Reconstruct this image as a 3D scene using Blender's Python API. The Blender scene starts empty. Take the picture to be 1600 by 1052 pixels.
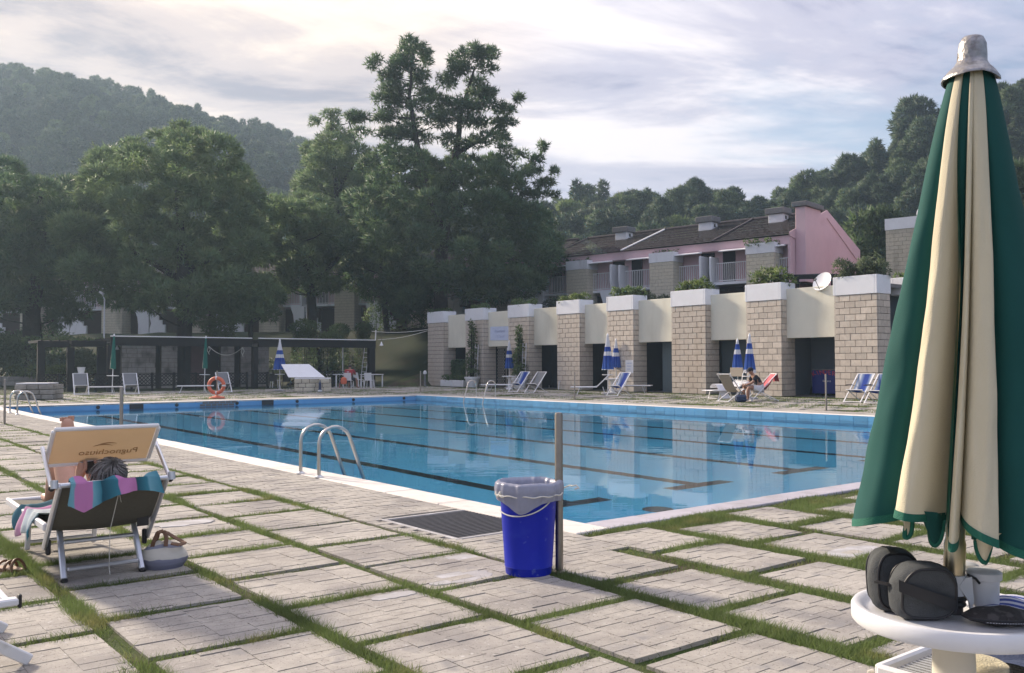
import bpy, bmesh, math, random
import numpy as np
from mathutils import Vector, Matrix, Euler, noise as mnoise

random.seed(7); rng = np.random.default_rng(7)
SC = bpy.context.scene
COL = SC.collection
R = math.radians

# ------------------------------------------------------------------ camera
F, CH, PITCH, ROLL = 1420.0, 1.35, math.atan((569.1-526)/1420), math.atan(-.0032)
cam = bpy.data.objects.new('camera', bpy.data.cameras.new('camera')); COL.objects.link(cam)
cam.data.sensor_width = 36; cam.data.lens = 36*F/1600
cam.data.clip_start = .05; cam.data.clip_end = 4000
cam.matrix_world = Matrix.Translation((0, 0, CH)) @ Matrix.Rotation(R(90)+PITCH, 4, 'X') @ Matrix.Rotation(ROLL, 4, 'Z')
SC.camera = cam

# ------------------------------------------------------------------ light
SUN_EL, SUN_AZ = R(27), R(-50)          # azimuth from +Y, negative = towards -X
SUNDIR = Vector((math.sin(SUN_AZ)*math.cos(SUN_EL), math.cos(SUN_AZ)*math.cos(SUN_EL), math.sin(SUN_EL)))
sun = bpy.data.objects.new('sun', bpy.data.lights.new('sun', 'SUN')); COL.objects.link(sun)
sun.data.energy = 2.7; sun.data.angle = R(6); sun.data.color = (1.0, .86, .70)
sun.rotation_euler = SUNDIR.to_track_quat('Z', 'Y').to_euler()

wd = bpy.data.worlds.new('World'); SC.world = wd; wd.use_nodes = True
nt = wd.node_tree; nt.nodes.clear()
def wn(t, **k):
    n = nt.nodes.new(t)
    for a, b in k.items(): setattr(n, a, b)
    return n
L = nt.links.new
def wmath(op, a, b=None, clamp=False):
    n = wn('ShaderNodeMath', operation=op, use_clamp=clamp)
    for i, v in enumerate((a, b)):
        if v is None: continue
        if isinstance(v, (int, float)): n.inputs[i].default_value = v
        else: L(v, n.inputs[i])
    return n.outputs[0]
sky = wn('ShaderNodeTexSky'); sky.sky_type = 'NISHITA'; sky.sun_disc = False
sky.sun_elevation = SUN_EL; sky.sun_rotation = SUN_AZ; sky.air_density = 1.0; sky.dust_density = 1.5
bg1 = wn('ShaderNodeBackground'); L(sky.outputs[0], bg1.inputs[0]); bg1.inputs[1].default_value = .055
tc = wn('ShaderNodeTexCoord'); sx = wn('ShaderNodeSeparateXYZ'); L(tc.outputs['Generated'], sx.inputs[0])
zz = wmath('ADD', wmath('MAXIMUM', sx.outputs[2], 0.0), .16)
cx = wn('ShaderNodeCombineXYZ'); L(wmath('DIVIDE', sx.outputs[0], zz), cx.inputs[0]); L(wmath('DIVIDE', sx.outputs[1], zz), cx.inputs[1])
mp = wn('ShaderNodeMapping'); L(cx.outputs[0], mp.inputs[0]); mp.inputs['Rotation'].default_value = (0, 0, R(-28)); mp.inputs['Scale'].default_value = (.62, 1.25, 1)
mp.inputs['Location'].default_value = (3.1, 1.3, 0)
def wnoise(scale, det, rough, dist=0.0, off=0.0):
    n = wn('ShaderNodeTexNoise'); n.inputs['Scale'].default_value = scale; n.inputs['Detail'].default_value = det
    n.inputs['Roughness'].default_value = rough; n.inputs['Distortion'].default_value = dist
    v = wn('ShaderNodeVectorMath', operation='ADD'); L(mp.outputs[0], v.inputs[0]); v.inputs[1].default_value = (off, off*.7, off*.3)
    L(v.outputs[0], n.inputs['Vector']); return n.outputs[0]
def wramp(fac, stops):
    n = wn('ShaderNodeValToRGB'); L(fac, n.inputs[0]); e = n.color_ramp.elements
    while len(e) < len(stops): e.new(.5)
    for el, (p, c) in zip(e, stops): el.position = p; el.color = (*c, 1) if len(c) == 3 else c
    n.color_ramp.interpolation = 'EASE'
    return n.outputs[0]
n_big = wnoise(1.1, 6, .58, .45); n_fine = wnoise(2.6, 8, .62, .35, 4.2); n_sh = wnoise(1.5, 8, .60, .6, 9.3)
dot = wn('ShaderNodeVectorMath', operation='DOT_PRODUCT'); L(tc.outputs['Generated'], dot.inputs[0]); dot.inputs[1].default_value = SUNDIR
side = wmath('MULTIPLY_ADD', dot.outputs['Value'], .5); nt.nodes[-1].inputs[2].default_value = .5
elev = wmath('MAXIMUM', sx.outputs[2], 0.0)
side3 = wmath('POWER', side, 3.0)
cover = wmath('ADD', wmath('ADD', wmath('MULTIPLY', n_big, .70), wmath('MULTIPLY', n_fine, .46)), wmath('MULTIPLY', side3, .34))
horiz = wmath('SUBTRACT', 1.0, wmath('MULTIPLY', elev, 3.4, clamp=True), clamp=True)
cover = wmath('ADD', wmath('ADD', cover, wmath('MULTIPLY', horiz, .20)), wmath('MULTIPLY', elev, .10))
mask = wramp(cover, [(.54, (.12, .12, .12)), (.78, (1, 1, 1))])
shade = wramp(wmath('ADD', wmath('MULTIPLY', n_sh, .75), wmath('MULTIPLY', n_fine, .25)), [(.40, (.25, .265, .39)), (.50, (.53, .52, .61)), (.61, (.92, .87, .86))])
warm = wn('ShaderNodeMix'); warm.data_type = 'RGBA'; warm.blend_type = 'MULTIPLY'; warm.inputs[0].default_value = 1.0
L(shade, warm.inputs[6])
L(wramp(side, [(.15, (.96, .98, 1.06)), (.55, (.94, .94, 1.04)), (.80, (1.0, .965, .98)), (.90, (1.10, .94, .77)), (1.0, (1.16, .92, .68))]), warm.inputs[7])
over = wn('ShaderNodeMix'); over.data_type = 'RGBA'; over.blend_type = 'MULTIPLY'; over.inputs[0].default_value = 1.0; L(warm.outputs[2], over.inputs[6]); L(wramp(elev, [(.15, (1, 1, 1)), (1.0, (1.9, 1.9, 1.9))]), over.inputs[7]); warm = over  # clouds brightened towards the zenith, added to lift the light on the scene
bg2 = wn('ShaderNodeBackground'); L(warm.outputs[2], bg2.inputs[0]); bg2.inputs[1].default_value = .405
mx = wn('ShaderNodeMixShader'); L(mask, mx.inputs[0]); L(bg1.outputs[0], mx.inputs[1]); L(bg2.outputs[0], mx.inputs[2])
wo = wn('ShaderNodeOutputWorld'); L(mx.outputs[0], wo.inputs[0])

vs = SC.view_settings; SC.display_settings.display_device = 'sRGB'
vs.view_transform = 'Standard'; vs.look = 'None'; vs.exposure = 1.52; vs.gamma = 1.0; vs.use_curve_mapping = False
SC.render.engine = 'CYCLES'
cy = SC.cycles
cy.use_denoising = True; cy.max_bounces = 8; cy.diffuse_bounces = 3; cy.glossy_bounces = 3; cy.transmission_bounces = 5
cy.transparent_max_bounces = 8; cy.volume_bounces = 1; cy.caustics_reflective = False; cy.caustics_refractive = True
cy.sample_clamp_indirect = 3.0; cy.blur_glossy = .5

# ------------------------------------------------------------------ frames of reference
def ray(px, py):
    x, y = (px-800)/F, -(py-526)/F
    c, s = math.cos(ROLL), math.sin(ROLL)
    xr, yr = c*x-s*y, s*x+c*y
    cp, sp = math.cos(PITCH), math.sin(PITCH)
    return Vector((xr, cp-sp*yr, sp+cp*yr))
def G(px, py, z=0.0):                       # ground point (metres)
    d = ray(px, py); t = (z-CH)/d.z
    return Vector((d.x*t, d.y*t, z))
def D(px, py, dep):                         # point at a distance ahead
    d = ray(px, py); t = dep/d.y
    return Vector((d.x*t, dep, CH+d.z*t))
ANG = R(38.178)
E2 = Vector((math.cos(ANG), math.sin(ANG), 0)); E1 = Vector((-E2.y, E2.x, 0))
A0 = Vector((0.6091, 7.708, 0))
def W(u, v, z=0.0): return A0 + E2*u + E1*v + Vector((0, 0, z))
def UV(p): q = Vector((p.x, p.y, 0))-A0; return q.dot(E2), q.dot(E1)
PW, PL = 16.05, 28.2                        # pool width and length
H0 = Vector((16.5, 54, 0)); HD = Vector((-.751, .660, 0)); HN = Vector((.660, .751, 0))   # house row
def HW(s, t, z=0.0): return H0 + HD*s + HN*t + Vector((0, 0, z))
HANG = math.atan2(HD.y, HD.x)

def smooth(a, b, x):
    if a == b: return 1.0 if x > a else 0.0
    t = min(1, max(0, (x-a)/(b-a))); return t*t*(3-2*t)
def lerp(a, b, t): return a+(b-a)*t
def interp(x, tab):
    if x <= tab[0][0]: return tab[0][1]
    for (x0, y0), (x1, y1) in zip(tab, tab[1:]):
        if x <= x1: return y0+(y1-y0)*(x-x0)/(x1-x0)
    return tab[-1][1]

# ------------------------------------------------------------------ mesh builder
class MB:
    def __init__(s): s.v = []; s.f = []; s.m = []; s.cur = 0; s.M = None
    def add(s, vs, fs):
        o = len(s.v)
        if s.M is not None: vs = [s.M @ Vector(p) for p in vs]
        s.v.extend([tuple(p) for p in vs]); s.f.extend([tuple(i+o for i in f) for f in fs]); s.m.extend([s.cur]*len(fs)); return s
    def box(s, c, d, rz=0.0, b=0.0, rot=None):
        hx, hy, hz = d[0]/2, d[1]/2, d[2]/2
        mt = rot if rot is not None else Matrix.Rotation(rz, 3, 'Z')
        if b <= 0:
            P = [(x, y, z) for z in (-hz, hz) for y in (-hy, hy) for x in (-hx, hx)]
            Fc = [(0, 2, 3, 1), (4, 5, 7, 6), (0, 1, 5, 4), (2, 6, 7, 3), (0, 4, 6, 2), (1, 3, 7, 5)]
        else:
            b = min(b, hx*.9, hy*.9, hz*.9); P = []; idx = {}
            for sx_ in (-1, 1):
                for sy_ in (-1, 1):
                    for sz_ in (-1, 1):
                        for ax in range(3):
                            q = [sx_*hx, sy_*hy, sz_*hz]
                            for a2 in range(3):
                                if a2 != ax: q[a2] -= (sx_, sy_, sz_)[a2]*b
                            idx[(sx_, sy_, sz_, ax)] = len(P); P.append(q)
            Fc = []
            for ax in range(3):
                o1, o2 = [(1, 2), (2, 0), (0, 1)][ax]
                for sg in (-1, 1):
                    q = []
                    for a, c2 in ((-1, -1), (1, -1), (1, 1), (-1, 1)):
                        k = [0, 0, 0]; k[ax] = sg; k[o1] = a; k[o2] = c2; q.append(idx[(*k, ax)])
                    Fc.append(tuple(q) if sg > 0 else tuple(q[::-1]))
            for ax in range(3):
                o1, o2 = [(1, 2), (2, 0), (0, 1)][ax]
                for a in (-1, 1):
                    for c2 in (-1, 1):
                        def K(sg, fa):
                            k = [0, 0, 0]; k[ax] = sg; k[o1] = a; k[o2] = c2; return idx[(*k, fa)]
                        q = (K(-1, o1), K(1, o1), K(1, o2), K(-1, o2))
                        Fc.append(q if a*c2 > 0 else q[::-1])
            for sx_ in (-1, 1):
                for sy_ in (-1, 1):
                    for sz_ in (-1, 1):
                        q = tuple(idx[(sx_, sy_, sz_, ax)] for ax in range(3))
                        Fc.append(q if sx_*sy_*sz_ > 0 else q[::-1])
        cc = Vector(c)
        return s.add([mt @ Vector(p) + cc for p in P], Fc)
    def bar(s, p0, p1, w, h, up=(0, 0, 1), b=0.0):
        p0, p1 = Vector(p0), Vector(p1); d = p1-p0; l = d.length
        if l < 1e-6: return s
        z = d/l; u = Vector(up)
        if abs(z.dot(u)) > .98: u = Vector((1, 0, 0))
        x = u.cross(z).normalized(); y = z.cross(x)
        return s.box((p0+p1)/2, (w, h, l), b=b, rot=Matrix((x, y, z)).transposed())
    def tube(s, pts, r, n=8, cap=True, closed=False):
        pts = [Vector(p) for p in pts]; m = len(pts)
        rs = r if isinstance(r, (list, tuple)) else [r]*m
        V = []; Fc = []; px = None
        for i, p in enumerate(pts):
            if closed: t = pts[(i+1) % m]-pts[i-1]
            else: t = pts[min(i+1, m-1)]-pts[max(i-1, 0)]
            t.normalize()
            if px is None:
                a = Vector((0, 0, 1)) if abs(t.z) < .9 else Vector((1, 0, 0)); x = a.cross(t).normalized()
            else:
                x = px-t*px.dot(t); x = x.normalized() if x.length > 1e-6 else Vector((1, 0, 0)).cross(t).normalized()
            px = x; y = t.cross(x)
            for k in range(n):
                a = 2*math.pi*k/n; V.append(p+(x*math.cos(a)+y*math.sin(a))*rs[i])
        for i in range(m if closed else m-1):
            j = (i+1) % m
            for k in range(n):
                k2 = (k+1) % n; Fc.append((i*n+k, i*n+k2, j*n+k2, j*n+k))
        if cap and not closed: Fc.append(tuple(range(n))[::-1]); Fc.append(tuple((m-1)*n+k for k in range(n)))
        return s.add(V, Fc)
    def lathe(s, prof, n=16, c=(0, 0, 0), cap0=True, cap1=True, a0=0.0):
        c = Vector(c); V = []; Fc = []; m = len(prof)
        for (r, z) in prof:
            for k in range(n):
                a = a0+2*math.pi*k/n; V.append(c+Vector((r*math.cos(a), r*math.sin(a), z)))
        for i in range(m-1):
            for k in range(n):
                k2 = (k+1) % n; Fc.append((i*n+k, i*n+k2, (i+1)*n+k2, (i+1)*n+k))
        if cap0 and prof[0][0] > 1e-4: Fc.append(tuple(range(n))[::-1])
        if cap1 and prof[-1][0] > 1e-4: Fc.append(tuple((m-1)*n+k for k in range(n)))
        return s.add(V, Fc)
    def prism(s, poly, z0, z1):
        n = len(poly); V = [(x, y, z0) for x, y in poly]+[(x, y, z1) for x, y in poly]
        Fc = [tuple(range(n))[::-1], tuple(range(n, 2*n))]+[(i, (i+1) % n, n+(i+1) % n, n+i) for i in range(n)]
        return s.add(V, Fc)
    def extr(s, poly, off):                  # polygon of 3-D points extruded by a vector
        n = len(poly); off = Vector(off); V = [Vector(p) for p in poly]; V = V+[p+off for p in V]
        return s.add(V, [tuple(range(n))[::-1], tuple(range(n, 2*n))]+[(i, (i+1) % n, n+(i+1) % n, n+i) for i in range(n)])
    def quad(s, a, b, c, d): return s.add([a, b, c, d], [(0, 1, 2, 3)])
    def grid(s, fn, nu, nv, closed=False):
        V = [fn(i/nu, j/nv) for j in range(nv+1) for i in range(nu+1)]
        Fc = [(j*(nu+1)+i, j*(nu+1)+i+1, (j+1)*(nu+1)+i+1, (j+1)*(nu+1)+i) for j in range(nv) for i in range(nu)]
        return s.add(V, Fc)
    def sphere(s, c, rad, nu=12, nv=8):
        r3 = rad if isinstance(rad, (tuple, list)) else (rad,)*3
        V = [Vector(c)+Vector((0, 0, -r3[2]))]
        for j in range(1, nv):
            t = math.pi*j/nv
            for i in range(nu):
                a = 2*math.pi*i/nu; V.append(Vector(c)+Vector((r3[0]*math.sin(t)*math.cos(a), r3[1]*math.sin(t)*math.sin(a), -r3[2]*math.cos(t))))
        V.append(Vector(c)+Vector((0, 0, r3[2]))); Fc = []
        for i in range(nu):
            Fc.append((0, 1+(i+1) % nu, 1+i)); k = 1+(nv-2)*nu; Fc.append((len(V)-1, k+i, k+(i+1) % nu))
        for j in range(nv-2):
            for i in range(nu):
                a = 1+j*nu; Fc.append((a+i, a+(i+1) % nu, a+nu+(i+1) % nu, a+nu+i))
        return s.add(V, Fc)
    def mesh(s, name, mats, sm=False):
        me = bpy.data.meshes.new(name); me.from_pydata(s.v, [], s.f)
        for m_ in (mats if isinstance(mats, (list, tuple)) else [mats]): me.materials.append(m_)
        if any(s.m): me.polygons.foreach_set('material_index', s.m)
        if sm: me.polygons.foreach_set('use_smooth', [True]*len(s.f)); me.set_sharp_from_angle(angle=R(40))
        me.update(); return me
    def build(s, name, mats, parent=None, sm=False): return link(name, s.mesh(name, mats, sm), parent)
def link(name, data, parent=None):
    o = bpy.data.objects.new(name, data); COL.objects.link(o)
    if parent is not None: o.parent = parent
    return o
def tag(o, label=None, cat=None, group=None, kind=None):
    if label: o['label'] = label
    if cat: o['category'] = cat
    if group: o['group'] = group
    if kind: o['kind'] = kind
    return o
def thing(name, label, cat, loc=(0, 0, 0), rz=0.0, group=None):
    o = link(name, None); o.location = loc; o.rotation_euler = (0, 0, rz); o.empty_display_size = .2
    return tag(o, label, cat, group)
KIDS = {}
def copy_tree(o, parent=None):
    c = o.copy(); COL.objects.link(c)
    if parent is not None: c.parent = parent
    for ch in [x for x in o.children]: copy_tree(ch, c)
    return c
def clone(o, loc, rz, label=None, group=None, sc=None):
    c = copy_tree(o); c.location = loc; c.rotation_euler = (0, 0, rz)
    if sc: c.scale = (sc,)*3
    if label: c['label'] = label
    if group: c['group'] = group
    return c
def set_normals(me, Nn):
    me.polygons.foreach_set('use_smooth', np.ones(len(me.polygons), bool)); me.normals_split_custom_set_from_vertices(Nn.astype(float).tolist())
def arr_mesh(name, V, T, mat, sm=False):     # numpy verts and triangles
    me = bpy.data.meshes.new(name); V = np.asarray(V, np.float32); T = np.asarray(T, np.int32)
    me.vertices.add(len(V)); me.vertices.foreach_set('co', V.ravel())
    me.loops.add(T.size); me.loops.foreach_set('vertex_index', T.ravel())
    me.polygons.add(len(T)); me.polygons.foreach_set('loop_start', np.arange(0, T.size, T.shape[1], dtype=np.int32))
    for m_ in (mat if isinstance(mat, (list, tuple)) else [mat]): me.materials.append(m_)
    if sm: me.polygons.foreach_set('use_smooth', np.ones(len(T), bool))
    me.update(calc_edges=True); return me

# ------------------------------------------------------------------ materials
def mat(name, col, rough=.6, metal=0.0, var=.12, scale=6.0, bump=0.0, bscale=60.0, spec=.5, transl=0.0, orand=0.0, stain=None, obj=False, speck=None):
    m = bpy.data.materials.new(name); m.use_nodes = True; t = m.node_tree; P = t.nodes['Principled BSDF']
    P.inputs['Roughness'].default_value = rough; P.inputs['Metallic'].default_value = metal; P.inputs['Specular IOR Level'].default_value = spec
    def N(ty): return t.nodes.new(ty)
    if obj: co = N('ShaderNodeTexCoord').outputs['Object']
    else: co = N('ShaderNodeNewGeometry').outputs['Position']
    n1 = N('ShaderNodeTexNoise'); n1.inputs['Scale'].default_value = scale; n1.inputs['Detail'].default_value = 6; n1.inputs['Roughness'].default_value = .65
    t.links.new(co, n1.inputs['Vector'])
    mr = N('ShaderNodeMapRange'); t.links.new(n1.outputs[0], mr.inputs[0]); mr.inputs[1].default_value = .25; mr.inputs[2].default_value = .75
    mr.inputs[3].default_value = 1-var; mr.inputs[4].default_value = 1+var
    val = mr.outputs[0]
    if orand:
        oi = N('ShaderNodeObjectInfo'); m2 = N('ShaderNodeMapRange'); t.links.new(oi.outputs['Random'], m2.inputs[0]); m2.inputs[3].default_value = 1-orand; m2.inputs[4].default_value = 1+orand
        mm = N('ShaderNodeMath'); mm.operation = 'MULTIPLY'; t.links.new(val, mm.inputs[0]); t.links.new(m2.outputs[0], mm.inputs[1]); val = mm.outputs[0]
    vm = N('ShaderNodeVectorMath'); vm.operation = 'SCALE'; vm.inputs[0].default_value = col[:3]; t.links.new(val, vm.inputs['Scale'])
    out = vm.outputs[0]
    if stain:                                # (colour, scale, low, high, stretch)
        n3 = N('ShaderNodeTexNoise'); n3.inputs['Scale'].default_value = stain[1]; n3.inputs['Detail'].default_value = 5
        if len(stain) > 4:
            mpn = N('ShaderNodeMapping'); t.links.new(co, mpn.inputs[0]); mpn.inputs['Scale'].default_value = stain[4]; t.links.new(mpn.outputs[0], n3.inputs['Vector'])
        else: t.links.new(co, n3.inputs['Vector'])
        m3 = N('ShaderNodeMapRange'); t.links.new(n3.outputs[0], m3.inputs[0]); m3.inputs[1].default_value = stain[2]; m3.inputs[2].default_value = stain[3]
        mx_ = N('ShaderNodeMix'); mx_.data_type = 'RGBA'; t.links.new(m3.outputs[0], mx_.inputs[0]); t.links.new(out, mx_.inputs[6]); mx_.inputs[7].default_value = (*stain[0], 1); out = mx_.outputs[2]
    if speck:
        for sc_, lo, hi, c_ in speck:
            n4 = N('ShaderNodeTexNoise'); n4.inputs['Scale'].default_value = sc_; n4.inputs['Detail'].default_value = 2; t.links.new(co, n4.inputs['Vector'])
            m4 = N('ShaderNodeMapRange'); t.links.new(n4.outputs[0], m4.inputs[0]); m4.inputs[1].default_value = lo; m4.inputs[2].default_value = hi
            x4 = N('ShaderNodeMix'); x4.data_type = 'RGBA'; t.links.new(m4.outputs[0], x4.inputs[0]); t.links.new(out, x4.inputs[6]); x4.inputs[7].default_value = (*c_, 1); out = x4.outputs[2]
    t.links.new(out, P.inputs['Base Color'])
    if bump:
        n2 = N('ShaderNodeTexNoise'); n2.inputs['Scale'].default_value = bscale; n2.inputs['Detail'].default_value = 4; t.links.new(co, n2.inputs['Vector'])
        bp = N('ShaderNodeBump'); bp.inputs['Strength'].default_value = bump; bp.inputs['Distance'].default_value = .02; t.links.new(n2.outputs[0], bp.inputs['Height']); t.links.new(bp.outputs[0], P.inputs['Normal'])
    if transl:
        tr = N('ShaderNodeBsdfTranslucent'); t.links.new(out, tr.inputs[0]); ms = N('ShaderNodeMixShader' if transl < 1 else 'ShaderNodeAddShader'); k_ = 1 if transl < 1 else 0
        if k_: ms.inputs[0].default_value = transl
        t.links.new(P.outputs[0], ms.inputs[k_]); t.links.new(tr.outputs[0], ms.inputs[k_+1]); t.links.new(ms.outputs[0], t.nodes['Material Output'].inputs[0])
    return m

M = {}
M['slab'] = mat('concrete_slab', (.405, .378, .336), .9, var=.22, scale=9, bump=.4, bscale=140, orand=.08, stain=((.23, .215, .205), 1.5, .44, .74), spec=.25, speck=[(75, .62, .72, (.13, .12, .11)), (28, .66, .74, (.50, .48, .46)), (4.5, .60, .72, (.27, .26, .25))])
M['mortar'] = mat('slab_mortar', (.20, .185, .165), .95, var=.2, scale=30, bump=.3, bscale=160, spec=.2)
M['cement'] = mat('cement_patch', (.38, .37, .37), .85, var=.16, scale=7, bump=.25, bscale=80, stain=((.52, .52, .54), 7, .52, .78), spec=.3)
M['coping'] = mat('coping_stone', (.66, .62, .57), .75, var=.10, scale=8, bump=.15, bscale=90, orand=.05, stain=((.42, .39, .35), 3.0, .56, .80))
M['coping_grey'] = mat('coping_grey', (.40, .38, .42), .75, var=.12, scale=8, bump=.2, bscale=90, orand=.05, stain=((.28, .27, .28), 3.0, .5, .8))
M['white_wall'] = mat('white_wall', (.77, .78, .81), .85, var=.05, scale=2, bump=.08, bscale=40, stain=((.42, .41, .40), .9, .60, .82, (1, 1, .25)))
M['cream'] = mat('cream_render', (.74, .71, .59), .85, var=.05, scale=1.2, bump=.06, bscale=50, stain=((.55, .52, .41), .7, .52, .8, (1, 1, .3)))
M['stone'] = mat('sandstone_block', (.58, .51, .43), .9, var=.15, scale=7, bump=.35, bscale=60, orand=.13, stain=((.42, .32, .22), .55, .60, .85, (1, 1, .35)), spec=.2)
M['stone_pale'] = mat('pale_stone_block', (.56, .51, .405), .9, var=.15, scale=7, bump=.3, bscale=60, orand=.12, stain=((.20, .18, .14), .6, .55, .8, (1, 1, .4)), spec=.2)
M['stone_dark'] = mat('weathered_stone', (.30, .28, .25), .9, var=.22, scale=6, bump=.4, bscale=50, orand=.15, stain=((.13, .12, .11), 1.5, .5, .7), spec=.2)
M['joint'] = mat('dark_mortar', (.13, .115, .10), .95, var=.15, scale=20, spec=.2)
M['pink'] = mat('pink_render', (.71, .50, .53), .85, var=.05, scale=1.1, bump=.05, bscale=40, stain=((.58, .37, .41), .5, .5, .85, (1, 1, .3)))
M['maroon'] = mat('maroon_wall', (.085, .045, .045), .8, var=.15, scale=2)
M['roof'] = mat('roof_tile', (.066, .058, .064), .85, var=.25, scale=5, bump=.2, bscale=30, orand=.2, spec=.3)
M['grey_cap'] = mat('grey_concrete', (.17, .17, .17), .9, var=.2, scale=6, bump=.2)
M['steel'] = mat('brushed_steel', (.52, .50, .47), .28, 1.0, var=.06, scale=12)
M['post_steel'] = mat('dull_steel', (.30, .27, .235), .42, 1.0, var=.12, scale=18)
M['alu'] = mat('aluminium', (.62, .64, .68), .38, .85, var=.06, scale=12, obj=True)
M['alu_white'] = mat('white_aluminium', (.72, .72, .73), .42, .0, var=.05, scale=9, obj=True, stain=((.5, .48, .44), 7, .6, .85))
M['plastic'] = mat('white_plastic', (.76, .765, .78), .4, var=.04, scale=6, obj=True, stain=((.60, .59, .56), 8, .58, .85))
M['plastic_cream'] = mat('cream_plastic', (.66, .62, .52), .45, var=.05, scale=6, obj=True)
M['black'] = mat('black_plastic', (.018, .018, .02), .5, var=.2, scale=8, obj=True)
M['black_wood'] = mat('black_stained_wood', (.009, .009, .010), .75, var=.25, scale=4, bump=.2, bscale=30, spec=.3)
M['white_edge'] = mat('white_edging', (.80, .80, .81), .6, var=.05, scale=3)
M['grey_sling'] = mat('grey_sling', (.21, .215, .225), .8, var=.08, scale=40, bump=.2, bscale=300, transl=.15, obj=True)
M['olive_sling'] = mat('olive_sling', (.12, .115, .09), .8, var=.10, scale=50, bump=.3, bscale=350, transl=.12, obj=True)
M['beige_sling'] = mat('beige_sling', (.40, .35, .28), .85, var=.08, scale=20, bump=.2, bscale=200, transl=.25, obj=True)
M['tan_fabric'] = mat('tan_fabric', (.60, .50, .37), .85, var=.04, scale=4, bump=.1, bscale=250, transl=.45, obj=True)
M['green_fab'] = mat('green_fabric', (.005, .085, .075), .85, var=.08, scale=3, bump=.12, bscale=400, transl=.22, obj=True)
M['green_hem'] = mat('green_hem', (.006, .115, .075), .8, var=.1, scale=30, bump=.25, bscale=250, obj=True)
M['cream_fab'] = mat('cream_fabric', (.74, .68, .50), .9, var=.06, scale=3, bump=.25, bscale=260, transl=.22, obj=True, stain=((.60, .54, .40), 5, .50, .85, (1, 1, .2)))
M['white_fab'] = mat('white_fabric', (.78, .78, .80), .85, var=.05, scale=8, transl=.2, obj=True)
M['red_towel'] = mat('red_towel', (.55, .12, .14), .95, var=.12, scale=12, bump=.3, bscale=200, obj=True)
M['bin_blue'] = mat('bin_blue', (.002, .014, .38), .42, var=.06, scale=5, spec=.3, obj=True, stain=((.012, .035, .40), 7, .56, .85), speck=[(18, .66, .72, (.06, .09, .42))])
M['bag_liner'] = mat('bin_liner', (.40, .42, .52), .30, var=.10, scale=9, transl=.35, obj=True)
M['rope'] = mat('white_rope', (.70, .68, .62), .8, var=.12, scale=60, bump=.4, bscale=200)
M['orange'] = mat('orange_ring', (.60, .13, .06), .55, var=.10, scale=8, obj=True)
M['charcoal'] = mat('charcoal_canvas', (.034, .038, .042), .85, var=.15, scale=40, bump=.3, bscale=300, obj=True)
M['charcoal2'] = mat('grey_canvas', (.058, .064, .068), .85, var=.15, scale=40, bump=.3, bscale=300, obj=True)
M['navy'] = mat('navy_cloth', (.035, .05, .10), .9, var=.15, scale=12, bump=.3, bscale=120, obj=True)
M['brown'] = mat('brown_leather', (.14, .065, .03), .55, var=.2, scale=20, bump=.2, bscale=120)
M['skin'] = mat('skin', (.50, .29, .21), .5, var=.08, scale=12, obj=True, spec=.4)
M['skin2'] = mat('tanned_skin', (.33, .18, .12), .5, var=.08, scale=12, obj=True, spec=.4)
M['hair_grey'] = mat('grey_hair', (.17, .16, .15), .6, var=.3, scale=30, bump=.5, bscale=120, obj=True)
M['hair_dark'] = mat('dark_hair', (.02, .015, .012), .5, var=.3, scale=40, obj=True)
M['bark'] = mat('pine_bark', (.042, .037, .035), .95, var=.4, scale=5, bump=.7, bscale=14, spec=.15)
M['soil'] = mat('soil', (.075, .06, .042), .95, var=.35, scale=6, bump=.4, bscale=60, stain=((.045, .075, .018), 1.3, .38, .62), spec=.15)
M['grass'] = mat('grass_blades', (.068, .094, .030), .7, var=.4, scale=1.7, transl=1.0, stain=((.16, .145, .06), 3.0, .55, .8), spec=.25)
M['lawn'] = mat('lawn', (.018, .029, .009), .9, var=.3, scale=1.6, bump=.5, bscale=25, stain=((.034, .034, .015), .6, .5, .75), spec=.15)
M['hillside'] = mat('hillside', (.022, .034, .016), .95, var=.4, scale=.12, bump=.5, bscale=1.0, spec=.1)
M['deck'] = mat('deck_far', (.24, .215, .18), .9, var=.2, scale=5, bump=.3, bscale=60, spec=.2)
def foliage(name, col, col2, tr=.35):
    return mat(name, col, .65, var=.5, scale=.5, transl=1.0, stain=(col2, 1.1, .46, .66), spec=.25, obj=True)
M['pine'] = foliage('pine_needles', (.088, .132, .060), (.112, .150, .062), .42)
M['pine_dark'] = foliage('dark_pine_needles', (.048, .084, .040), (.072, .110, .045), .40)
M['pine_light'] = foliage('pale_pine_needles', (.115, .160, .045), (.13, .165, .050), .42)
M['hill_dark'] = foliage('hill_needles_dark', (.026, .046, .024), (.040, .062, .028))
M['hill_mid'] = foliage('hill_needles', (.040, .066, .030), (.056, .082, .034))
M['hill_oak'] = foliage('hill_oak_leaves', (.036, .052, .032), (.052, .066, .038))
M['hill_light'] = foliage('hill_light_leaves', (.070, .105, .032), (.09, .12, .04))
M['bush'] = foliage('box_leaves', (.050, .082, .028), (.078, .110, .036), .25)
M['bush_light'] = foliage('spurge_leaves', (.075, .105, .028), (.045, .070, .022), .25)
M['oak'] = foliage('oak_leaves', (.058, .080, .045), (.085, .100, .055), .35)
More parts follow.
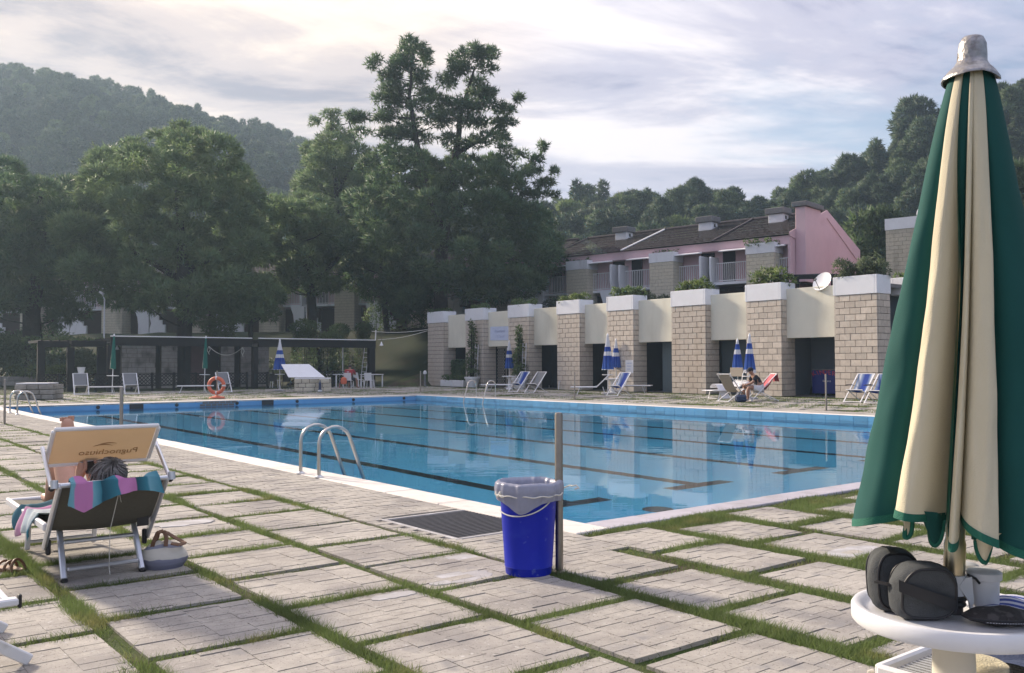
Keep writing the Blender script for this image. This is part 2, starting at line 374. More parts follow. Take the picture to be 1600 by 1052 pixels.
# ================================================================== GROUND AND HILLS
RIDGE_L = [(-2600, 192), (-1500, 82), (-700, 70), (-300, 102), (0, 146), (130, 160), (200, 184), (280, 197), (350, 224), (420, 238), (490, 268), (560, 318), (650, 338), (780, 365), (900, 380)]
RIDGE_R = [(780, 368), (870, 350), (950, 348), (1010, 344), (1080, 344), (1120, 341), (1160, 355), (1200, 357), (1250, 334), (1300, 312), (1340, 294), (1400, 262), (1440, 228), (1500, 214), (1560, 192), (1600, 168), (1700, 132), (1900, 82), (2600, 52), (4000, 82)]
HLINE = [(-200, 130), (-80, 94), (-48, 85), (-39, 82), (-31.2, 80), (-23.9, 78.5), (-17, 77), (-10.2, 74.5), (-3.85, 70), (2.3, 66.2), (7.6, 61.8), (12.8, 57.2), (16.5, 54), (30, 42), (60, 15.6), (200, -100)]
def hline(x, y): return (y-interp(x, HLINE))*interp(x, [(-17, 1.0), (-4, .751)])
def terr(x, y):
    p = Vector((x, y, 0)); d = p.length
    u, v = UV(p); t = hline(x, y)
    z = 0.0
    if -9 < t: z = 0
    z = .35*smooth(-13.2, -12.2, t)+3.75*smooth(-12.2, -3.5, t)
    if 9 < v < 43.6 and u < 30.8: z = 0.0
    elif 9 < v < 43.6 and u < 40: z = max(z, 4.1)
    if t > 12: z += .04*min(t-12, 60)
    if y > .05*abs(x)+1:
        px = 800+F*x/y
        # left, far ridge
        fy = 268.0; el = (569.1-interp(px, RIDGE_L))/F
        hl = max(0.0, el*fy)*smooth(92, fy, y)
        fr = 150.0; el = (569.1-interp(px, RIDGE_R))/F
        hr = max(0.0, el*fr)*smooth(80, fr, y)
        k = smooth(700, 900, px)
        z = max(z, lerp(hl, hr, k)) + (0 if y < 80 else mnoise.noise(Vector((x*.03, y*.03, 0)))*1.2*smooth(80, 120, y))
        fall = smooth(300, 900, d); z *= 1-.45*fall
    return z
def lines(a, b, keys):
    out = set(keys); x = a
    while x < b:
        out.add(round(x, 2)); m_ = abs(x+3); x += 1.5 if m_ < 60 else (5 if m_ < 180 else (9 if m_ < 340 else 60))
    out.add(b); o = sorted(out); r = [o[0]]
    for q in o[1:]:
        if q-r[-1] > .35 or q in keys:
            if q in keys and q-r[-1] < .35 and r[-1] not in keys: r[-1] = q
            else: r.append(q)
    return r
US = lines(-1000, 1000, [0.0, PW, 26.2, 30.8, 30.9]); VS = lines(-1000, 1000, [0.0, PL, 8.9, 43.7])
gv = []; gz = []
for v in VS:
    for u in US:
        p = W(u, v); z = terr(p.x, p.y); gz.append(z)
        gv.append((p.x, p.y, z-.017 if z < .01 else z))
nU = len(US)
near_f, near_m, far_f = [], [], []
for j in range(len(VS)-1):
    for i in range(nU-1):
        if 0 <= US[i] < PW and 0 <= VS[j] < PL: continue
        f = (j*nU+i, j*nU+i+1, (j+1)*nU+i+1, (j+1)*nU+i)
        c = W((US[i]+US[i+1])/2, (VS[j]+VS[j+1])/2); t = hline(c.x, c.y)
        if t > 14 or c.length > 100: far_f.append(f)
        else:
            near_f.append(f); near_m.append(1 if (t > -13 or VS[j] > 40 or US[i] < -11) and not (US[i] < 31 and VS[j] < 43) else 0)
def sub_mesh(name, fs, mats, mi=None):
    used = sorted({i for f in fs for i in f}); mp_ = {a: b for b, a in enumerate(used)}
    me = bpy.data.meshes.new(name); me.from_pydata([gv[i] for i in used], [], [tuple(mp_[i] for i in f) for f in fs])
    for m_ in mats: me.materials.append(m_)
    if mi: me.polygons.foreach_set('material_index', mi)
    me.polygons.foreach_set('use_smooth', [True]*len(fs)); me.update()
    return tag(link(name, me), kind='structure')
sub_mesh('ground', near_f, [M['soil'], M['lawn']], near_m)
sub_mesh('hills', far_f, [M['hillside']])

# ================================================================== POOL
def mat_pool(name, col, stain):
    return mat(name, col, .5, var=.06, scale=.6, stain=stain)
M['pool_blue'] = mat_pool('pool_floor_paint', (.145, .60, .93), ((.115, .53, .89), .35, .45, .75))
M['wall_blue'] = mat_pool('pool_wall_paint', (.12, .33, .58), ((.16, .38, .60), 1.6, .55, .75))
M['tile_blue'] = mat('pool_edge_tile', (.14, .36, .55), .35, var=.1, scale=3, orand=.16)
M['lane_black'] = mat('lane_marking', (.012, .018, .03), .6, var=.2, scale=2)
WL, DEP = -.20, -1.40
pool = tag(link('swimming_pool', None), kind='structure')
b = MB()
q = lambda u, v, z: W(u, v, z)
b.quad(q(0, 0, DEP), q(PW, 0, DEP), q(PW, PL, DEP), q(0, PL, DEP))
b.build('pool_floor', M['pool_blue'], pool)
b = MB()
b.quad(q(0, 0, DEP), q(0, PL, DEP), q(0, PL, .0), q(0, 0, .0)); b.quad(q(PW, PL, DEP), q(PW, 0, DEP), q(PW, 0, 0), q(PW, PL, 0))
b.quad(q(0, PL, DEP), q(PW, PL, DEP), q(PW, PL, 0), q(0, PL, 0)); b.quad(q(PW, 0, DEP), q(0, 0, DEP), q(0, 0, 0), q(PW, 0, 0))
b.build('pool_wall', M['wall_blue'], pool)
for k in range(6):                                                    # lane markings with their cross-bars
    u = 2.4+2.45*k; b = MB(); z = DEP+.004
    b.quad(q(u-.13, 3.0, z), q(u+.13, 3.0, z), q(u+.13, 25.4, z), q(u-.13, 25.4, z))
    for vv in (2.87, 25.53): b.quad(q(u-.62, vv-.13, z), q(u+.62, vv-.13, z), q(u+.62, vv+.13, z), q(u-.62, vv+.13, z))
    b.build('lane_marking', M['lane_black'], pool)
for (u, v) in ((2.95, 1.9),):
    b = MB(); b.lathe([(.19, 0), (.19, .012), (.16, .02)], 20, tuple(q(u, v, DEP))); b.build('floor_drain', M['grey_cap'], pool)
TILE = []
for row, (z0, z1) in enumerate(((-.135, -.004), (-.26, -.142))):      # tiled band of the long far side
    for k in range(70):
        v = 28.2*k/70; b = MB(); dz = random.uniform(-.002, .002)
        o_ = .012+random.uniform(0, .003)
        b.extr([q(PW-o_, v+.006, z0), q(PW-o_, v+.397, z0), q(PW-o_, v+.397, z1), q(PW-o_, v+.006, z1)], E2*.01)
        b.build('wall_tile', M['tile_blue'], pool)
for k, px in enumerate((213, 418)):                                   # skimmer mouths in the end wall
    d = ray(px, 631); t_ = (PL+A0.dot(E1))/d.dot(E1); u = (d*t_-A0).dot(E2)
    b = MB(); b.extr([q(u-.24, PL-.02, -.235), q(u+.24, PL-.02, -.235), q(u+.24, PL-.02, -.03), q(u-.24, PL-.02, -.03)], -E1*.004)
    b.build('skimmer_mouth', M['black'], pool)
for px in (26, 153, 276, 370, 464, 552, 631):
    d = ray(px, 629); t_ = (PL+A0.dot(E1))/d.dot(E1); u = (d*t_-A0).dot(E2)
    b = MB(); b.M = Matrix.Translation(q(u, PL-.012, -.11)) @ Matrix.Rotation(ANG, 4, 'Z') @ Matrix.Rotation(R(90), 4, 'X'); b.lathe([(.065, 0), (.065, .02), (.035, .025)], 12)
    b.build('water_inlet', M['black'], pool)
d = ray(312, 630); t_ = (PL+A0.dot(E1))/d.dot(E1); u0_ = (d*t_-A0).dot(E2)
for r_ in range(2):                                                   # bare stone patch under the lifebuoy
    for k in range(6):
        b = MB(); u = u0_+.22*k+(.1 if r_ else 0)
        b.extr([q(u+.008, PL-.006, -.19+.09*r_), q(u+.205, PL-.006, -.19+.09*r_), q(u+.205, PL-.006, -.11+.09*r_), q(u+.008, PL-.006, -.11+.09*r_)], -E1*.014)
        b.build('patch_stone', M['grey_cap'], pool)
# coping, laid stone by stone (left side, far side, far end, near end)
def coping(u0, u1, v0, v1, mt, step, along_v):
    n = max(1, round(((v1-v0) if along_v else (u1-u0))/step))
    for k in range(n):
        a, c = k/n, (k+1)/n; g_ = .004
        if along_v: P = (u0, u1, lerp(v0, v1, a)+g_, lerp(v0, v1, c)-g_)
        else: P = (lerp(u0, u1, a)+g_, lerp(u0, u1, c)-g_, v0, v1)
        b = MB(); b.M = Matrix.Translation(W((P[0]+P[1])/2, (P[2]+P[3])/2, -.022+random.uniform(-.002, .002))) @ Matrix.Rotation(ANG, 4, 'Z')
        b.box((0, 0, 0), (P[1]-P[0], P[3]-P[2], .06), b=.008); b.build('coping_stone', M[mt], pool)
coping(-.36, .0, -.30, PL+.36, 'coping', 1.0, True); coping(PW, PW+.36, -.30, PL+.36, 'coping', 1.6, True)
coping(.0, PW, PL, PL+.36, 'coping', 1.6, False); coping(.0, PW, -.30, .0, 'coping_grey', .6, False)

# water
wm = bpy.data.materials.new('pool_water'); wm.use_nodes = True; t = wm.node_tree; t.nodes.clear()
out = t.nodes.new('ShaderNodeOutputMaterial'); rf = t.nodes.new('ShaderNodeBsdfRefraction'); gl = t.nodes.new('ShaderNodeBsdfGlossy'); fr = t.nodes.new('ShaderNodeFresnel'); ms = t.nodes.new('ShaderNodeMixShader')
rf.inputs['IOR'].default_value = 1.333; rf.inputs['Roughness'].default_value = 0; rf.inputs['Color'].default_value = (.90, .98, 1, 1); gl.inputs['Roughness'].default_value = 0; fr.inputs['IOR'].default_value = 1.333
gp = t.nodes.new('ShaderNodeNewGeometry'); mpn = t.nodes.new('ShaderNodeMapping'); t.links.new(gp.outputs['Position'], mpn.inputs[0]); mpn.inputs['Rotation'].default_value = (0, 0, R(-8)); mpn.inputs['Scale'].default_value = (.55, 1.5, 1)
n1 = t.nodes.new('ShaderNodeTexNoise'); n1.inputs['Scale'].default_value = 2.2; n1.inputs['Detail'].default_value = 3; t.links.new(mpn.outputs[0], n1.inputs['Vector'])
n2 = t.nodes.new('ShaderNodeTexNoise'); n2.inputs['Scale'].default_value = .35; n2.inputs['Detail'].default_value = 2; t.links.new(gp.outputs['Position'], n2.inputs['Vector'])
m2 = t.nodes.new('ShaderNodeMapRange'); t.links.new(n2.outputs[0], m2.inputs[0]); m2.inputs[1].default_value = .42; m2.inputs[2].default_value = .66; m2.inputs[3].default_value = .05; m2.inputs[4].default_value = .5
bp = t.nodes.new('ShaderNodeBump'); bp.inputs['Distance'].default_value = .012; t.links.new(m2.outputs[0], bp.inputs['Strength']); t.links.new(n1.outputs[0], bp.inputs['Height'])
for n_ in (rf, gl, fr): t.links.new(bp.outputs[0], n_.inputs['Normal'])
t.links.new(fr.outputs[0], ms.inputs[0]); t.links.new(rf.outputs[0], ms.inputs[1]); t.links.new(gl.outputs[0], ms.inputs[2]); t.links.new(ms.outputs[0], out.inputs[0])
b = MB(); b.grid(lambda x, y: W(.004+x*(PW-.02), .004+y*(PL-.008), WL), 2, 2)
tag(b.build('water', wm), kind='structure')

# ================================================================== PAVING
pav = tag(link('paving', None), kind='structure')
RESO = .02; GU0, GU1, GV0, GV1 = -9.5, 14.0, -8.5, 20.0
occ = np.zeros((int((GV1-GV0)/RESO), int((GU1-GU0)/RESO)), np.uint8)
def occupy(u0, u1, v0, v1):
    a, b_ = int((u0-GU0)/RESO), int((u1-GU0)/RESO); c, d_ = int((v0-GV0)/RESO), int((v1-GV0)/RESO)
    occ[max(c, 0):max(d_, 0), max(a, 0):max(b_, 0)] = 1
occupy(-1.38, -.36, -.85, 40); occupy(-.36, PW, -.30, 40)
SL = []                                                               # (u0,u1,v0,v1)
PU, PV = .86, .833
for k in range(0, 11):                                                # left of the pool
    uc1 = -1.41-PU*k; uc0 = uc1-PU
    off = [.55, -.08, -.515, .12, -.3, .25, -.1, .4, -.22, .05, .3][k]
    for j in range(-9, 48):
        v0 = off+PV*j
        if v0 < -8.3 or v0 > 38: continue
        w = .775
        SL.append((uc0+.045, uc0+.045+w, v0+.04, v0+.04+.758))
for k in range(0, 17):                                                # near end of the pool
    uc0 = -1.36+PU*k
    off = [-.82, -.40, -.62, -.36, -.7, -.5, -.34, -.6, -.45, -.8, -.4, -.6, -.5, -.4, -.7, -.5, -.6][k]
    for j in range(0, 10):
        v1 = off-PV*j-(.05 if k > 0 and j == 0 else 0)
        v0 = off-PV*(j+1)+.095
        if v0 < -8.3 or v1-v0 < .2: continue
        SL.append((uc0+.05+random.uniform(0, .06), uc0+PU-.08-random.uniform(0, .05), v0, v1))
SL = [s for s in SL if not (s[0] < 13 and False)]
def sdist(s): p = W((s[0]+s[1])/2, (s[2]+s[3])/2); return p, p.length
def inview(p, m=.08):
    if p.y < 1.2: return False
    return abs(p.x/p.y) < .5634+m+.6/p.y
SL = [(s, *sdist(s)) for s in SL]
SL = [x for x in SL if inview(x[1], .35) or x[2] < 4]
SL.sort(key=lambda x: x[2] if inview(x[1]) else x[2]+40)
BR = []
for k in range(4):                                                    # four brick blanks, shared
    b = MB(); b.box((0, 0, -.02), (1, 1, .04)); me = b.mesh('brick', M['slab']); BR.append(me)
def cells(lu, lv, kind):
    out = []; nc = 4; cw = lu/nc; nr = 8; rh = lv/nr
    for c in range(nc):
        vs_ = [0]+[rh*(r+(.5 if (c+kind) % 2 else 1)) for r in range(nr)]
        if vs_[-1] < lv-1e-3: vs_.append(lv)
        vs_[-1] = lv
        for a, d_ in zip(vs_, vs_[1:]):
            if d_-a > .01: out.append((c*cw, (c+1)*cw, a, d_))
    return out
nbrick = 0; far_mb = MB()
for i, (s, p, dist) in enumerate(SL):
    u0, u1, v0, v1 = s; occupy(u0+random.uniform(.0, .03), u1-random.uniform(.0, .03), v0+random.uniform(.0, .03), v1-random.uniform(.0, .03))
    lu, lv = u1-u0, v1-v0
    loc = W(u0, v0, random.uniform(-.003, .004)); rot = Euler((random.uniform(-.003, .003), random.uniform(-.003, .003), ANG+random.uniform(-.014, .014)))
    cl = cells(lu, lv, i % 2) if lv > .5 else cells(lu, lv, 0)[::2]
    if lv <= .5:
        cl = [(c*lu/4, (c+1)*lu/4, lv*r/5, lv*(r+1)/5) for c in range(4) for r in range(5)]
    g1, g2 = .0009, .0026
    indiv = nbrick+len(cl) <= 300 and inview(p)
    b = MB(); b.cur = 1; b.box((lu/2, lv/2, -.0385), (lu-.006, lv-.006, .07)); b.cur = 0
    if dist < 24 and i < 285:
        if not indiv:
            for (a, c, e, f_) in cl:
                dz = random.uniform(-.0025, .0025); b.box(((a+c)/2, (e+f_)/2, -.02+dz), (c-a-2*g1, f_-e-2*g2, .04))
        o = b.build('paving_slab', [M['slab'], M['mortar']], pav); o.location = loc; o.rotation_euler = rot
        if indiv:
            for (a, c, e, f_) in cl:
                br = link('brick', random.choice(BR), o); br.location = ((a+c)/2, (e+f_)/2, random.uniform(-.0025, .0025)); br.scale = (c-a-2*g1, f_-e-2*g2, 1)
                br.rotation_euler = (random.uniform(-.008, .008), random.uniform(-.006, .006), 0)
            nbrick += len(cl)
    else:
        far_mb.M = Matrix.Translation(loc) @ rot.to_matrix().to_4x4(); far_mb.box((lu/2, lv/2, -.03), (lu, lv, .06), b=.01)
far_mb.M = None
def far_slabs(u0, u1, v0, v1, drop=.1):
    nu, nv = int((u1-u0)/.86), int((v1-v0)/.86)
    for i in range(nu):
        for j in range(nv):
            if random.random() < drop: continue
            far_mb.M = Matrix.Translation(W(u0+.86*i+.43, v0+.86*(j+(.5 if i % 2 else 0))+.43, -.03+random.uniform(-.008, .004))) @ Matrix.Rotation(ANG, 4, 'Z')
            far_mb.box((0, 0, 0), (random.uniform(.58, .74), random.uniform(.58, .74), .06), b=.01)
    far_mb.M = None
far_slabs(PW+1.75, 26.0, -2, 46, .12); far_slabs(-2, 24, PL+1.75, 43.5, .15)
tag(far_mb.build('distant_slabs', M['slab'], pav), kind='stuff')
# cement repairs
for (px, py, su, sv) in ((690, 905, .26, .17), (288, 818, .26, .13), (1340, 864, .28, .13), (622, 930, .16, .06), (745, 868, .12, .09)):
    c = G(px, py); uu, vv = UV(c); sl_ = min((x[0] for x in SL), key=lambda q: (max(q[0]-uu, 0, uu-q[1]))**2+(max(q[2]-vv, 0, vv-q[3]))**2)
    su = min(su, (sl_[1]-sl_[0])/2-.03); uu = min(max(uu, sl_[0]+su*1.1), sl_[1]-su*1.1); vv = min(max(vv, sl_[2]+sv*1.1), sl_[3]-sv*1.1); n_ = 26; P = []
    for k in range(n_):
        a = 2*math.pi*k/n_; r_ = .80+.22*random.random(); sq = 1/max(abs(math.cos(a)), abs(math.sin(a)))**.4
        P.append((su*math.cos(a)*r_*sq, sv*math.sin(a)*r_*sq))
    b = MB(); b.prism(P, -.012, .0); o = b.build('cement_patch', M['cement'], pav); o.location = W(uu, vv, .0040); o.rotation_euler = (0, 0, ANG)
# brick walk along the left side
prom = tag(link('brick_walk', None), kind='structure')
b = MB(); b.cur = 0
b.M = Matrix.Translation(W(-.87, 14.0, -.03)) @ Matrix.Rotation(ANG, 4, 'Z'); b.box((0, 0, 0), (1.03, 29.8, .04)); b.build('mortar_bed', M['mortar'], prom)
cand = []
for r_ in range(300):
    v = -.9+.0985*r_
    for c in range(-1, 6):
        u = -1.385+.205*c+(.1025 if r_ % 2 else 0); ua, ub = max(u, -1.385), min(u+.2, -.365)
        if ub-ua < .03: continue
        if 0.12 < v < 1.28 and -1.2 < (ua+ub)/2 < -.36: continue       # drain opening
        p = W((ua+ub)/2, v+.049); cand.append((p.length if inview(p) else 99, ua, ub, v, p))
cand.sort(key=lambda x: x[0]); fm = MB()
for i, (d_, ua, ub, v, p) in enumerate(cand):
    z = random.uniform(-.0035, .0015)
    if i < 290:
        o = link('brick', random.choice(BR), prom); o.location = (p.x, p.y, z); o.rotation_euler = (random.uniform(-.01, .01), random.uniform(-.01, .01), ANG+random.uniform(-.012, .012)); o.scale = (ub-ua-.004, .091, 1)
    else:
        fm.M = Matrix.Translation((p.x, p.y, z-.02)) @ Matrix.Rotation(ANG, 4, 'Z'); fm.box((0, 0, 0), (ub-ua-.004, .091, .04))
fm.M = None; tag(fm.build('distant_bricks', M['slab'], prom), kind='stuff')
far_walk = tag(link('far_walk', None), kind='structure')
for nm, (u0, u1, v0, v1) in {'walk_strip': (PW+.37, PW+1.6, -3, PL+1.6), 'end_walk_strip': (-6, PW+.36, PL+.37, PL+1.6)}.items():
    n_ = int(max(u1-u0, v1-v0)/.8)
    for k in range(n_):
        b = MB()
        if v1-v0 > u1-u0: cu, cv, su, sv = (u0+u1)/2, lerp(v0, v1, (k+.5)/n_), u1-u0, (v1-v0)/n_
        else: cu, cv, su, sv = lerp(u0, u1, (k+.5)/n_), (v0+v1)/2, (u1-u0)/n_, v1-v0
        b.M = Matrix.Translation(W(cu, cv, -.03+random.uniform(-.002, .002))) @ Matrix.Rotation(ANG, 4, 'Z'); b.box((0, 0, 0), (su-.012, sv-.012, .06), b=.006); b.build('walk_slab', M['slab'], far_walk)
# drain grating
g = thing('drain_grating', 'black iron drain grating of parallel bars set in the brick walk beside the pool', 'grating', W(-.66, .70, 0), ANG)
b = MB(); b.box((0, 0, -.05), (1.12, 1.16, .02)); b.build('sump', M['black'], g)
b = MB()
for sx_, sy_, w_, h_ in ((-.55, 0, .04, 1.16), (.55, 0, .04, 1.16), (0, -.56, 1.06, .04), (0, .56, 1.06, .04)): b.box((sx_, sy_, -.012), (w_, h_, .03), b=.003)
b.build('frame', M['cement'], g)
M['grate'] = mat('cast_iron', (.10, .10, .105), .55, .6, var=.2, scale=20)
barm = MB().box((0, 0, 0), (1.06, .022, .025), b=.003).mesh('bar', M['grate'])
for k in range(20): o = link('bar', barm, g); o.location = (0, -.50+1.0*k/19, -.012)
b = MB()
for k in range(3): b.box((-.3+.3*k, 0, -.026), (.012, 1.08, .016))
b.build('cross_rod', M['grate'], g)

# ================================================================== GRASS IN THE JOINTS
def blades(P, h, w, jit):                                             # P: Nx3 roots
    n = len(P); a = rng.uniform(0, 2*np.pi, n); t_ = rng.uniform(0, 2*np.pi, n); lean = rng.uniform(.15, 1.1, n)*h
    dx = np.stack([np.cos(a), np.sin(a), np.zeros(n)], 1)*(w/2)[:, None]
    tip = P+np.stack([np.cos(t_)*lean, np.sin(t_)*lean, h*rng.uniform(.6, 1.0, n)], 1)
    V = np.empty((n, 3, 3)); V[:, 0] = P-dx; V[:, 1] = P+dx; V[:, 2] = tip
    return V.reshape(-1, 3), np.arange(3*n).reshape(-1, 3)
jj, ii = np.nonzero(occ == 0)
gu = GU0+(ii+.5)*RESO; gvv = GV0+(jj+.5)*RESO
gx = A0.x+E2.x*gu+E1.x*gvv; gy = A0.y+E2.y*gu+E1.y*gvv
ok = (gy > 2.2) & (np.abs(gx/np.maximum(gy, .1)) < .72); ok &= ~((gu > -.38) & (gvv > -.31)); ok &= (gu < 13.6)
gu, gvv, gx, gy = gu[ok], gvv[ok], gx[ok], gy[ok]; gd = np.hypot(gx, gy)
pn = np.array([mnoise.noise(Vector((float(x)*1.3, float(y)*1.3, 3.3))) for x, y in zip(gx, gy)])
pn2 = np.array([mnoise.noise(Vector((float(x)*.45, float(y)*.45, 8.3))) for x, y in zip(gx, gy)])
wgt = np.clip(.50+1.6*pn+1.2*pn2, .06, 2.0)*np.minimum(1, (6.5/gd)**1.6)
wgt *= np.where(gu > -1.4, 1.25, 1.0)
NB = 290000
pick = rng.choice(len(gu), NB, p=wgt/wgt.sum())
roots = np.stack([gx[pick]+rng.uniform(-.014, .014, NB), gy[pick]+rng.uniform(-.014, .014, NB), np.full(NB, -.018)], 1)
dd = gd[pick]; hh = (.026+.032*rng.random(NB)**1.8)*(1+.5*np.clip(pn[pick], -.7, 1)); hh = hh+.006; ww = .0042*np.maximum(1, dd/6.0)*rng.uniform(.8, 1.5, NB)
V, T = blades(roots, hh, ww, 0)
tag(link('joint_grass', arr_mesh('joint_grass', V, T, M['grass'])), 'short green grass growing in the joints between the paving slabs', 'grass', kind='stuff')
# coarse tufts on the far decks
def tufts(u0, u1, v0, v1, n):
    uu = rng.uniform(u0, u1, n); vv = rng.uniform(v0, v1, n)
    x = A0.x+E2.x*uu+E1.x*vv; y = A0.y+E2.y*uu+E1.y*vv
    k = np.array([mnoise.noise(Vector((a*.5, b_*.5, 1.3))) for a, b_ in zip(x, y)]) > -.05
    return np.stack([x[k], y[k], np.full(k.sum(), -.04)], 1)
Pn = np.concatenate([tufts(PW+1.65, 26.1, 4, 43, 52000), tufts(-4, 24, PL+1.65, 44, 42000)])
n_ = len(Pn); V, T = blades(Pn, .045+.05*rng.random(n_), .03+.03*rng.random(n_), 0)
tag(link('deck_grass', arr_mesh('deck_grass', V, T, M['grass'])), 'patchy grass between the slabs of the far pool decks', 'grass', kind='stuff')
# ================================================================== BATH HOUSE
V0B = 12.4
bath = thing('bath_house', 'low stone pier building with cream panels and white planter boxes beside the pool', 'building', W(26.2, V0B, 0), ANG)
PIERS = [(12.4, 14.18), (16.58, 18.33), (20.5, 22.5), (24.9, 26.71), (28.7, 30.47), (32.8, 34.65), (37.0, 38.82), (41.17, 42.96)]
BLK = []
for k in range(3):
    b = MB(); b.box((0, 0, 0), (1, 1, 1)); BLK.append(b.mesh('stone_block', M['stone']))
NBLK = 0
def stone_pier(parent, x0, x1, y0, y1, ztop, indiv, name='pier', mt='stone', course=.245, step=.445, z0=.0, sides='fl', sc=1.0):
    """pier with a mortar core and laid blocks on the front (-x) and near (-y) faces, local coordinates of parent"""
    global NBLK
    b = MB(); b.cur = 1; b.box(((x0+x1)/2+.02, (y0+y1)/2, (ztop+z0)/2), (x1-x0-.07, y1-y0-.06, ztop-z0)); b.cur = 0
    n = max(1, round((ztop-z0)/course)); ch = (ztop-z0)/n; blocks = []
    for r_ in range(n):
        zc = z0+ch*(r_+.5); o_ = (r_ % 2)*.5
        for face in sides:
            a, c = (y0, y1) if face in 'fb' else (x0+.0, x1)
            m_ = max(1, round((c-a)/step)); w = (c-a)/m_
            cuts = [a]+[a+w*(i+1-o_) for i in range(m_+(1 if o_ else 0))]
            cuts[-1] = c
            for e, f_ in zip(cuts, cuts[1:]):
                if f_-e < .06: continue
                pr = random.uniform(-.003, .005)
                if face == 'f': blocks.append(((x0+.03-pr, (e+f_)/2, zc), (.06, f_-e-.02, ch-.02)))
                elif face == 'b': blocks.append(((x1-.02+pr, (e+f_)/2, zc), (.06, f_-e-.02, ch-.02)))
                else:
                    e2 = e+.066 if e == a else e
                    yy = y0+.027-pr if face == 'l' else y1-.027+pr
                    blocks.append((((e2+f_)/2, yy, zc), (f_-e2-.02, .06, ch-.02)))
    if not indiv:
        for c, d in blocks: b.box(c, d, b=.008 if sc == 1 else 0)
    p = b.build(name, [M[mt], M['joint']], parent)
    if indiv:
        for c, d in blocks:
            o = link('stone_block', random.choice(BLK), p); o.location = c; o.scale = d; NBLK += 1
    return p
def planter_box(parent, x0, x1, y0, y1, z0, z1, name='planter_box'):
    b = MB(); t_ = .09
    b.box(((x0+x1)/2, y0+t_/2, (z0+z1)/2), (x1-x0, t_, z1-z0), b=.01); b.box(((x0+x1)/2, y1-t_/2, (z0+z1)/2), (x1-x0, t_, z1-z0), b=.01)
    b.box((x0+t_/2, (y0+y1)/2, (z0+z1)/2), (t_, y1-y0-2*t_-.002, z1-z0), b=.01); b.box((x1-t_/2, (y0+y1)/2, (z0+z1)/2), (t_, y1-y0-2*t_-.002, z1-z0), b=.01)
    b.cur = 1; b.box(((x0+x1)/2, (y0+y1)/2, z1-.22), (x1-x0-2*t_-.004, y1-y0-2*t_-.004, .2))
    return b.build(name, [M['white_wall'], M['soil']], parent)
for i, (a, c) in enumerate(PIERS):
    stone_pier(bath, 0, .92, a-V0B, c-V0B, 3.94, i < 2 or i == 2 and False)
    planter_box(bath, -.03, .95, a-V0B-.02, c-V0B+.02, 3.945, 4.65)
for i in range(len(PIERS)-1):
    a, c = PIERS[i][1]-V0B, PIERS[i+1][0]-V0B
    b = MB(); b.box((.46, (a+c)/2, 3.38), (.22, c-a+.0, 2.02), b=.012); b.build('cream_panel', M['cream'], bath)
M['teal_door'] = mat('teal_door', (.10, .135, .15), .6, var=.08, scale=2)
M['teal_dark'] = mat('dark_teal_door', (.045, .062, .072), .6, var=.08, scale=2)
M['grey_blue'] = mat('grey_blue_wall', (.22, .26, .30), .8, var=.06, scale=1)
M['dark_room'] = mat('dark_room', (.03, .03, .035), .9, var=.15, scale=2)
M['floor_tile'] = mat('floor_tile', (.20, .19, .18), .6, var=.1, scale=3)
b = MB(); yb0, yb1 = 7.6-V0B, PIERS[-1][1]-V0B
b.box((2.75, (PIERS[0][0]-V0B+yb1)/2, 4.28), (3.9, yb1, .14)); b.build('roof', M['grey_cap'], bath)
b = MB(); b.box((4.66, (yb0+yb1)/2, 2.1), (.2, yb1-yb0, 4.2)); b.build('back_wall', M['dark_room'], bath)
b = MB(); b.box((2.75, (yb0+yb1)/2, -.01), (3.6, yb1-yb0-.1, .03)); b.build('floor', M['floor_tile'], bath)
for i, (a, c) in enumerate(PIERS):
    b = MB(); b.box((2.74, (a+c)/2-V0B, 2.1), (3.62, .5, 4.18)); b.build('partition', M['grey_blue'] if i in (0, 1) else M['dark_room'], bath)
def bay(i): return PIERS[i][1]-V0B, PIERS[i+1][0]-V0B
a, c = bay(0); b = MB(); b.box((3.0, (a+c)/2, 1.9), (.1, c-a+1.2, 3.8)); b.build('inner_wall', M['grey_blue'], bath)
a, c = bay(1); b = MB()
for k in range(3): b.box((1.1, a+(c-a)*(k+.5)/3, 1.19), (.06, (c-a)/3-.012, 2.36), b=.008)
b.build('door', M['teal_dark'], bath)
a, c = bay(2); b = MB(); b.box((1.1, a+.78, 1.2), (.06, 1.52, 2.36), b=.008); b.build('door', M['teal_door'], bath)
for i in (3, 4, 6):
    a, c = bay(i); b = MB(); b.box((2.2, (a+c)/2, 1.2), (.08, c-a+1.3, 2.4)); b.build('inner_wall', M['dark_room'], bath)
a, c = bay(5)                                                          # bay with the black trellis
b = MB(); b.box((1.02, c-.45, 1.18), (.08, .86, 2.36)); b.build('inner_wall', M['stone'], bath)
b = MB()
for k in range(-3, 12):
    for sg in (-1, 1):
        y_, z_ = c-.82+ (0 if sg > 0 else .74), .1+.2*k
        y2, z2 = y_+.74*sg, z_+.74
        t0 = max(0, (.1-z_)/.74); t1 = min(1, (2.2-z_)/.74)
        if t1 <= t0: continue
        b.bar((.94-.008*sg, lerp(y_, y2, t0), lerp(z_, z2, t0)), (.94-.008*sg, lerp(y_, y2, t1), lerp(z_, z2, t1)), .012, .035)
for y_ in (c-.84, c-.06): b.bar((.94, y_, .06), (.94, y_, 2.24), .04, .04)
for z_ in (.06, 2.24): b.bar((.94, c-.86, z_), (.94, c-.04, z_), .04, .04)
b.build('trellis', M['black_wood'], bath)
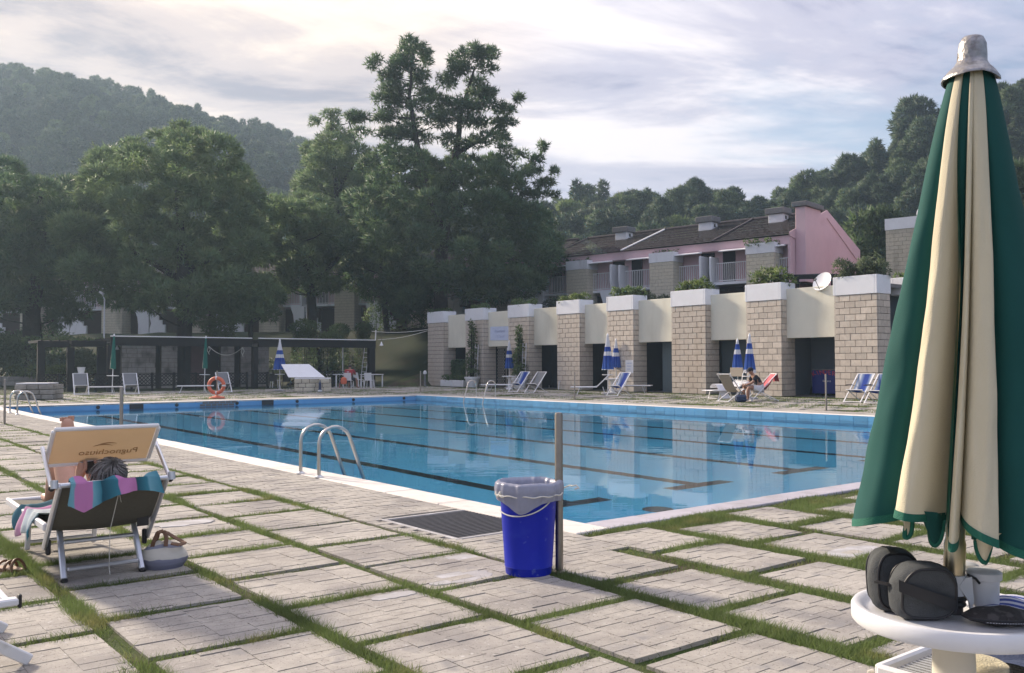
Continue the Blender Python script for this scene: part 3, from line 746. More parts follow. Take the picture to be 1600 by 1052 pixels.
# set-back end of the building to the right
d = ray(1407, 500); uu8 = 28.0; t_ = (uu8+A0.dot(E2))/d.dot(E2); v8 = (d*t_-A0).dot(E1)
stone_pier(bath, 1.8, 2.7, v8-1.8-V0B, v8-V0B, 3.94, False)
planter_box(bath, 1.77, 2.73, v8-1.82-V0B, v8+.36-V0B, 3.945, 4.62)
b = MB(); b.box((2.25, (v8+PIERS[0][0])/2-V0B, 2.0), (.2, PIERS[0][0]-v8, 3.9), b=.01); b.build('cream_panel', M['cream'], bath)
# faded banner on the cream panel of the second bay from the far end
ban = thing('faded_banner', 'faded pale blue paper banner fixed to the cream panel beside the climbing plants', 'banner', W(26.2+.335, bay(5)[1]+V0B-1.1, 3.12), ANG)
M['banner'] = mat('banner_cloth', (.56, .62, .78), .8, var=.07, scale=6); M['banner_ink'] = mat('faded_ink', (.42, .48, .66), .8, var=.12, scale=20)
b = MB(); b.grid(lambda x, y: (.012*math.sin(x*5)*math.sin(y*4)-.004, (x-.5)*1.75, (y-.5)*.80+.03*(x-.5)), 8, 4); b.extr([(-.001, -.875, -.415), (-.001, -.86, -.415), (-.001, -.86, .385), (-.001, -.875, .385)], (-.004, 0, 0)); b.build('cloth', M['banner'], ban)
def text_mesh(body, size, depth=.001, shear=0.0):
    cu = bpy.data.curves.new('lettering', 'FONT'); cu.body = body; cu.size = size; cu.extrude = depth; cu.align_x = 'CENTER'; cu.resolution_u = 3; cu.shear = shear
    o = bpy.data.objects.new('lettering', cu); COL.objects.link(o); bpy.context.view_layer.update()
    me = bpy.data.meshes.new_from_object(o.evaluated_get(bpy.context.evaluated_depsgraph_get())); bpy.data.objects.remove(o); me.name = 'lettering'; return me
def put_text(parent, body, size, mt, mtx, shear=0.0, name='lettering'):
    me = text_mesh(body, size, shear=shear); me.materials.clear(); me.materials.append(mt); o = link(name, me, parent); o.matrix_local = mtx; return o
FACE_X = Matrix(((0, 0, -1, 0), (-1, 0, 0, 0), (0, 1, 0, 0), (0, 0, 0, 1)))     # text that faces local -x, reading towards -y
put_text(ban, 'Ristorante', .24, M['banner_ink'], Matrix.Translation((-.022, -.05, .06)) @ FACE_X, .2); put_text(ban, '"I Tavoli"', .22, M['banner_ink'], Matrix.Translation((-.022, -.12, -.25)) @ FACE_X, .2)

# ================================================================== PINK HOUSES
hs = .56
def house_unit(label, end=False, L1=6.9, py0=2.55):
    h = thing('pink_house', label, 'house', (0, 0, 0), 0, 'pink terraced houses on the bank')
    S = lambda s, t, z: (s, -t, z)
    def bx(mb, s0, s1, t0, t1, z0, z1, bv=0.0): mb.box(((s0+s1)/2, -(t0+t1)/2, (z0+z1)/2), (s1-s0, t1-t0, z1-z0), b=bv)
    L0 = 1.98 if end else 0.0
    zb = 3.0
    b = MB(); bx(b, L0, L1, .60, 10.6, 6.3, 8.9); b.build('wall', M['pink'], h)
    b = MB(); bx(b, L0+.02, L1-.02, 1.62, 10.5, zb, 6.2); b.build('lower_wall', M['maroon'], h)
    b = MB(); bx(b, L0-.1, L1-.0, -.12, .06, 8.42, 8.97, .01); bx(b, L0, L1, .062, .595, 8.80, 8.92); b.build('eaves', M['pink'], h)
    # roof: lapped tile courses
    b = MB(); nr = 17; nw = 56; r0, r1 = Vector((0, -.28, 8.99)), Vector((0, 5.35, 11.05)); sl = (r1-r0); nrm = Vector((0, -sl.z, sl.y)).normalized()
    xs0, xs1 = L0-.15, L1+.02
    for r_ in range(nr):
        for sgn in (1, -1):
            def P(x, y_, r_=r_, sgn=sgn):
                f_ = (r_+y_*1.12)/nr; p = r0+sl*min(f_, 1.0)+nrm*(.055*(1-y_)+.028*math.sin(x*nw*math.pi)+.01*mnoise.noise(Vector((x*30, r_, 2))))
                tt = p.y if sgn > 0 else 10.7-p.y
                return (lerp(xs0, xs1, x), -tt, p.z)
            b.grid(P, nw, 1)
    b.build('roof', M['roof'], h, True)
    b = MB(); b.tube([S(xs0, 5.35, 11.09), S(xs1, 5.35, 11.09)], .12, 8); b.build('ridge_cap', M['roof'], h)
    b = MB(); b.bar(S(L1, -.3, 9.06), S(L1, 5.35, 11.13), .11, .08); b.build('verge_cap', M['roof'], h)
    for (ca, cs, ct) in ((1, 2.6, 3.9),):
        if end: cs = 4.4 if L1 > 6 else 2.9
        ch = MB(); bx(ch, cs-.5, cs+.5, ct-.42, ct+.42, 9.9, 10.95, .02); c_ = ch.build('chimney', M['white_wall'], h)
        ch = MB(); bx(ch, cs-.66, cs+.66, ct-.58, ct+.58, 10.952, 11.34, .03); ch.build('chimney_cap', M['grey_cap'], c_)
        ch = MB(); bx(ch, cs-.505, cs-.5, ct-.1, ct+.14, 10.62, 10.84); ch.build('flue', M['black'], c_)
    # balcony and railing
    b = MB(); bx(b, L0, L1, -.05, .595, 6.28, 6.46, .01); b.build('balcony_floor', M['white_wall'], h)
    for (a, c) in ((.95, 2.55), (4.36, 6.75)):
        if L1 < 6: a, c = (2.0, L1-.02) if a < 2 else (9, 9)
        if c <= a: continue
        if end and a < 2: a, c = 2.0, 2.55
        b = MB(); n = int((c-a)/.135)
        for k in range(n+1): b.bar(S(lerp(a, c, k/n), .02, 6.5), S(lerp(a, c, k/n), .02, 7.62), .045, .03)
        b.bar(S(a, .02, 7.64), S(c, .02, 7.64), .06, .05); b.bar(S(a, .02, 6.54), S(c, .02, 6.54), .05, .05); b.build('railing', M['white_edge'], h)
    if not end:
        for s_, zt in ((.0, 8.05), (.72, 8.15)):
            b = MB(); b.extr([S(s_, .59, 5.9), S(s_, .0, 5.9), S(s_, -.35, 6.4), S(s_, -.45, 7.0), S(s_, -.45, zt-.05), S(s_, -.40, zt), S(s_, .59, zt)], (.13, 0, 0)); b.build('screen_wall', M['white_wall'], h)
        b = MB(); st = [(-1.0, zb), (-1.0, 4.9), (-.72, 4.9), (-.72, 5.3), (-.42, 5.3), (-.42, 5.75), (-.12, 5.75), (-.12, 6.3), (.3, 6.3), (.3, 5.6), (.2, 5.0), (.32, 4.5), (.36, zb)]
        b.extr([S(x, -.55, z) for x, z in st], (0, -.16, 0)); b.build('stair_wall', M['white_wall'], h)
        b = MB(); st = [(.52, zb), (.52, 6.28), (1.75, 6.28), (1.5, 5.6), (1.42, 4.9), (1.42, zb)]
        b.extr([S(x, -.35, z) for x, z in st], (0, -.16, 0)); b.build('stair_wall', M['white_wall'], h)
    for (a, c) in ((.3, 1.25), (5.75, 6.6)):
        if (end and a < 2) or c > L1: continue
        b = MB(); bx(b, a, c, .54, .598, 6.47, 8.42); b.build('door', M['black_wood'], h)
    for (a, c) in ((4.3, 6.3), (.8, 2.6)):                                       # awnings rolled under the eaves
        if end and a < 2: a, c = 2.1, 2.9
        if c > L1: continue
        b = MB(); b.extr([S(a, -.14, 8.46), S(a, -.62, 8.34), S(a, -.62, 8.29), S(a, -.14, 8.34)], (c-a, 0, 0)); b.build('awning', M['white_edge'], h)
    for s_ in (2.75, 4.1):
        if s_ > L1: continue
        b = MB(); b.M = Matrix.Translation(S(s_, .58, 7.7)) @ Matrix.Rotation(R(90), 4, 'X'); b.lathe([(.16, 0), (.16, .05), (.10, .09)], 12); b.build('wall_lamp', M['black'], h)
    # stone pier with its white trough; Empty-less: laid in the house's own frame
    b = MB(); y0, y1 = py0, py0+1.8; x0, x1 = -.75, .45; n = 22; z0, zt = zb, 7.95; chh = (zt-z0)/n
    b.cur = 1; b.box(((y0+y1)/2, -(x0+x1)/2, (z0+zt)/2), (y1-y0-.06, x1-x0-.06, zt-z0)); b.cur = 0
    for r_ in range(n):
        o_ = (r_ % 2)*.5; zc = z0+chh*(r_+.5)
        for fc in range(2):
            a, c = ((y0, y1), (x0, x1))[fc]; m_ = round((c-a)/.45); w = (c-a)/m_
            cu = [a]+[a+w*(i+1-o_) for i in range(m_+(1 if o_ else 0))]; cu[-1] = c
            for e, f_ in zip(cu, cu[1:]):
                if f_-e < .06: continue
                if fc == 0: b.box(((e+f_)/2, -(x0+.025), zc), (f_-e-.014, .06, chh-.014))
                else: b.box((y0+.025, -((max(e, x0+.06)+f_)/2), zc), (.06, f_-max(e, x0+.06)-.014, chh-.014))
    pr = b.build('pier', [M['stone_pale'], M['joint']], h)
    b = MB(); t_ = .09; X0, X1, Y0, Y1 = y0-.03, y1+.03, -x1-.03, -x0+.03; z0, z1 = 7.952, 8.58
    b.box(((X0+X1)/2, Y0+t_/2, (z0+z1)/2), (X1-X0, t_, z1-z0)); b.box(((X0+X1)/2, Y1-t_/2, (z0+z1)/2), (X1-X0, t_, z1-z0))
    b.box((X0+t_/2, (Y0+Y1)/2, (z0+z1)/2), (t_, Y1-Y0-2*t_, z1-z0)); b.box((X1-t_/2, (Y0+Y1)/2, (z0+z1)/2), (t_, Y1-Y0-2*t_, z1-z0)); b.cur = 1; b.box(((X0+X1)/2, (Y0+Y1)/2, z1-.22), (X1-X0-2*t_, Y1-Y0-2*t_, .2))
    b.build('planter_box', [M['white_wall'], M['soil']], h)
    if end:                                                            # gable with its chimney breast
        b = MB(); g_ = [(-.1, 6.2), (-.1, 8.97), (5.35, 11.0), (10.75, 9.0), (10.75, 6.2)]
        b.extr([S(1.98, t, z) for t, z in g_], (-.16, 0, 0)); b.build('gable', M['pink'], h)
        b = MB(); b.extr([S(1.81, t, z) for t, z in [(-.22, 8.92), (-.3, 9.12), (5.35, 11.14), (10.95, 9.08), (10.95, 8.4), (10.3, 8.4), (5.35, 10.62), (.5, 8.80)]], (-.035, 0, 0)); b.build('gable_trim', M['pink'], h)
        b = MB(); bx(b, 1.18, 1.80, .6, 2.9, 6.2, 10.72, .02); c_ = b.build('gable_chimney', M['pink'], h)
        b = MB(); bx(b, 1.02, 1.98, .46, 3.04, 10.722, 11.02, .03); b.build('chimney_cap', M['grey_cap'], c_)
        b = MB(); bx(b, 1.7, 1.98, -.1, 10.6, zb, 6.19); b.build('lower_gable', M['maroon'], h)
    return h
hend = house_unit('pink house at the near end of the terrace with a plain gable and chimney breast', True)
hend.location = HW(-1.98, 0, 0); hend.rotation_euler = (0, 0, HANG)
hmid = house_unit('pink house next to the gable end, a white strip along its far roof edge')
pts_h = [HW(4.92, 0), HW(11.82, 0), HW(18.72, 0)]+[Vector((D(px, 560, z).x, z, 0)) for px, z in ((722, 70), (605, 74.5), (487, 77), (367, 78.5), (245, 80), (122, 82), (-5, 85), (-130, 89))]
hl = ['', 'pink house in the middle of the terrace, just left of the white roof strip', 'pink house half hidden by the right edge of the tall pine crown',
      'pink house behind the trunk of the tallest pine', 'pink house with white stepped stair wall above the grassy bank', 'pink house with white balcony behind the forked pine trunk',
      'pink house behind the clipped dome bush above the pergola', 'pink house hidden by the broad pale green pine', 'pink house with white stair wall near the lamp post', 'pink house behind the hazy pine at the far end of the terrace']
HOUSES = []
for k in range(10):
    a, c = pts_h[k], pts_h[k+1]; dv = c-a
    h = hmid if k == 0 else clone(hmid, (0, 0, 0), 0, hl[k])
    h.location = a; h.rotation_euler = (0, 0, math.atan2(dv.y, dv.x)); h.scale = (dv.length/6.9, 1, 1); HOUSES.append(h)
for ch_ in hmid.children:
    if ch_.name.startswith('verge_cap'): ch_.data = ch_.data.copy(); ch_.data.materials[0] = M['white_edge']
# a further house at the right, mostly behind the parasol
d0 = D(1412, 500, 50)
h2 = house_unit('pink house at far right, its stone pier and chimney showing beside the big parasol', True, 3.9, 4.2)
h2.rotation_euler = (0, 0, HANG); h2.location = Vector((d0.x, 50, .8))-Matrix.Rotation(HANG, 3, 'Z') @ Vector((5.1, .75, 0))
# black corrugated pergola roof below the gable
bp_ = thing('dark_canopy', 'black corrugated canopy roof below the pink gable behind the satellite dish', 'canopy', (0, 0, 0))
c0, c1 = D(1195, 431, 47), D(1330, 429, 44.5)
b = MB(); n = 40
b.grid(lambda x, y: c0.lerp(c1, x)+Vector((.66, .75, 0))*(3.4*y)+Vector((0, 0, .32*y*(1-abs(x-.4))+.035*math.sin(x*n*math.pi))), n*2, 3); b.build('roof_sheet', M['black_wood'], bp_, True)
for k in range(6):
    p = c0.lerp(c1, k/5); b = MB(); b.bar((p.x, p.y+.1, 3.9), (p.x, p.y+.1, p.z+.0), .12, .12); b.build('post', M['black_wood'], bp_)
b = MB(); b.bar(c0+Vector((0, 0, -.1)), c1+Vector((0, 0, -.1)), .12, .2); b.build('beam', M['black_wood'], bp_)
# satellite dishes
def dish(name_l, base, face, rad, mast):
    o = thing('satellite_dish', name_l, 'satellite dish', base, math.atan2(face[1], face[0]))
    mt = Matrix.Translation((.18, 0, mast)) @ Matrix.Rotation(R(62), 4, 'Y')
    b = MB(); b.M = mt; b.lathe([(0, 0), (rad*.35, .012), (rad*.7, .05), (rad, .11), (rad, .125), (rad*.7, .065), (0, .015)], 24, cap0=False, cap1=False); b.build('reflector', M['white_edge'], o, True)
    b = MB(); b.tube([(0, 0, 0), (0, 0, mast*.6), (.04, 0, mast*.85), (.17, 0, mast)], .025, 8); b.build('bracket', M['post_steel'], o)
    e = mt @ Vector((rad*.9, 0, .05)); f_ = mt @ Vector((rad*.35, 0, rad*1.15))
    b = MB(); b.tube([e, f_], .014, 6); b.build('feed_arm', M['black'], o)
    b = MB(); b.M = Matrix.Translation(f_) @ Matrix.Rotation(R(-50), 4, 'Y'); b.lathe([(.03, -.05), (.045, 0), (.045, .06)], 10); b.build('receiver', M['grey_cap'], o)
    return o
pd = D(1292, 455, 36.1); dish('white satellite dish on the cream panel between two planter boxes', pd, (-.85, -.52), .42, .32)
pd = D(1453, 345, 52); dish('small white satellite dish by the pink chimney beside the parasol', pd, (-.85, -.5), .62, .55)

# ================================================================== BAR PERGOLA, FENCE, LOW WALL
VP = 44.0
def Uat(px, v, py=560): d = ray(px, py); t_ = (v+A0.dot(E1))/d.dot(E1); return (d*t_-A0).dot(E2)
perg = thing('bar_pergola', 'long black timber pergola with a white roof edge at the far end of the pool', 'pergola', W(0, VP, 0), ANG)
u_l, u_r = Uat(172, VP), Uat(586, VP); zt = 2.86
for px in (172, 398, 580):
    u = Uat(px, VP); w = .30 if px != 580 else .42; b = MB(); b.box((u, 0, 1.18), (w, .3, 2.42), b=.012); b.build('post', M['black_wood'], perg)
for px in (172, 290, 398, 500, 580):
    u = Uat(px, VP+4); b = MB(); b.box((u, 4.0, 1.18), (.2, .2, 2.42), b=.012); b.build('post', M['black_wood'], perg)
for (a, c) in ((172, 393), (403, 586)):
    b = MB(); ua, uc = Uat(a, VP), Uat(c, VP); b.box(((ua+uc)/2, -.02, 2.60), (uc-ua, .16, .44), b=.01); b.build('beam', M['black_wood'], perg)
    b = MB(); b.box(((ua+uc)/2, -.06, 2.865), (uc-ua, .12, .05), b=.006); b.build('white_edge', M['white_edge'], perg)
n_ = 26
for k in range(n_):
    u = lerp(u_l, u_r, (k+.5)/n_); b = MB(); b.box((u, 2.05, 2.72), (.09, 4.3, .16)); b.build('rafter', M['black_wood'], perg)
b = MB(); b.tube([(u_r, -.05, 2.86), (u_r+.03, -.05, 3.5)], .03, 6); b.build('roof_edge_post', M['white_edge'], perg)
# left wing of the pergola
wing = thing('side_pergola', 'weathered black pergola beams left of the bar, overgrown along the top', 'pergola', W(0, VP+1.6, 0), ANG)
ul, ur = Uat(58, VP+1.6), Uat(166, VP+1.6)
for px in (64, 110): u = Uat(px, VP+1.6); b = MB(); b.box((u, 0, 1.15), (.34, .3, 2.3), b=.012); b.build('post', M['black_wood'], wing)
for k, (a, c) in enumerate(((ul, Uat(108, VP+1.6)), (Uat(111, VP+1.6), ur))): b = MB(); b.box(((a+c)/2, 0, 2.45+.04*k), (c-a, .14, .32), b=.01); b.build('beam', M['black_wood'], wing)
for k in range(8): u = lerp(ul, ur, (k+.5)/8); b = MB(); b.box((u, 1.6, 2.60), (.09, 3.2, .14)); b.build('rafter', M['black_wood'], wing)
# bar building behind
bar = thing('bar_building', 'stone walled bar with dark doorways under the black pergola', 'building', W(0, VP+4.6, 0), ANG)
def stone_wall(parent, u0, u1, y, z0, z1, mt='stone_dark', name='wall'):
    b = MB(); b.cur = 1; b.box(((u0+u1)/2, y+.12, (z0+z1)/2), (u1-u0, .2, z1-z0)); b.cur = 0; z = z0
    while z < z1-.08:
        h = min(random.uniform(.2, .3), z1-z); u = u0-random.uniform(0, .2)
        while u < u1-.02:
            l = random.uniform(.3, .62); a, c = max(u, u0), min(u+l, u1); u += l
            if c-a > .05: b.box(((a+c)/2, y+random.uniform(-.02, .01), z+h/2), (c-a-.02, .1, h-.02))
        z += h
    return b.build(name, [M[mt], M['joint']], parent)
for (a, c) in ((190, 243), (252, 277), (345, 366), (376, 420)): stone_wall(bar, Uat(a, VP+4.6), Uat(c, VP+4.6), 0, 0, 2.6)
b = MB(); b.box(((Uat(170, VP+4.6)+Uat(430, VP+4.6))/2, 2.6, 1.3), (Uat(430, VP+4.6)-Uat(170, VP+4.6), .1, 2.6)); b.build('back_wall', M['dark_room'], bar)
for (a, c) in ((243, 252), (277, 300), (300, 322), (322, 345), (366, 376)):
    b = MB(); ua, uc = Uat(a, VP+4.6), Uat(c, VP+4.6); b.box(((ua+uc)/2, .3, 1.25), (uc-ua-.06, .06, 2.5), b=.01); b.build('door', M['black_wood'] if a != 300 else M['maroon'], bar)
b = MB(); b.box(((Uat(170, VP+4.6)+Uat(430, VP+4.6))/2, 1.3, 2.68), (Uat(430, VP+4.6)-Uat(170, VP+4.6), 3.0, .12)); b.build('roof', M['grey_cap'], bar)
# lattice fence
VF = 43.2
fence = thing('lattice_fence', 'low black lattice fence in front of the bar pergola', 'fence', W(0, VF, 0), ANG)
fp = [60, 92, 120, 150, 172, 206, 238, 272, 306, 342, 386]
for px in fp+[398, 418]:
    u = Uat(px, VF); b = MB(); b.box((u, 0, .48), (.10, .10, .96), b=.006); b.build('post', M['black_wood'], fence)
def lattice(u0, u1, z0, z1, stp=.19):
    b = MB(); H_ = z1-z0
    for sg in (-1, 1):
        k = u0-H_-(.0)
        while k < u1+H_:
            a0, a1 = (k, k+H_) if sg > 0 else (k+H_, k)
            t0, t1 = 0.0, 1.0
            lo, hi = (u0-a0)/(a1-a0), (u1-a0)/(a1-a0)
            t0, t1 = max(0, min(lo, hi)), min(1, max(lo, hi))
            if t1-t0 > .05: b.bar((lerp(a0, a1, t0), .012*sg, lerp(z0, z1, t0)), (lerp(a0, a1, t1), .012*sg, lerp(z0, z1, t1)), .035, .014, up=(0, 1, 0))
            k += stp
    for z in (z0, z1): b.bar((u0, 0, z), (u1, 0, z), .05, .05)
    return b
for a, c in zip(fp+[398], fp[1:]+[398, 418]):
    if (a, c) == (386, 398): continue
    lattice(Uat(a, VF)+.05, Uat(c, VF)-.05, .30, .90).build('lattice_panel', M['black_wood'], fence)
fence2 = thing('lattice_fence', 'black lattice fence beside the white tables, right of the stone well', 'fence', W(0, VF+.4, 0), ANG)
f2 = [494, 520, 546]
for px in f2: u = Uat(px, VF+.4); b = MB(); b.box((u, 0, .5), (.1, .1, 1.0), b=.006); b.build('post', M['black_wood'], fence2)
for a, c in zip(f2, f2[1:]): lattice(Uat(a, VF+.4)+.05, Uat(c, VF+.4)-.05, .3, .95).build('lattice_panel', M['black_wood'], fence2)
# low retaining wall of rough stone along the foot of the bank
def low_wall(label, P0, P1, hgt):
    v = P1-P0; v.z = 0; o = thing('stone_wall', label, 'wall', (P0.x, P0.y, 0), math.atan2(v.y, v.x)); l = v.length
    b = MB(); b.box((l/2, .2, hgt/2), (l, .3, hgt)); b.build('core', M['joint'], o); n = int(l/.75)
    cap = MB()
    for k in range(n):
        for r_ in range(2):
            a = l*(k+(.5 if r_ else 0))/n; c = min(a+l/n, l); h2 = hgt/2
            bb = MB(); bb.box(((a+c)/2, .02+random.uniform(-.02, .02), h2*(r_+.5)), (c-a-.02, .14, h2-.02), b=.015); bb.build('stone', M['stone_dark'], o)
    return o
low_wall('low rough stone wall at the foot of the lawn bank, right of the pergola', D(592, 600, 60.5), D(668, 600, 58.5), .55)
low_wall('low rough stone wall beside the old bushes at far left', D(-60, 600, 61), D(64, 600, 61.5), .62)
# plants' trough wall seen behind the hedge
# ================================================================== VEGETATION
def tufts_of(C, Rd, cnt, ln, wd, nb=4, up=.30, spread=.6, inner=.72):
    """leaf tufts through the volume of ellipsoid clumps -> verts, tris"""
    C = np.asarray(C, float); Rd = np.asarray(Rd, float); cnt = np.asarray(cnt, int); idx = np.repeat(np.arange(len(C)), cnt); n = len(idx)
    d = rng.normal(size=(n, 3)); d[:, 2] += up; d /= np.linalg.norm(d, axis=1)[:, None]
    rr = inner+(1-inner)*rng.random(n)**.6; rr *= 1+.10*rng.normal(size=n)
    P = C[idx]+d*Rd[idx]*rr[:, None]
    P = np.repeat(P, nb, 0); d = np.repeat(d, nb, 0); m = n*nb
    t = d*1.0+rng.normal(size=(m, 3))*spread; t[:, 2] += .2; t /= np.linalg.norm(t, axis=1)[:, None]
    s = np.cross(t, rng.normal(size=(m, 3))); s /= np.linalg.norm(s, axis=1)[:, None]+1e-9
    l = ln*rng.uniform(.6, 1.25, m); w = wd*rng.uniform(.7, 1.3, m)
    V = np.empty((m, 3, 3)); V[:, 0] = P-s*(w/2)[:, None]; V[:, 1] = P+s*(w/2)[:, None]; V[:, 2] = P+t*l[:, None]
    nn = d*1.0+rng.normal(size=(m, 3))*.32; nn /= np.linalg.norm(nn, axis=1)[:, None]
    gn = np.cross(V[:, 1]-V[:, 0], V[:, 2]-V[:, 0]); fl = (gn*nn).sum(1) < 0
    tmp = V[fl, 0].copy(); V[fl, 0] = V[fl, 1]; V[fl, 1] = tmp
    global LASTN; LASTN = np.repeat(nn, 3, 0)
    return V.reshape(-1, 3), np.arange(3*m).reshape(-1, 3)
def crown_mesh(name, V, T, mt): me = arr_mesh(name, V, T, mt); set_normals(me, LASTN); return me
def in_poly(x, y, P):
    r = False; n = len(P)
    for i in range(n):
        x0, y0 = P[i]; x1, y1 = P[i-1]
        if (y0 > y) != (y1 > y) and x < (x1-x0)*(y-y0)/(y1-y0)+x0: r = not r
    return r
def px_tree(name, label, cat, mt, dep, base, trunk, polys, extra=(), ln=.40, wd=.085, dens=1.0, group=None, depth_k=.5, limbs=True, tr=.36, nb=4):
    """one tree: trunk points and crown clumps given where they stand, at distance dep"""
    bz = terr(D(*base, dep).x, dep); b0 = Vector((D(*base, dep).x, dep, bz-.1))
    o = thing(name, label, cat, b0, 0, group)
    C, Rd = [], []
    for (poly, n, r0, r1) in polys:
        xs = [p[0] for p in poly]; ys = [p[1] for p in poly]; cxp = sum(xs)/len(xs); hw = (max(xs)-min(xs))/2; k = 0; tries = 0
        lay = [[], [], []]
        while k < n*1.5 and tries < 6000:
            tries += 1; x, y = random.uniform(min(xs), max(xs)), random.uniform(min(ys), max(ys)); r = random.uniform(r0, r1)
            if not (in_poly(x, y, poly) and in_poly(x, y-r*.45, poly)): continue
            li = k % 3
            if any((x-a)**2+(1.45*(y-c))**2 < (.60*(r+q))**2*2.3 for a, c, q in lay[li]): 
                if tries % 25 == 0: k += 1
                continue
            e = math.sqrt(max(0, 1-((x-cxp)/hw)**2)); dz = (-.95, .1, .95)[li]*e*hw/F*dep*depth_k*1.6+random.uniform(-.4, .4)
            lay[li].append((x, y, r)); p = D(x, y, dep+dz); r = r/F*(dep+dz)
            C.append(p); Rd.append((r*random.uniform(.95, 1.15), r*random.uniform(.95, 1.15), r*random.uniform(.60, .78))); k += 1
    XC, XR = [], []
    for (x, y, rx, ry) in extra:
        for k in range(2):
            p = D(x+random.uniform(-.5, .5)*rx, y+random.uniform(-.4, .4)*ry, dep); p.y += random.uniform(-1.2, 1.2); XC.append(list(p-b0)); XR.append((rx*.72/F*dep, (rx+ry)/2*.7/F*dep, ry*.62/F*dep))
    Cl = np.array([list(c-b0) for c in C]); Rr = np.array(Rd)
    cnt = np.maximum(20, (dens*430*Rr[:, 0]*Rr[:, 2]*1.15)*(.38/ln)**1.0).astype(int)
    V, T = tufts_of(Cl, Rr, cnt, ln, wd, nb); nn_ = LASTN
    if XC:
        Xr = np.array(XR); V2, T2 = tufts_of(XC, Xr, np.maximum(18, dens*330*Xr[:, 0]*Xr[:, 2]).astype(int), ln*.9, wd*.9, nb, .3, .95, .15); T = np.concatenate([T, T2+len(V)]); V = np.concatenate([V, V2]); globals()['LASTN'] = np.concatenate([nn_, LASTN]); Cl = np.concatenate([Cl, np.array(XC)])
    cr = link('crown', crown_mesh('crown', V, T, mt), o)
    b = MB()
    for st in trunk:
        pts = [D(x, y, dep+dz)-b0 for (x, y, w, dz) in st]; rs = [w/2/F*dep for (x, y, w, dz) in st]
        if st is trunk[0]: pts[0] = Vector((pts[0].x, pts[0].y, -.3))
        q, rq = [], []
        for i in range(len(pts)-1):
            for k in range(4):
                f_ = k/4; pp = pts[i].lerp(pts[i+1], f_); pp += Vector((mnoise.noise(pp*1.1), mnoise.noise(pp*1.1+Vector((7, 0, 0))), 0))*.12*(0 if i == 0 and k == 0 else 1); q.append(pp); rq.append(lerp(rs[i], rs[i+1], f_))
        q.append(pts[-1]); rq.append(rs[-1]); b.tube(q, rq, 9)
    if limbs:
        main = [D(x, y, dep+dz)-b0 for st in trunk for (x, y, w, dz) in st]; ax = [D(x, y, dep+dz)-b0 for (x, y, w, dz) in trunk[0]]
        allp = []
        for st in trunk:
            pp = [D(x, y, dep+dz)-b0 for (x, y, w, dz) in st]
            for i in range(len(pp)-1):
                for k in range(6): allp.append(pp[i].lerp(pp[i+1], k/6))
        for c in Cl[::3]:
            c = Vector(c); best = min(allp, key=lambda a: (Vector((a.x-c.x, a.y-c.y, 0)).length*.2+abs(a.z-(c.z-.35*Vector((a.x-c.x, a.y-c.y, 0)).length))+(3 if a.z < 2.5 else 0)))
            mid = best.lerp(c, .5)+Vector((0, 0, -.06*(c-best).length)); l = (c-best).length
            if .4 < l < 4.2 and abs(c.x-best.x) < 3.2: b.tube([best, best.lerp(mid, .5)+Vector((random.uniform(-.1, .1), 0, 0)), mid, mid.lerp(c, .6), c], [.03+.010*l, .03+.007*l, .025+.005*l, .02, .012], 5)
    b.build('trunk', M['bark'], o, True)
    return o
CP_TOPS = [(648, 66, 22, 20), (662, 88, 14, 22), (630, 88, 22, 16), (620, 112, 30, 18), (652, 118, 22, 22), (588, 100, 18, 12), (604, 122, 30, 16), (598, 142, 26, 14), (634, 146, 36, 20), (664, 140, 22, 16), (612, 168, 28, 14), (648, 176, 30, 18), (590, 180, 26, 12), (552, 186, 22, 12), (572, 196, 28, 12), (606, 204, 40, 18), (642, 212, 34, 18),
           (772, 72, 12, 18), (762, 92, 22, 16), (742, 84, 16, 18), (716, 92, 16, 24), (724, 116, 26, 18), (754, 118, 26, 16), (704, 132, 24, 18), (738, 142, 34, 18), (770, 146, 18, 12), (690, 156, 28, 16), (722, 168, 34, 18), (756, 168, 34, 14), (794, 172, 26, 12), (808, 158, 13, 12), (776, 190, 30, 12), (740, 196, 36, 16), (700, 194, 32, 16), (676, 178, 26, 14), (786, 212, 22, 12), (752, 222, 36, 16), (700, 222, 28, 16),
           (852, 226, 11, 14), (842, 246, 15, 12), (830, 262, 20, 12), (816, 278, 20, 12), (866, 272, 12, 10), (852, 288, 22, 12), (836, 304, 26, 14), (800, 240, 24, 12), (790, 258, 28, 14), (868, 304, 12, 9)]
px_tree('tall_pine', 'tallest dark pine with two spires and a wide crown behind the stone building', 'tree', M['pine_dark'], 63, (691, 505),
        [[(691, 520, 24, 0), (688, 440, 21, 0), (692, 380, 18, 0), (703, 300, 14, .3), (712, 240, 11, .4), (722, 170, 7, .4), (742, 105, 3, .4)], [(692, 380, 14, 0), (668, 300, 10, -.5), (650, 220, 8, -.6), (640, 150, 5, -.6), (646, 80, 2.5, -.6)], [(712, 240, 8, .4), (760, 215, 5, .6), (805, 165, 3, .8)], [(700, 330, 9, .2), (780, 300, 6, .8), (845, 240, 3, 1)]],
        [([(600, 225), (650, 235), (700, 240), (760, 240), (800, 262), (818, 300), (800, 330), (720, 310), (640, 300), (590, 290), (570, 250)], 34, 13, 21),
         ([(560, 290), (650, 300), (760, 300), (830, 318), (868, 380), (862, 420), (820, 440), (740, 440), (640, 425), (570, 400), (530, 370)], 50, 18, 30),
         ([(610, 420), (720, 425), (840, 425), (852, 446), (800, 462), (740, 470), (716, 446), (668, 446), (660, 474), (616, 460)], 22, 13, 22)], CP_TOPS, dens=.95)
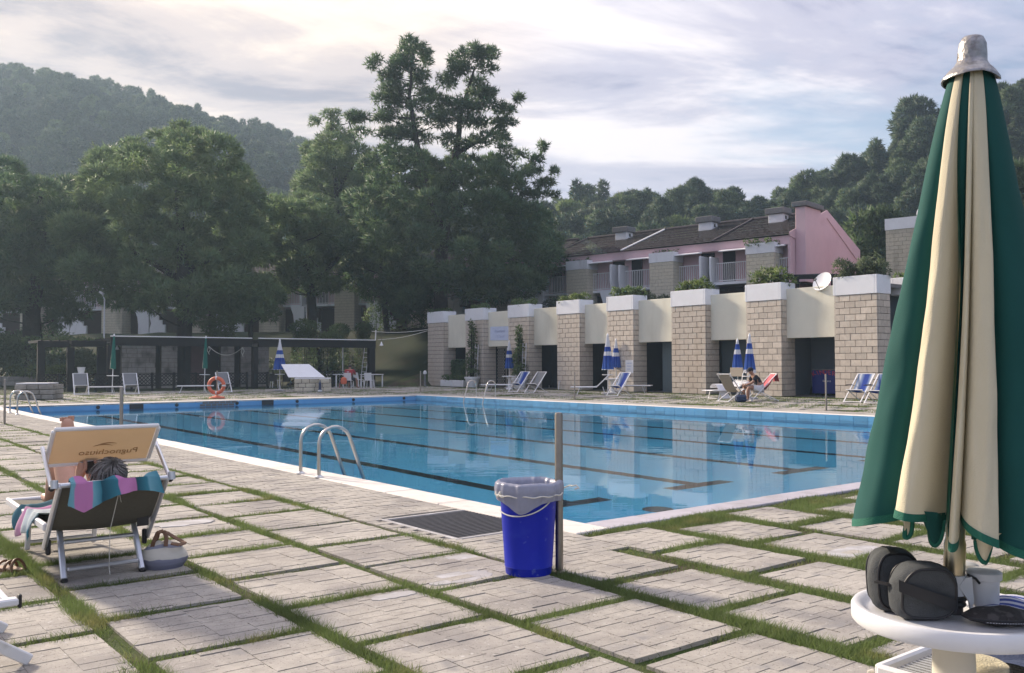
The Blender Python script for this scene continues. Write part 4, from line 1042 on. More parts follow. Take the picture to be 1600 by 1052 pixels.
px_tree('broad_pine', 'broad pale green pine with a rounded cloud-like crown left of centre', 'tree', M['pine'], 60, (290, 520),
        [[(290, 535, 26, 0), (287, 470, 22, 0), (284, 400, 18, 0), (280, 320, 12, 0), (278, 240, 5, 0)], [(287, 440, 12, 0), (220, 400, 8, 1), (160, 350, 4, 1)], [(286, 430, 12, 0), (350, 390, 8, 2), (400, 340, 4, 2.5)]],
        [([(112, 350), (150, 318), (152, 280), (170, 236), (205, 222), (235, 208), (275, 204), (330, 208), (356, 246), (388, 274), (400, 315), (392, 350), (420, 420), (408, 450), (340, 470), (290, 460), (220, 462), (160, 452), (122, 430), (118, 380)], 74, 24, 40),
         ([(150, 452), (220, 462), (300, 462), (400, 452), (425, 470), (380, 500), (330, 490), (300, 505), (270, 480), (200, 488)], 20, 12, 20)],
        [(120, 345, 22, 14), (150, 290, 18, 14), (205, 218, 24, 12), (240, 208, 24, 13), (285, 204, 26, 13), (325, 214, 22, 14), (378, 282, 20, 16), (395, 312, 18, 16), (110, 352, 10, 8)], dens=.9, ln=.42)
px_tree('hazy_pine', 'hazy dark pine at the far left edge with a leaning trunk', 'tree', M['pine_dark'], 64, (52, 535),
        [[(56, 545, 34, 0), (48, 490, 26, 0), (60, 430, 20, 0), (66, 360, 14, 0), (60, 280, 6, 0)]],
        [([(-110, 280), (-40, 262), (20, 255), (70, 268), (130, 276), (165, 300), (150, 345), (112, 400), (112, 450), (60, 470), (-30, 470), (-110, 450)], 48, 24, 38), ([(-60, 450), (110, 455), (130, 490), (90, 500), (70, 470), (20, 480), (-40, 490)], 14, 12, 20)], dens=.85, ln=.45)
px_tree('forked_pine', 'pine with a dark forked trunk between the broad pine and the tallest pine', 'tree', M['pine'], 66, (489, 515),
        [[(489, 530, 18, 0), (487, 470, 15, 0), (482, 430, 12, 0), (468, 380, 9, 0), (455, 320, 4, 0)], [(486, 450, 10, 0), (505, 430, 8, 0), (530, 400, 5, 0)]],
        [([(402, 330), (430, 302), (470, 296), (505, 312), (522, 350), (528, 400), (500, 420), (440, 428), (405, 405), (394, 360)], 34, 15, 26), ([(420, 428), (500, 424), (540, 440), (500, 456), (440, 450)], 9, 10, 16)], dens=.9)
px_tree('grey_pine', 'greyish pine rising behind the tallest pine on its left side', 'tree', M['pine'], 78, (540, 520),
        [[(540, 520, 14, 0), (538, 440, 12, 0), (530, 330, 9, 0), (518, 220, 5, 0), (517, 175, 2, 0)], [(530, 300, 6, 0), (560, 240, 4, 0), (545, 190, 2, 0)]],
        [([(478, 270), (492, 215), (540, 210), (590, 260), (620, 330), (610, 420), (540, 430), (490, 410), (470, 350)], 52, 16, 28)], [(517, 178, 14, 14), (505, 198, 18, 12), (524, 200, 16, 14), (548, 182, 14, 10), (536, 214, 22, 14)], dens=.9)
px_tree('shadowed_pine', 'low dark pine bough mass between the forked pine and the tallest pine', 'tree', M['pine_dark'], 68, (600, 515),
        [[(606, 520, 10, 0), (600, 470, 9, 0), (596, 420, 6, 0), (590, 350, 3, 0)]], [([(540, 400), (640, 410), (660, 450), (650, 490), (610, 480), (580, 460), (545, 440)], 22, 12, 22)], dens=.85)
px_tree('small_pine', 'small green pine standing in front of the house behind the pergola', 'tree', M['pine'], 62, (395, 520),
        [[(395, 520, 8, 0), (390, 480, 7, 0), (385, 430, 3, 0)]], [([(330, 440), (400, 425), (440, 450), (428, 492), (370, 500), (340, 480)], 20, 11, 19)], dens=.9)
# ---- prototypes for the hills
def hill_tree(name, label, mt, w, h, ncl, group, seed, flat=.7, cone=False, ln=.75, wd=.21, dens=1.0):
    random.seed(seed); o = thing(name, label, 'tree', (0, 0, -300), 0, group); C, Rd = [], []
    for k in range(ncl):
        f_ = (k+.5)/ncl; z = h*(.32+.66*f_); rad = w/2*(math.sin(math.pi*min(1, .22+.78*f_))**.7 if not cone else (1.05-f_)**.8)
        a = k*2.4+random.random(); rr = rad*random.uniform(.35, .85); C.append((math.cos(a)*rr, math.sin(a)*rr, z)); r = w*random.uniform(.17, .27); Rd.append((r, r, r*flat))
    Rr = np.array(Rd); cnt = np.maximum(14, dens*80*Rr[:, 0]*Rr[:, 2]).astype(int)
    V, T = tufts_of(C, Rr, cnt, ln, wd, 4, up=.35); link('crown', crown_mesh('crown', V, T, mt), o)
    b = MB(); b.tube([(0, 0, -1), (.1, 0, h*.3), (-.1, .1, h*.6), (0, 0, h*.9)], [.24, .19, .12, .03], 6)
    for c in C[::3]: b.tube([(0, 0, c[2]*.75), c], [.09, .02], 4)
    b.build('trunk', M['bark'], o); random.seed(seed+99); return o
GR = 'trees on the wooded hill at right'
PR = [hill_tree('hill_pine', 'dark green rounded pine among the trees on the wooded hill', M['hill_dark'], 6.5, 8.5, 16, GR+', dark rounded pines', 11),
      hill_tree('hill_oak', 'grey green low oak among the trees on the wooded hill', M['hill_oak'], 7.0, 6.0, 15, GR+', low oaks', 12, .8),
      hill_tree('hill_pine', 'mid green loose pine among the trees on the wooded hill', M['hill_mid'], 5.5, 9.0, 15, GR+', loose pines', 13, .6),
      hill_tree('hill_pine', 'thin upright pine poking above the trees of the wooded hill', M['hill_dark'], 3.6, 9.5, 12, GR+', thin pines', 14, .7, True),
      hill_tree('hill_shrub_tree', 'yellow green bushy tree among the trees on the wooded hill', M['hill_light'], 5.5, 5.5, 13, GR+', yellow green trees', 15, .8)]
random.seed(21)
used = set(); spots = []
def far_ok(x, y, pts, dmin):
    return all((x-a)**2+(y-b_)**2 > dmin*dmin for a, b_ in pts)
# right hill: individual trees
tries = 0
while len(spots) < 285 and tries < 20000:
    tries += 1; px = random.uniform(800, 1640); y = 88+66*random.random()
    x = (px-800)/F*y
    if hline(x, y) < 15: continue
    if not far_ok(x, y, spots, 2.7): continue
    spots.append((x, y))
HT = []
for i, (x, y) in enumerate(spots):
    r_ = random.random(); k = 0 if r_ < .38 else 1 if r_ < .62 else 2 if r_ < .86 else 3 if r_ < .93 else 4
    if k == 4 and x/y > .3: k = 0
    loc = (x, y, terr(x, y)-.3); rz = random.uniform(0, 6.28); sc = random.choice((random.uniform(.32, .52), random.uniform(.48, .74)))
    if k not in used: used.add(k); o = PR[k]; o.location = loc; o.rotation_euler = (0, 0, rz); o.scale = (sc,)*3
    else: o = clone(PR[k], loc, rz, None, None, sc)
    HT.append((o, k))
KIND = {0: 'dark rounded pine', 1: 'grey oak', 2: 'loose green pine', 3: 'thin upright pine', 4: 'yellow green tree'}
def hill_labels(items):
    cells_ = {}
    for o, k in items:
        x, y, z = o.location; px = 800+F*x/y; el = (z-CH)/y
        lm = 'behind the tall pine' if px < 880 else 'above the third chimney' if px < 985 else 'above the middle chimney' if px < 1110 else 'above the gable' if px < 1290 else 'left of the parasol' if px < 1440 else 'behind the parasol'
        bd = 'low' if y < 104 else 'midway' if y < 122 else 'high' if y < 140 else 'at the top'
        cells_.setdefault((k, lm, bd), []).append((px, o))
    od = ['leftmost', 'second from left', 'third from left', 'fourth from left', 'fifth from left', 'sixth from left', 'seventh from left', 'eighth from left', 'ninth from left', 'tenth from left', 'eleventh from left', 'twelfth from left']+['thirteenth from left', 'fourteenth from left', 'fifteenth from left', 'sixteenth from left', 'seventeenth from left', 'eighteenth from left', 'nineteenth from left', 'twentieth from left']+['rightmost']*20
    for (k, lm, bd), l in cells_.items():
        l.sort(key=lambda q: q[0])
        for i, (px, o) in enumerate(l): o['label'] = KIND[k]+(' '+bd+' on the hill ' if bd != 'at the top' else ' atop the hill ')+lm+((', '+od[i]) if len(l) > 1 else '')
def lone(k, label, px, pyb, dep, sc, up=1.0, cat=None):
    sc *= .68; x = D(px, 500, dep).x; o = clone(PR[k], (x, dep, terr(x, dep)-.2), random.uniform(0, 6), label, None, sc)
    if 'group' in o: del o['group']
    o.scale = (sc, sc, sc*up); return o
for o_, k_ in HT: o_['group'] = GR
hill_labels(HT)
lone(0, 'large umbrella pine standing on the skyline left of the big parasol', 1432, 0, 140, 1.5, 1.0)
lone(2, 'tall green pine close behind the lone stone pier at right', 1372, 0, 70, 1.25, 1.15)
lone(0, 'bushy dark pine left of the lone stone pier at right', 1345, 0, 74, .95, 1.0)
lone(2, 'green pine at the right edge of the picture beside the parasol', 1600, 0, 62, 1.5, 1.15)
lone(4, 'bright green tree behind the chimney of the pink gable', 1225, 0, 74, 1.1, 1.15)
lone(4, 'pale green bushy tree behind the roof at the tall pine', 925, 0, 86, 1.0, 1.1)
lone(4, 'small yellowish shrub behind the white verge strip of the roof', 965, 0, 84, .75, 1.0)
lone(2, 'mid green pine between the tall pine and the terrace roof', 885, 0, 92, 1.1, 1.0)
lone(3, 'thin pointed pine on the skyline above the terrace roofs', 1094, 0, 118, 1.25, 1.0)
lone(0, 'dark pine clump on the skyline above the middle of the terrace', 1100, 0, 116, 1.0, .95)
# left hill and the valley: one wood
WOODC = bpy.data.collections.new('wood_sources')
for k in (0, 1, 2, 0, 3, 4):
    for ch in PR[k].children:
        if ch.name.startswith('crown'):
            o = bpy.data.objects.new('wood_source', ch.data); WOODC.objects.link(o)
pts = []
tries = 0
while len(pts) < 2300 and tries < 60000:
    tries += 1; px = random.uniform(-420, 860); y = 98+200*random.random()**.8; x = (px-800)/F*y
    if (int(x/3.3), int(y/3.3)) in used: continue
    used.add((int(x/3.3), int(y/3.3))); pts.append((x, y, terr(x, y)-.6))
tries = 0
while len(pts) < 3000 and tries < 20000:
    tries += 1; px = random.uniform(1640, 2600) if random.random() < .4 else random.uniform(800, 1640); y = random.uniform(86, 190) if px < 1640 else random.uniform(70, 170); x = (px-800)/F*y
    if hline(x, y) > 16: pts.append((x, y, terr(x, y)-.6))
me = bpy.data.meshes.new('wooded_hillside'); me.from_pydata(pts, [], [])
wood = tag(link('wooded_hillside', me), 'dense hazy pine wood covering the hill at left and the valley behind', 'woodland', kind='stuff')
ng = bpy.data.node_groups.new('scatter', 'GeometryNodeTree'); ng.interface.new_socket('Geometry', in_out='INPUT', socket_type='NodeSocketGeometry'); ng.interface.new_socket('Geometry', in_out='OUTPUT', socket_type='NodeSocketGeometry')
gi = ng.nodes.new('NodeGroupInput'); go = ng.nodes.new('NodeGroupOutput'); ip = ng.nodes.new('GeometryNodeInstanceOnPoints'); ci = ng.nodes.new('GeometryNodeCollectionInfo')
ci.inputs['Collection'].default_value = WOODC; ci.inputs['Separate Children'].default_value = True; ci.inputs['Reset Children'].default_value = True
ip.inputs['Pick Instance'].default_value = True
rv = ng.nodes.new('FunctionNodeRandomValue'); rv.data_type = 'FLOAT_VECTOR'; rv.inputs[0].default_value = (0, 0, 0); rv.inputs[1].default_value = (.1, .1, 6.28)
rs = ng.nodes.new('FunctionNodeRandomValue'); rs.data_type = 'FLOAT'; rs.inputs[2].default_value = .35; rs.inputs[3].default_value = .95
for a, c in ((gi.outputs[0], ip.inputs['Points']), (ci.outputs[0], ip.inputs['Instance']), (rv.outputs[0], ip.inputs['Rotation']), (rs.outputs[1], ip.inputs['Scale']), (ip.outputs[0], go.inputs[0])): ng.links.new(a, c)
md = wood.modifiers.new('scatter', 'NODES'); md.node_group = ng
# ---- bushes, hedges, planters
def bush(name, label, cat, mt, loc, blobs, ln=.16, wd=.07, dens=1.0, group=None, rz=0.0, stems=True):
    o = thing(name, label, cat, loc, rz, group); C = [b_[:3] for b_ in blobs]; Rd = [b_[3:6] for b_ in blobs]; Rr = np.array(Rd)
    cnt = np.maximum(24, dens*(.020/(ln*wd))*330*(Rr[:, 0]*Rr[:, 1]*Rr[:, 2])**(2/3)).astype(int)
    V, T = tufts_of(C, Rr, cnt, ln, wd, 3, up=.3, spread=.8, inner=.65); link('foliage', crown_mesh('foliage', V, T, mt), o)
    b = MB()
    for c in C: b.tube([(c[0]*.4, c[1]*.4, -.05), (c[0]*.8, c[1]*.8, c[2]*.5), c], [.03, .025, .012], 5)
    b.build('stem', M['bark'], o); return o
random.seed(31)
for (px, pyc, w, h, dep, lab, cat) in ((342, 513, 54, 30, 58, 'clipped dome bush above the pergola roof behind the second green parasol', 'bush'), (476, 514, 46, 26, 61, 'dark clipped dome bush at the foot of the forked pine', 'bush'),
        (530, 517, 34, 20, 60, 'wide dark rounded bush on the bank between the dome bush and the roof end post', 'bush'), (568, 516, 30, 20, 62, 'squarish clipped bush just left of the white roof end post', 'bush'), (512, 526, 30, 12, 58, 'low green bush at the pergola edge below the dark rounded bush', 'bush')):
    p = D(px, pyc, dep); g_ = terr(p.x, dep); rx, rz_ = w/2/F*dep, h/2/F*dep
    bush('clipped_bush', lab, cat, M['bush'], (p.x, dep, g_), [(0, 0, p.z-g_, rx, rx, rz_*1.1), (0, 0, (p.z-g_)*.5, rx*.9, rx*.9, max(.4, (p.z-g_)*.55))], .11, .07, 1.6)
def hedge(label, P0, P1, w, h, mt, name='hedge'):
    v = P1-P0; l = Vector((v.x, v.y, 0)).length; n = max(2, int(l/(w*.8))); bl = []
    for k in range(n+1): bl.append((l*k/n, 0, h*.5, w*.62, w*.55, h*.55*random.uniform(.9, 1.1)))
    return bush(name, label, 'hedge', mt, (P0.x, P0.y, P0.z), bl, .16, .08, 1.0, rz=math.atan2(v.y, v.x))
def on(px, dep): p = D(px, 500, dep); return Vector((p.x, dep, terr(p.x, dep)))
hedge('long clipped dark hedge on the bank below the stair walls at left', on(70, 66), on(208, 64), 1.5, 2.1, M['bush'])
hedge('dark flowering hedge along the top of the lawn bank left of the stone building', on(588, 69), on(672, 67), 1.6, 1.9, M['bush'])
hedge('dark hedge on the bank under the broad pine', on(205, 64), on(282, 65), 1.3, 1.8, M['bush'])
def mass(label, px0, px1, dep, h, mt, n, name='shrub'):
    a, c = on(px0, dep), on(px1, dep); l = (c-a).length; bl = []
    for k in range(n): bl.append((random.uniform(0, l), random.uniform(-1.2, 1.2), h*random.uniform(.3, .8), h*random.uniform(.28, .42), h*.35, h*random.uniform(.2, .32)))
    return bush(name, label, 'shrub', mt, a, bl, .22, .09, .8)
mass('tall dark shrubs behind the low stone wall at far left', -70, 64, 64, 4.2, M['pine_dark'], 26)
mass('dark shrubs seen through the side pergola', 60, 175, 60, 2.4, M['oak'], 16)
mass('light green shrub with long leaves in front of the dark shrubs at far left', 16, 62, 62.3, 1.3, M['bush_light'], 9)
mass('light green shrub under the side pergola beams', 66, 104, 56, 1.4, M['bush_light'], 8)
mass('overgrown creeper on top of the side pergola', 66, 110, 52.5, .1, M['bush'], 2)
o = D(85, 522, 52.5); bush('creeper', 'creeper growing over the beams of the side pergola', 'creeper', M['bush'], (o.x, 52.5, 2.55), [(k*.42-1.4, random.uniform(-.3, .6), random.uniform(0, .25), .55, .5, .28) for k in range(8)]+[(2.2+k*.4, .4, .12, .4, .5, .2) for k in range(5)], .16, .07, 1.0)
mass('dark shrubs on the bank behind the bar pergola', 426, 500, 62, 1.8, M['oak'], 14)
mass('dark undergrowth on the bank right of the pergola ladder', 505, 560, 62, 1.5, M['oak'], 10)
# shrubs in the white planter boxes of the stone building
PS = [(0, 'wide dark reddish green shrub in the planter box right of the satellite dish', M['oak'], .85, 11, .13), (1, 'spiky green shrub in the planter box left of the satellite dish', M['bush_light'], .75, 9, .2),
      (2, 'leafy yellow green shrub in the third planter box from the right', M['bush_light'], .62, 9, .2), (3, 'dense dark leafy shrub in the middle planter box of the stone building', M['bush'], .60, 9, .18),
      (4, 'small sparse green shrub in the planter box left of the middle', M['bush_light'], .45, 7, .16), (5, 'flat dark green shrub in the planter box above the banner', M['bush'], .42, 8, .16), (6, 'low dark shrub in the second planter box from the far end', M['bush'], .35, 7, .16), (7, 'low green shrub in the planter box at the far end', M['bush'], .3, 6, .15)]
for i, lab, mt, h, n, ln in PS:
    a, c = PIERS[i]; bl = []
    for k in range(n):
        f_ = (k+.5)/n; bl.append((random.uniform(-.25, .25), (f_-.5)*1.75, h*random.uniform(.25, .65), .3, .24, h*random.uniform(.3, .5)))
    bush('planter_shrub', lab, 'shrub', mt, W(26.65, (a+c)/2, 4.54), bl, ln, ln*.35, 1.15, 'shrubs in the white planter boxes', ANG)
p = D(1413, 436, 37.4); bush('planter_shrub', 'small leafy plant in the low planter box beside the parasol', 'shrub', M['bush'], W(28.25, v8-.7, 4.52), [(0, k*.4-.7, .12, .16, .2, .16) for k in range(5)], .16, .06, 1.0, 'shrubs in the white planter boxes', ANG)
for k, px in enumerate((1198, 1044, 908)):                            # trailing plants on the house piers
    s_ = (1.47, 8.35, 15.45)[k]; lb = ('ivy spilling over the white box on the pier beside the gable', 'thin ivy on the white box of the second house pier', 'ivy on the white box of the third house pier')[k]
    bl = [(x*.24-.85, random.uniform(-.2, .3), random.uniform(-.05, .12)-(.12 if k == 0 and x % 3 == 0 else 0), .2, .3, .10+.06*(k == 0)) for x in range(8)]
    bush('ivy', lb, 'ivy', M['bush'], HW(s_, -.5 if k == 0 else 0, 8.6), bl, .14, .07, .8, None, HANG)
bush('terrace_shrub', 'dark reddish shrub in front of the third house pier', 'shrub', M['oak'], HW(15.0, -3.2, 4.6), [(k*.35-.9, 0, .5+.4*random.random(), .45, .45, .45) for k in range(6)], .16, .06, 1.0, None, HANG)
bush('terrace_shrub', 'dark shrub between the second house pier and the planter boxes', 'shrub', M['oak'], HW(6.9, -3.2, 4.6), [(k*.35-.9, 0, .4+.4*random.random(), .4, .45, .4) for k in range(6)], .16, .06, 1.0, None, HANG)
# climbing plants in pots and trough beside the far piers
def pot(label, loc, r_, h):
    o = thing('plant_pot', label, 'plant pot', loc, 0); b = MB(); b.lathe([(r_*.72, 0), (r_*.9, h*.55), (r_, h*.8), (r_*1.12, h*.82), (r_*1.12, h), (r_*.98, h), (r_*.95, h*.86)], 16); b.build('bowl', M['plastic'], o, True)
    b = MB(); b.lathe([(0, h*.87), (r_*.95, h*.87)], 16, cap0=False, cap1=False); b.build('earth', M['soil'], o); return o
for (px, lab, lab2, dep_u, hgt, w) in ((738, 'round white pot holding the taller climbing plant', 'tall climbing plant on a ladder trellis against the second stone pier', 25.75, 3.4, 1.0), (812, 'white pot behind the parasol with the second climbing plant', 'climbing plant with grey stems against the third stone pier', 25.75, 2.9, .7)):
    d = ray(px, 560); t_ = (dep_u+A0.dot(E2))/d.dot(E2); v = (d*t_-A0).dot(E1); l = W(dep_u, v, 0)
    pot(lab, l, .42, .62)
    bl = []
    for k in range(26):
        f_ = k/26; bl.append((random.uniform(-.1, .15), random.uniform(-1, 1)*w*.48*(1-f_)**1.3+.05, .75+hgt*f_*.92, .16+.16*(1-f_), .12+.22*(1-f_)**1.5, .2))
    bush('climbing_plant', lab2, 'climbing plant', M['bush'], l+Vector((0, 0, .0)), bl, .12, .05, .8, None, ANG)
    tr_ = thing('ladder_trellis', 'grey ladder trellis supporting the plant in the '+('round white pot' if px == 738 else 'pot behind the parasol'), 'trellis', l+E2*.05, ANG)
    for yy in (-.14, .14): b = MB(); b.bar((0, yy-.25, .5), (.1, yy-.25, 2.5), .03, .03); b.build('rail', M['alu_white'], tr_)
    for k in range(6): b = MB(); b.bar((.02+.012*k, -.39, .8+.3*k), (.02+.012*k, -.11, .8+.3*k), .025, .025); b.build('rung', M['alu_white'], tr_)
d = ray(718, 580); t_ = (26.3+A0.dot(E2))/d.dot(E2); v = (d*t_-A0).dot(E1)
tro = thing('flower_trough', 'white double flower trough in front of the dark hedge screen', 'flower trough', W(25.9, v, 0), ANG)
for k in (-1, 1): b = MB(); b.box((0, k*.62, .2), (.4, 1.2, .4), b=.03); b.build('box', M['plastic'], tro)
bush('trough_plants', 'low leafy plants in the white double flower trough', 'plants', M['bush'], W(25.9, v, .36), [(0, k*.34-1.05, .12, .2, .24, .2) for k in range(7)], .12, .05, 1.0, None, ANG)
scr = thing('hedge_screen', 'dark green artificial hedge screen between the two far piers', 'screen', W(26.6, v+.1, 0), ANG)
b = MB(); b.box((0, 0, .85), (.12, 2.1, 1.5)); b.build('frame', M['black_wood'], scr)
V, T = tufts_of([(-.05, -1+.1*k, .2+.1*j) for k in range(21) for j in range(14)], [(.07, .1, .1)]*294, [16]*294, .09, .05, 3); link('leaves', arr_mesh('leaves', V, T, M['pine_dark']), scr)
# air
M['haze'] = bpy.data.materials.new('haze'); M['haze'].use_nodes = True; t = M['haze'].node_tree; t.nodes.clear(); o_ = t.nodes.new('ShaderNodeOutputMaterial'); pvn = t.nodes.new('ShaderNodeVolumePrincipled')
pvn.inputs['Density'].default_value = .0006; pvn.inputs['Color'].default_value = (.60, .80, 1, 1); pvn.inputs['Anisotropy'].default_value = .42; t.links.new(pvn.outputs[0], o_.inputs['Volume'])
b = MB(); b.box((0, 120, 69), (1700, 1300, 144)); hz = b.build('haze', M['haze']); tag(hz, kind='stuff')
hz.display_type = 'WIRE'
# ================================================================== POOL-SIDE FURNITURE
def face(v): return math.atan2(v.y, v.x)-math.pi/2                     # rotation that turns local +y towards v
def ramp_mat(name, axis, stops, rough=.8, transl=.2, wob=0.0, scale=1.0, constant=False):
    m = bpy.data.materials.new(name); m.use_nodes = True; t = m.node_tree; P = t.nodes['Principled BSDF']; P.inputs['Roughness'].default_value = rough; P.inputs['Specular IOR Level'].default_value = .25
    tcn = t.nodes.new('ShaderNodeTexCoord'); sp = t.nodes.new('ShaderNodeSeparateXYZ'); t.links.new(tcn.outputs['Object'], sp.inputs[0]); fac = sp.outputs[axis]
    if wob:
        nz = t.nodes.new('ShaderNodeTexNoise'); nz.inputs['Scale'].default_value = scale; t.links.new(tcn.outputs['Object'], nz.inputs['Vector'])
        ma = t.nodes.new('ShaderNodeMath'); ma.operation = 'MULTIPLY_ADD'; t.links.new(nz.outputs[0], ma.inputs[0]); ma.inputs[1].default_value = wob; t.links.new(fac, ma.inputs[2]); fac = ma.outputs[0]
    lo, hi = stops[0][0], stops[-1][0]
    mr = t.nodes.new('ShaderNodeMapRange'); t.links.new(fac, mr.inputs[0]); mr.inputs[1].default_value = lo; mr.inputs[2].default_value = hi
    cr = t.nodes.new('ShaderNodeValToRGB'); t.links.new(mr.outputs[0], cr.inputs[0]); e = cr.color_ramp.elements
    if constant: cr.color_ramp.interpolation = 'CONSTANT'
    while len(e) < len(stops): e.new(.5)
    for el, (p, c) in zip(e, stops): el.position = (p-lo)/(hi-lo); el.color = (*c, 1)
    t.links.new(cr.outputs[0], P.inputs['Base Color'])
    if transl:
        tr = t.nodes.new('ShaderNodeBsdfTranslucent'); t.links.new(cr.outputs[0], tr.inputs[0]); ms = t.nodes.new('ShaderNodeMixShader'); ms.inputs[0].default_value = transl
        t.links.new(P.outputs[0], ms.inputs[1]); t.links.new(tr.outputs[0], ms.inputs[2]); t.links.new(ms.outputs[0], t.nodes['Material Output'].inputs[0])
    return m
BL, LB, WH = (.02, .055, .30), (.22, .30, .46), (.62, .64, .68)
M['blue_sling'] = ramp_mat('blue_sling', 0, [(-.24, WH), (-.20, LB), (-.12, BL), (.02, BL), (.12, LB), (.18, WH), (.24, LB)])
M['navy_sling'] = ramp_mat('blue_grey_sling', 0, [(-.24, LB), (-.18, WH), (-.10, LB), (.0, BL), (.14, BL), (.24, LB)])
def deck_chair(name, label, loc, to, sling, group=None, w=.56, arms=False, towel=None):
    o = thing(name, label, 'deck chair', loc, face(to), group); h = w/2; A = M['alu_white']
    for s in (-1, 1):
        b = MB(); b.bar((s*h, .52, .015), (s*h, -.42, .98), .045, .026, b=.006); b.build('long_rail', A, o)
        b = MB(); b.bar((s*(h-.045), -.48, .015), (s*(h-.045), .36, .44), .04, .024, b=.006); b.build('short_rail', A, o)
    for nm, p in (('top_bar', (-.42, .975)), ('front_bar', (.36, .44)), ('foot_bar', (.50, .035)), ('rear_bar', (-.47, .03))):
        b = MB(); b.tube([(-h, p[0], p[1]), (h, p[0], p[1])], .016, 6); b.build(nm, A, o)
    prof = [(-.42, .99), (-.30, .80), (-.17, .60), (-.04, .44), (.08, .36), (.22, .37), (.36, .455)]; prof2 = []
    for i in range(len(prof)-1):
        for k in range(3): f_ = k/3; prof2.append((lerp(prof[i][0], prof[i+1][0], f_), lerp(prof[i][1], prof[i+1][1], f_)))
    prof2.append(prof[-1]); n = len(prof2)-1
    b = MB(); b.grid(lambda x, y: ((x-.5)*(w-.07), prof2[round(y*n)][0], prof2[round(y*n)][1]-.03*math.sin(math.pi*x)*math.sin(math.pi*y)), 8, n)
    b.grid(lambda x, y: ((.5-x)*(w-.07), prof2[round(y*n)][0], prof2[round(y*n)][1]-.004-.03*math.sin(math.pi*x)*math.sin(math.pi*y)), 8, n); b.build('sling', sling, o, True)
    if arms:
        for s in (-1, 1): b = MB(); b.bar((s*(h+.03), -.12, .62), (s*(h+.03), .32, .60), .05, .022, b=.006); b.build('armrest', M['black'], o)
    return o
def bed(name, label, loc, to, sling, back=0.0, group=None, w=.60, l=1.85, cat='sun lounger', mt='alu_white', h_=.34):
    o = thing(name, label, cat, loc, face(to), group); h = w/2; A = M[mt]; yb = -.95+.72
    for s in (-1, 1):
        b = MB(); b.bar((s*h, -.95 if back == 0 else yb, h_), (s*h, l-.95, h_), .045, .028, up=(1, 0, 0), b=.006); b.build('side_rail', A, o)
        for y0, y1 in ((-.60, -.50), (.62, .50)): b = MB(); b.bar((s*(h-.04), y0, .0), (s*(h-.04), y1, h_), .034, .024, b=.005); b.build('leg', A, o)
    for y in (l-.95, -.60, .62):
        z = h_ if y > .7 else .05; b = MB(); b.tube([(-h+.04, y, z), (h-.04, y, z)], .014, 6); b.build('cross_bar', A, o)
    ca, sa = math.cos(back), math.sin(back)
    def P(y): return (y, h_+.018) if y > yb else (yb-(yb-y)*ca, h_+.018+(yb-y)*sa)
    if back:
        for s in (-1, 1): b = MB(); e = P(-.98); b.bar((s*h, yb+.02, h_-.02), (s*h, e[0], e[1]), .045, .028, up=(1, 0, 0), b=.006); b.build('back_rail', A, o)
        e = P(-.95); b = MB(); b.tube([(-h, e[0], e[1]), (h, e[0], e[1])], .014, 6); b.build('back_bar', A, o)
    b = MB(); n = 14
    for sg in (1, -1): b.grid(lambda x, y: (sg*(x-.5)*(w-.06), *(lambda q: (q[0], q[1]-.02*math.sin(math.pi*x)+(0 if sg > 0 else -.004)))(P(lerp(-.93, l-.97, y)))), 4, n)
    b.build('sling', sling, o, True); return o
def plastic_chair(label, loc, to, group='white plastic chairs', mt='plastic'):
    o = thing('plastic_chair', label, 'chair', loc, face(to), group); A = M[mt]
    for sx_ in (-1, 1):
        for y0, y1 in ((-.24, -.20), (.24, .20)): b = MB(); b.bar((sx_*.24, y0, 0), (sx_*.20, y1, .44), .04, .03, b=.006); b.build('leg', A, o)
    b = MB(); b.box((0, 0, .445), (.46, .46, .025), b=.01); b.build('seat', A, o)
    b = MB(); b.grid(lambda x, y: ((x-.5)*.44, -.21-.10*y+.05*(2*x-1)**2, .46+.42*y), 6, 5); b.grid(lambda x, y: ((.5-x)*.44, -.225-.10*y+.05*(2*x-1)**2, .46+.42*y), 6, 5); b.build('backrest', A, o, True)
    return o
def plastic_table(label, loc, rz, w=1.1, d=.75, h=.72, mt='plastic', group='white plastic tables'):
    o = thing('plastic_table', label, 'table', loc, rz, group); b = MB(); b.box((0, 0, h-.02), (w, d, .045), b=.012); b.build('table_top', M[mt], o)
    for sx_ in (-1, 1):
        for sy_ in (-1, 1): b = MB(); b.box((sx_*(w/2-.06), sy_*(d/2-.06), h/2-.03), (.065, .065, h-.05), b=.01); b.build('leg', M[mt], o)
    return o
W3 = (.74, .75, .78); B3 = (.02, .06, .33); B4 = (.045, .12, .42)
M['parasol_blue'] = ramp_mat('blue_white_parasol', 2, [(1.05, W3), (1.12, W3), (1.13, B4), (1.35, B4), (1.72, B3), (1.73, W3), (1.90, W3), (1.91, B4), (2.11, B3), (2.13, W3), (2.62, W3)], wob=.03, scale=9)
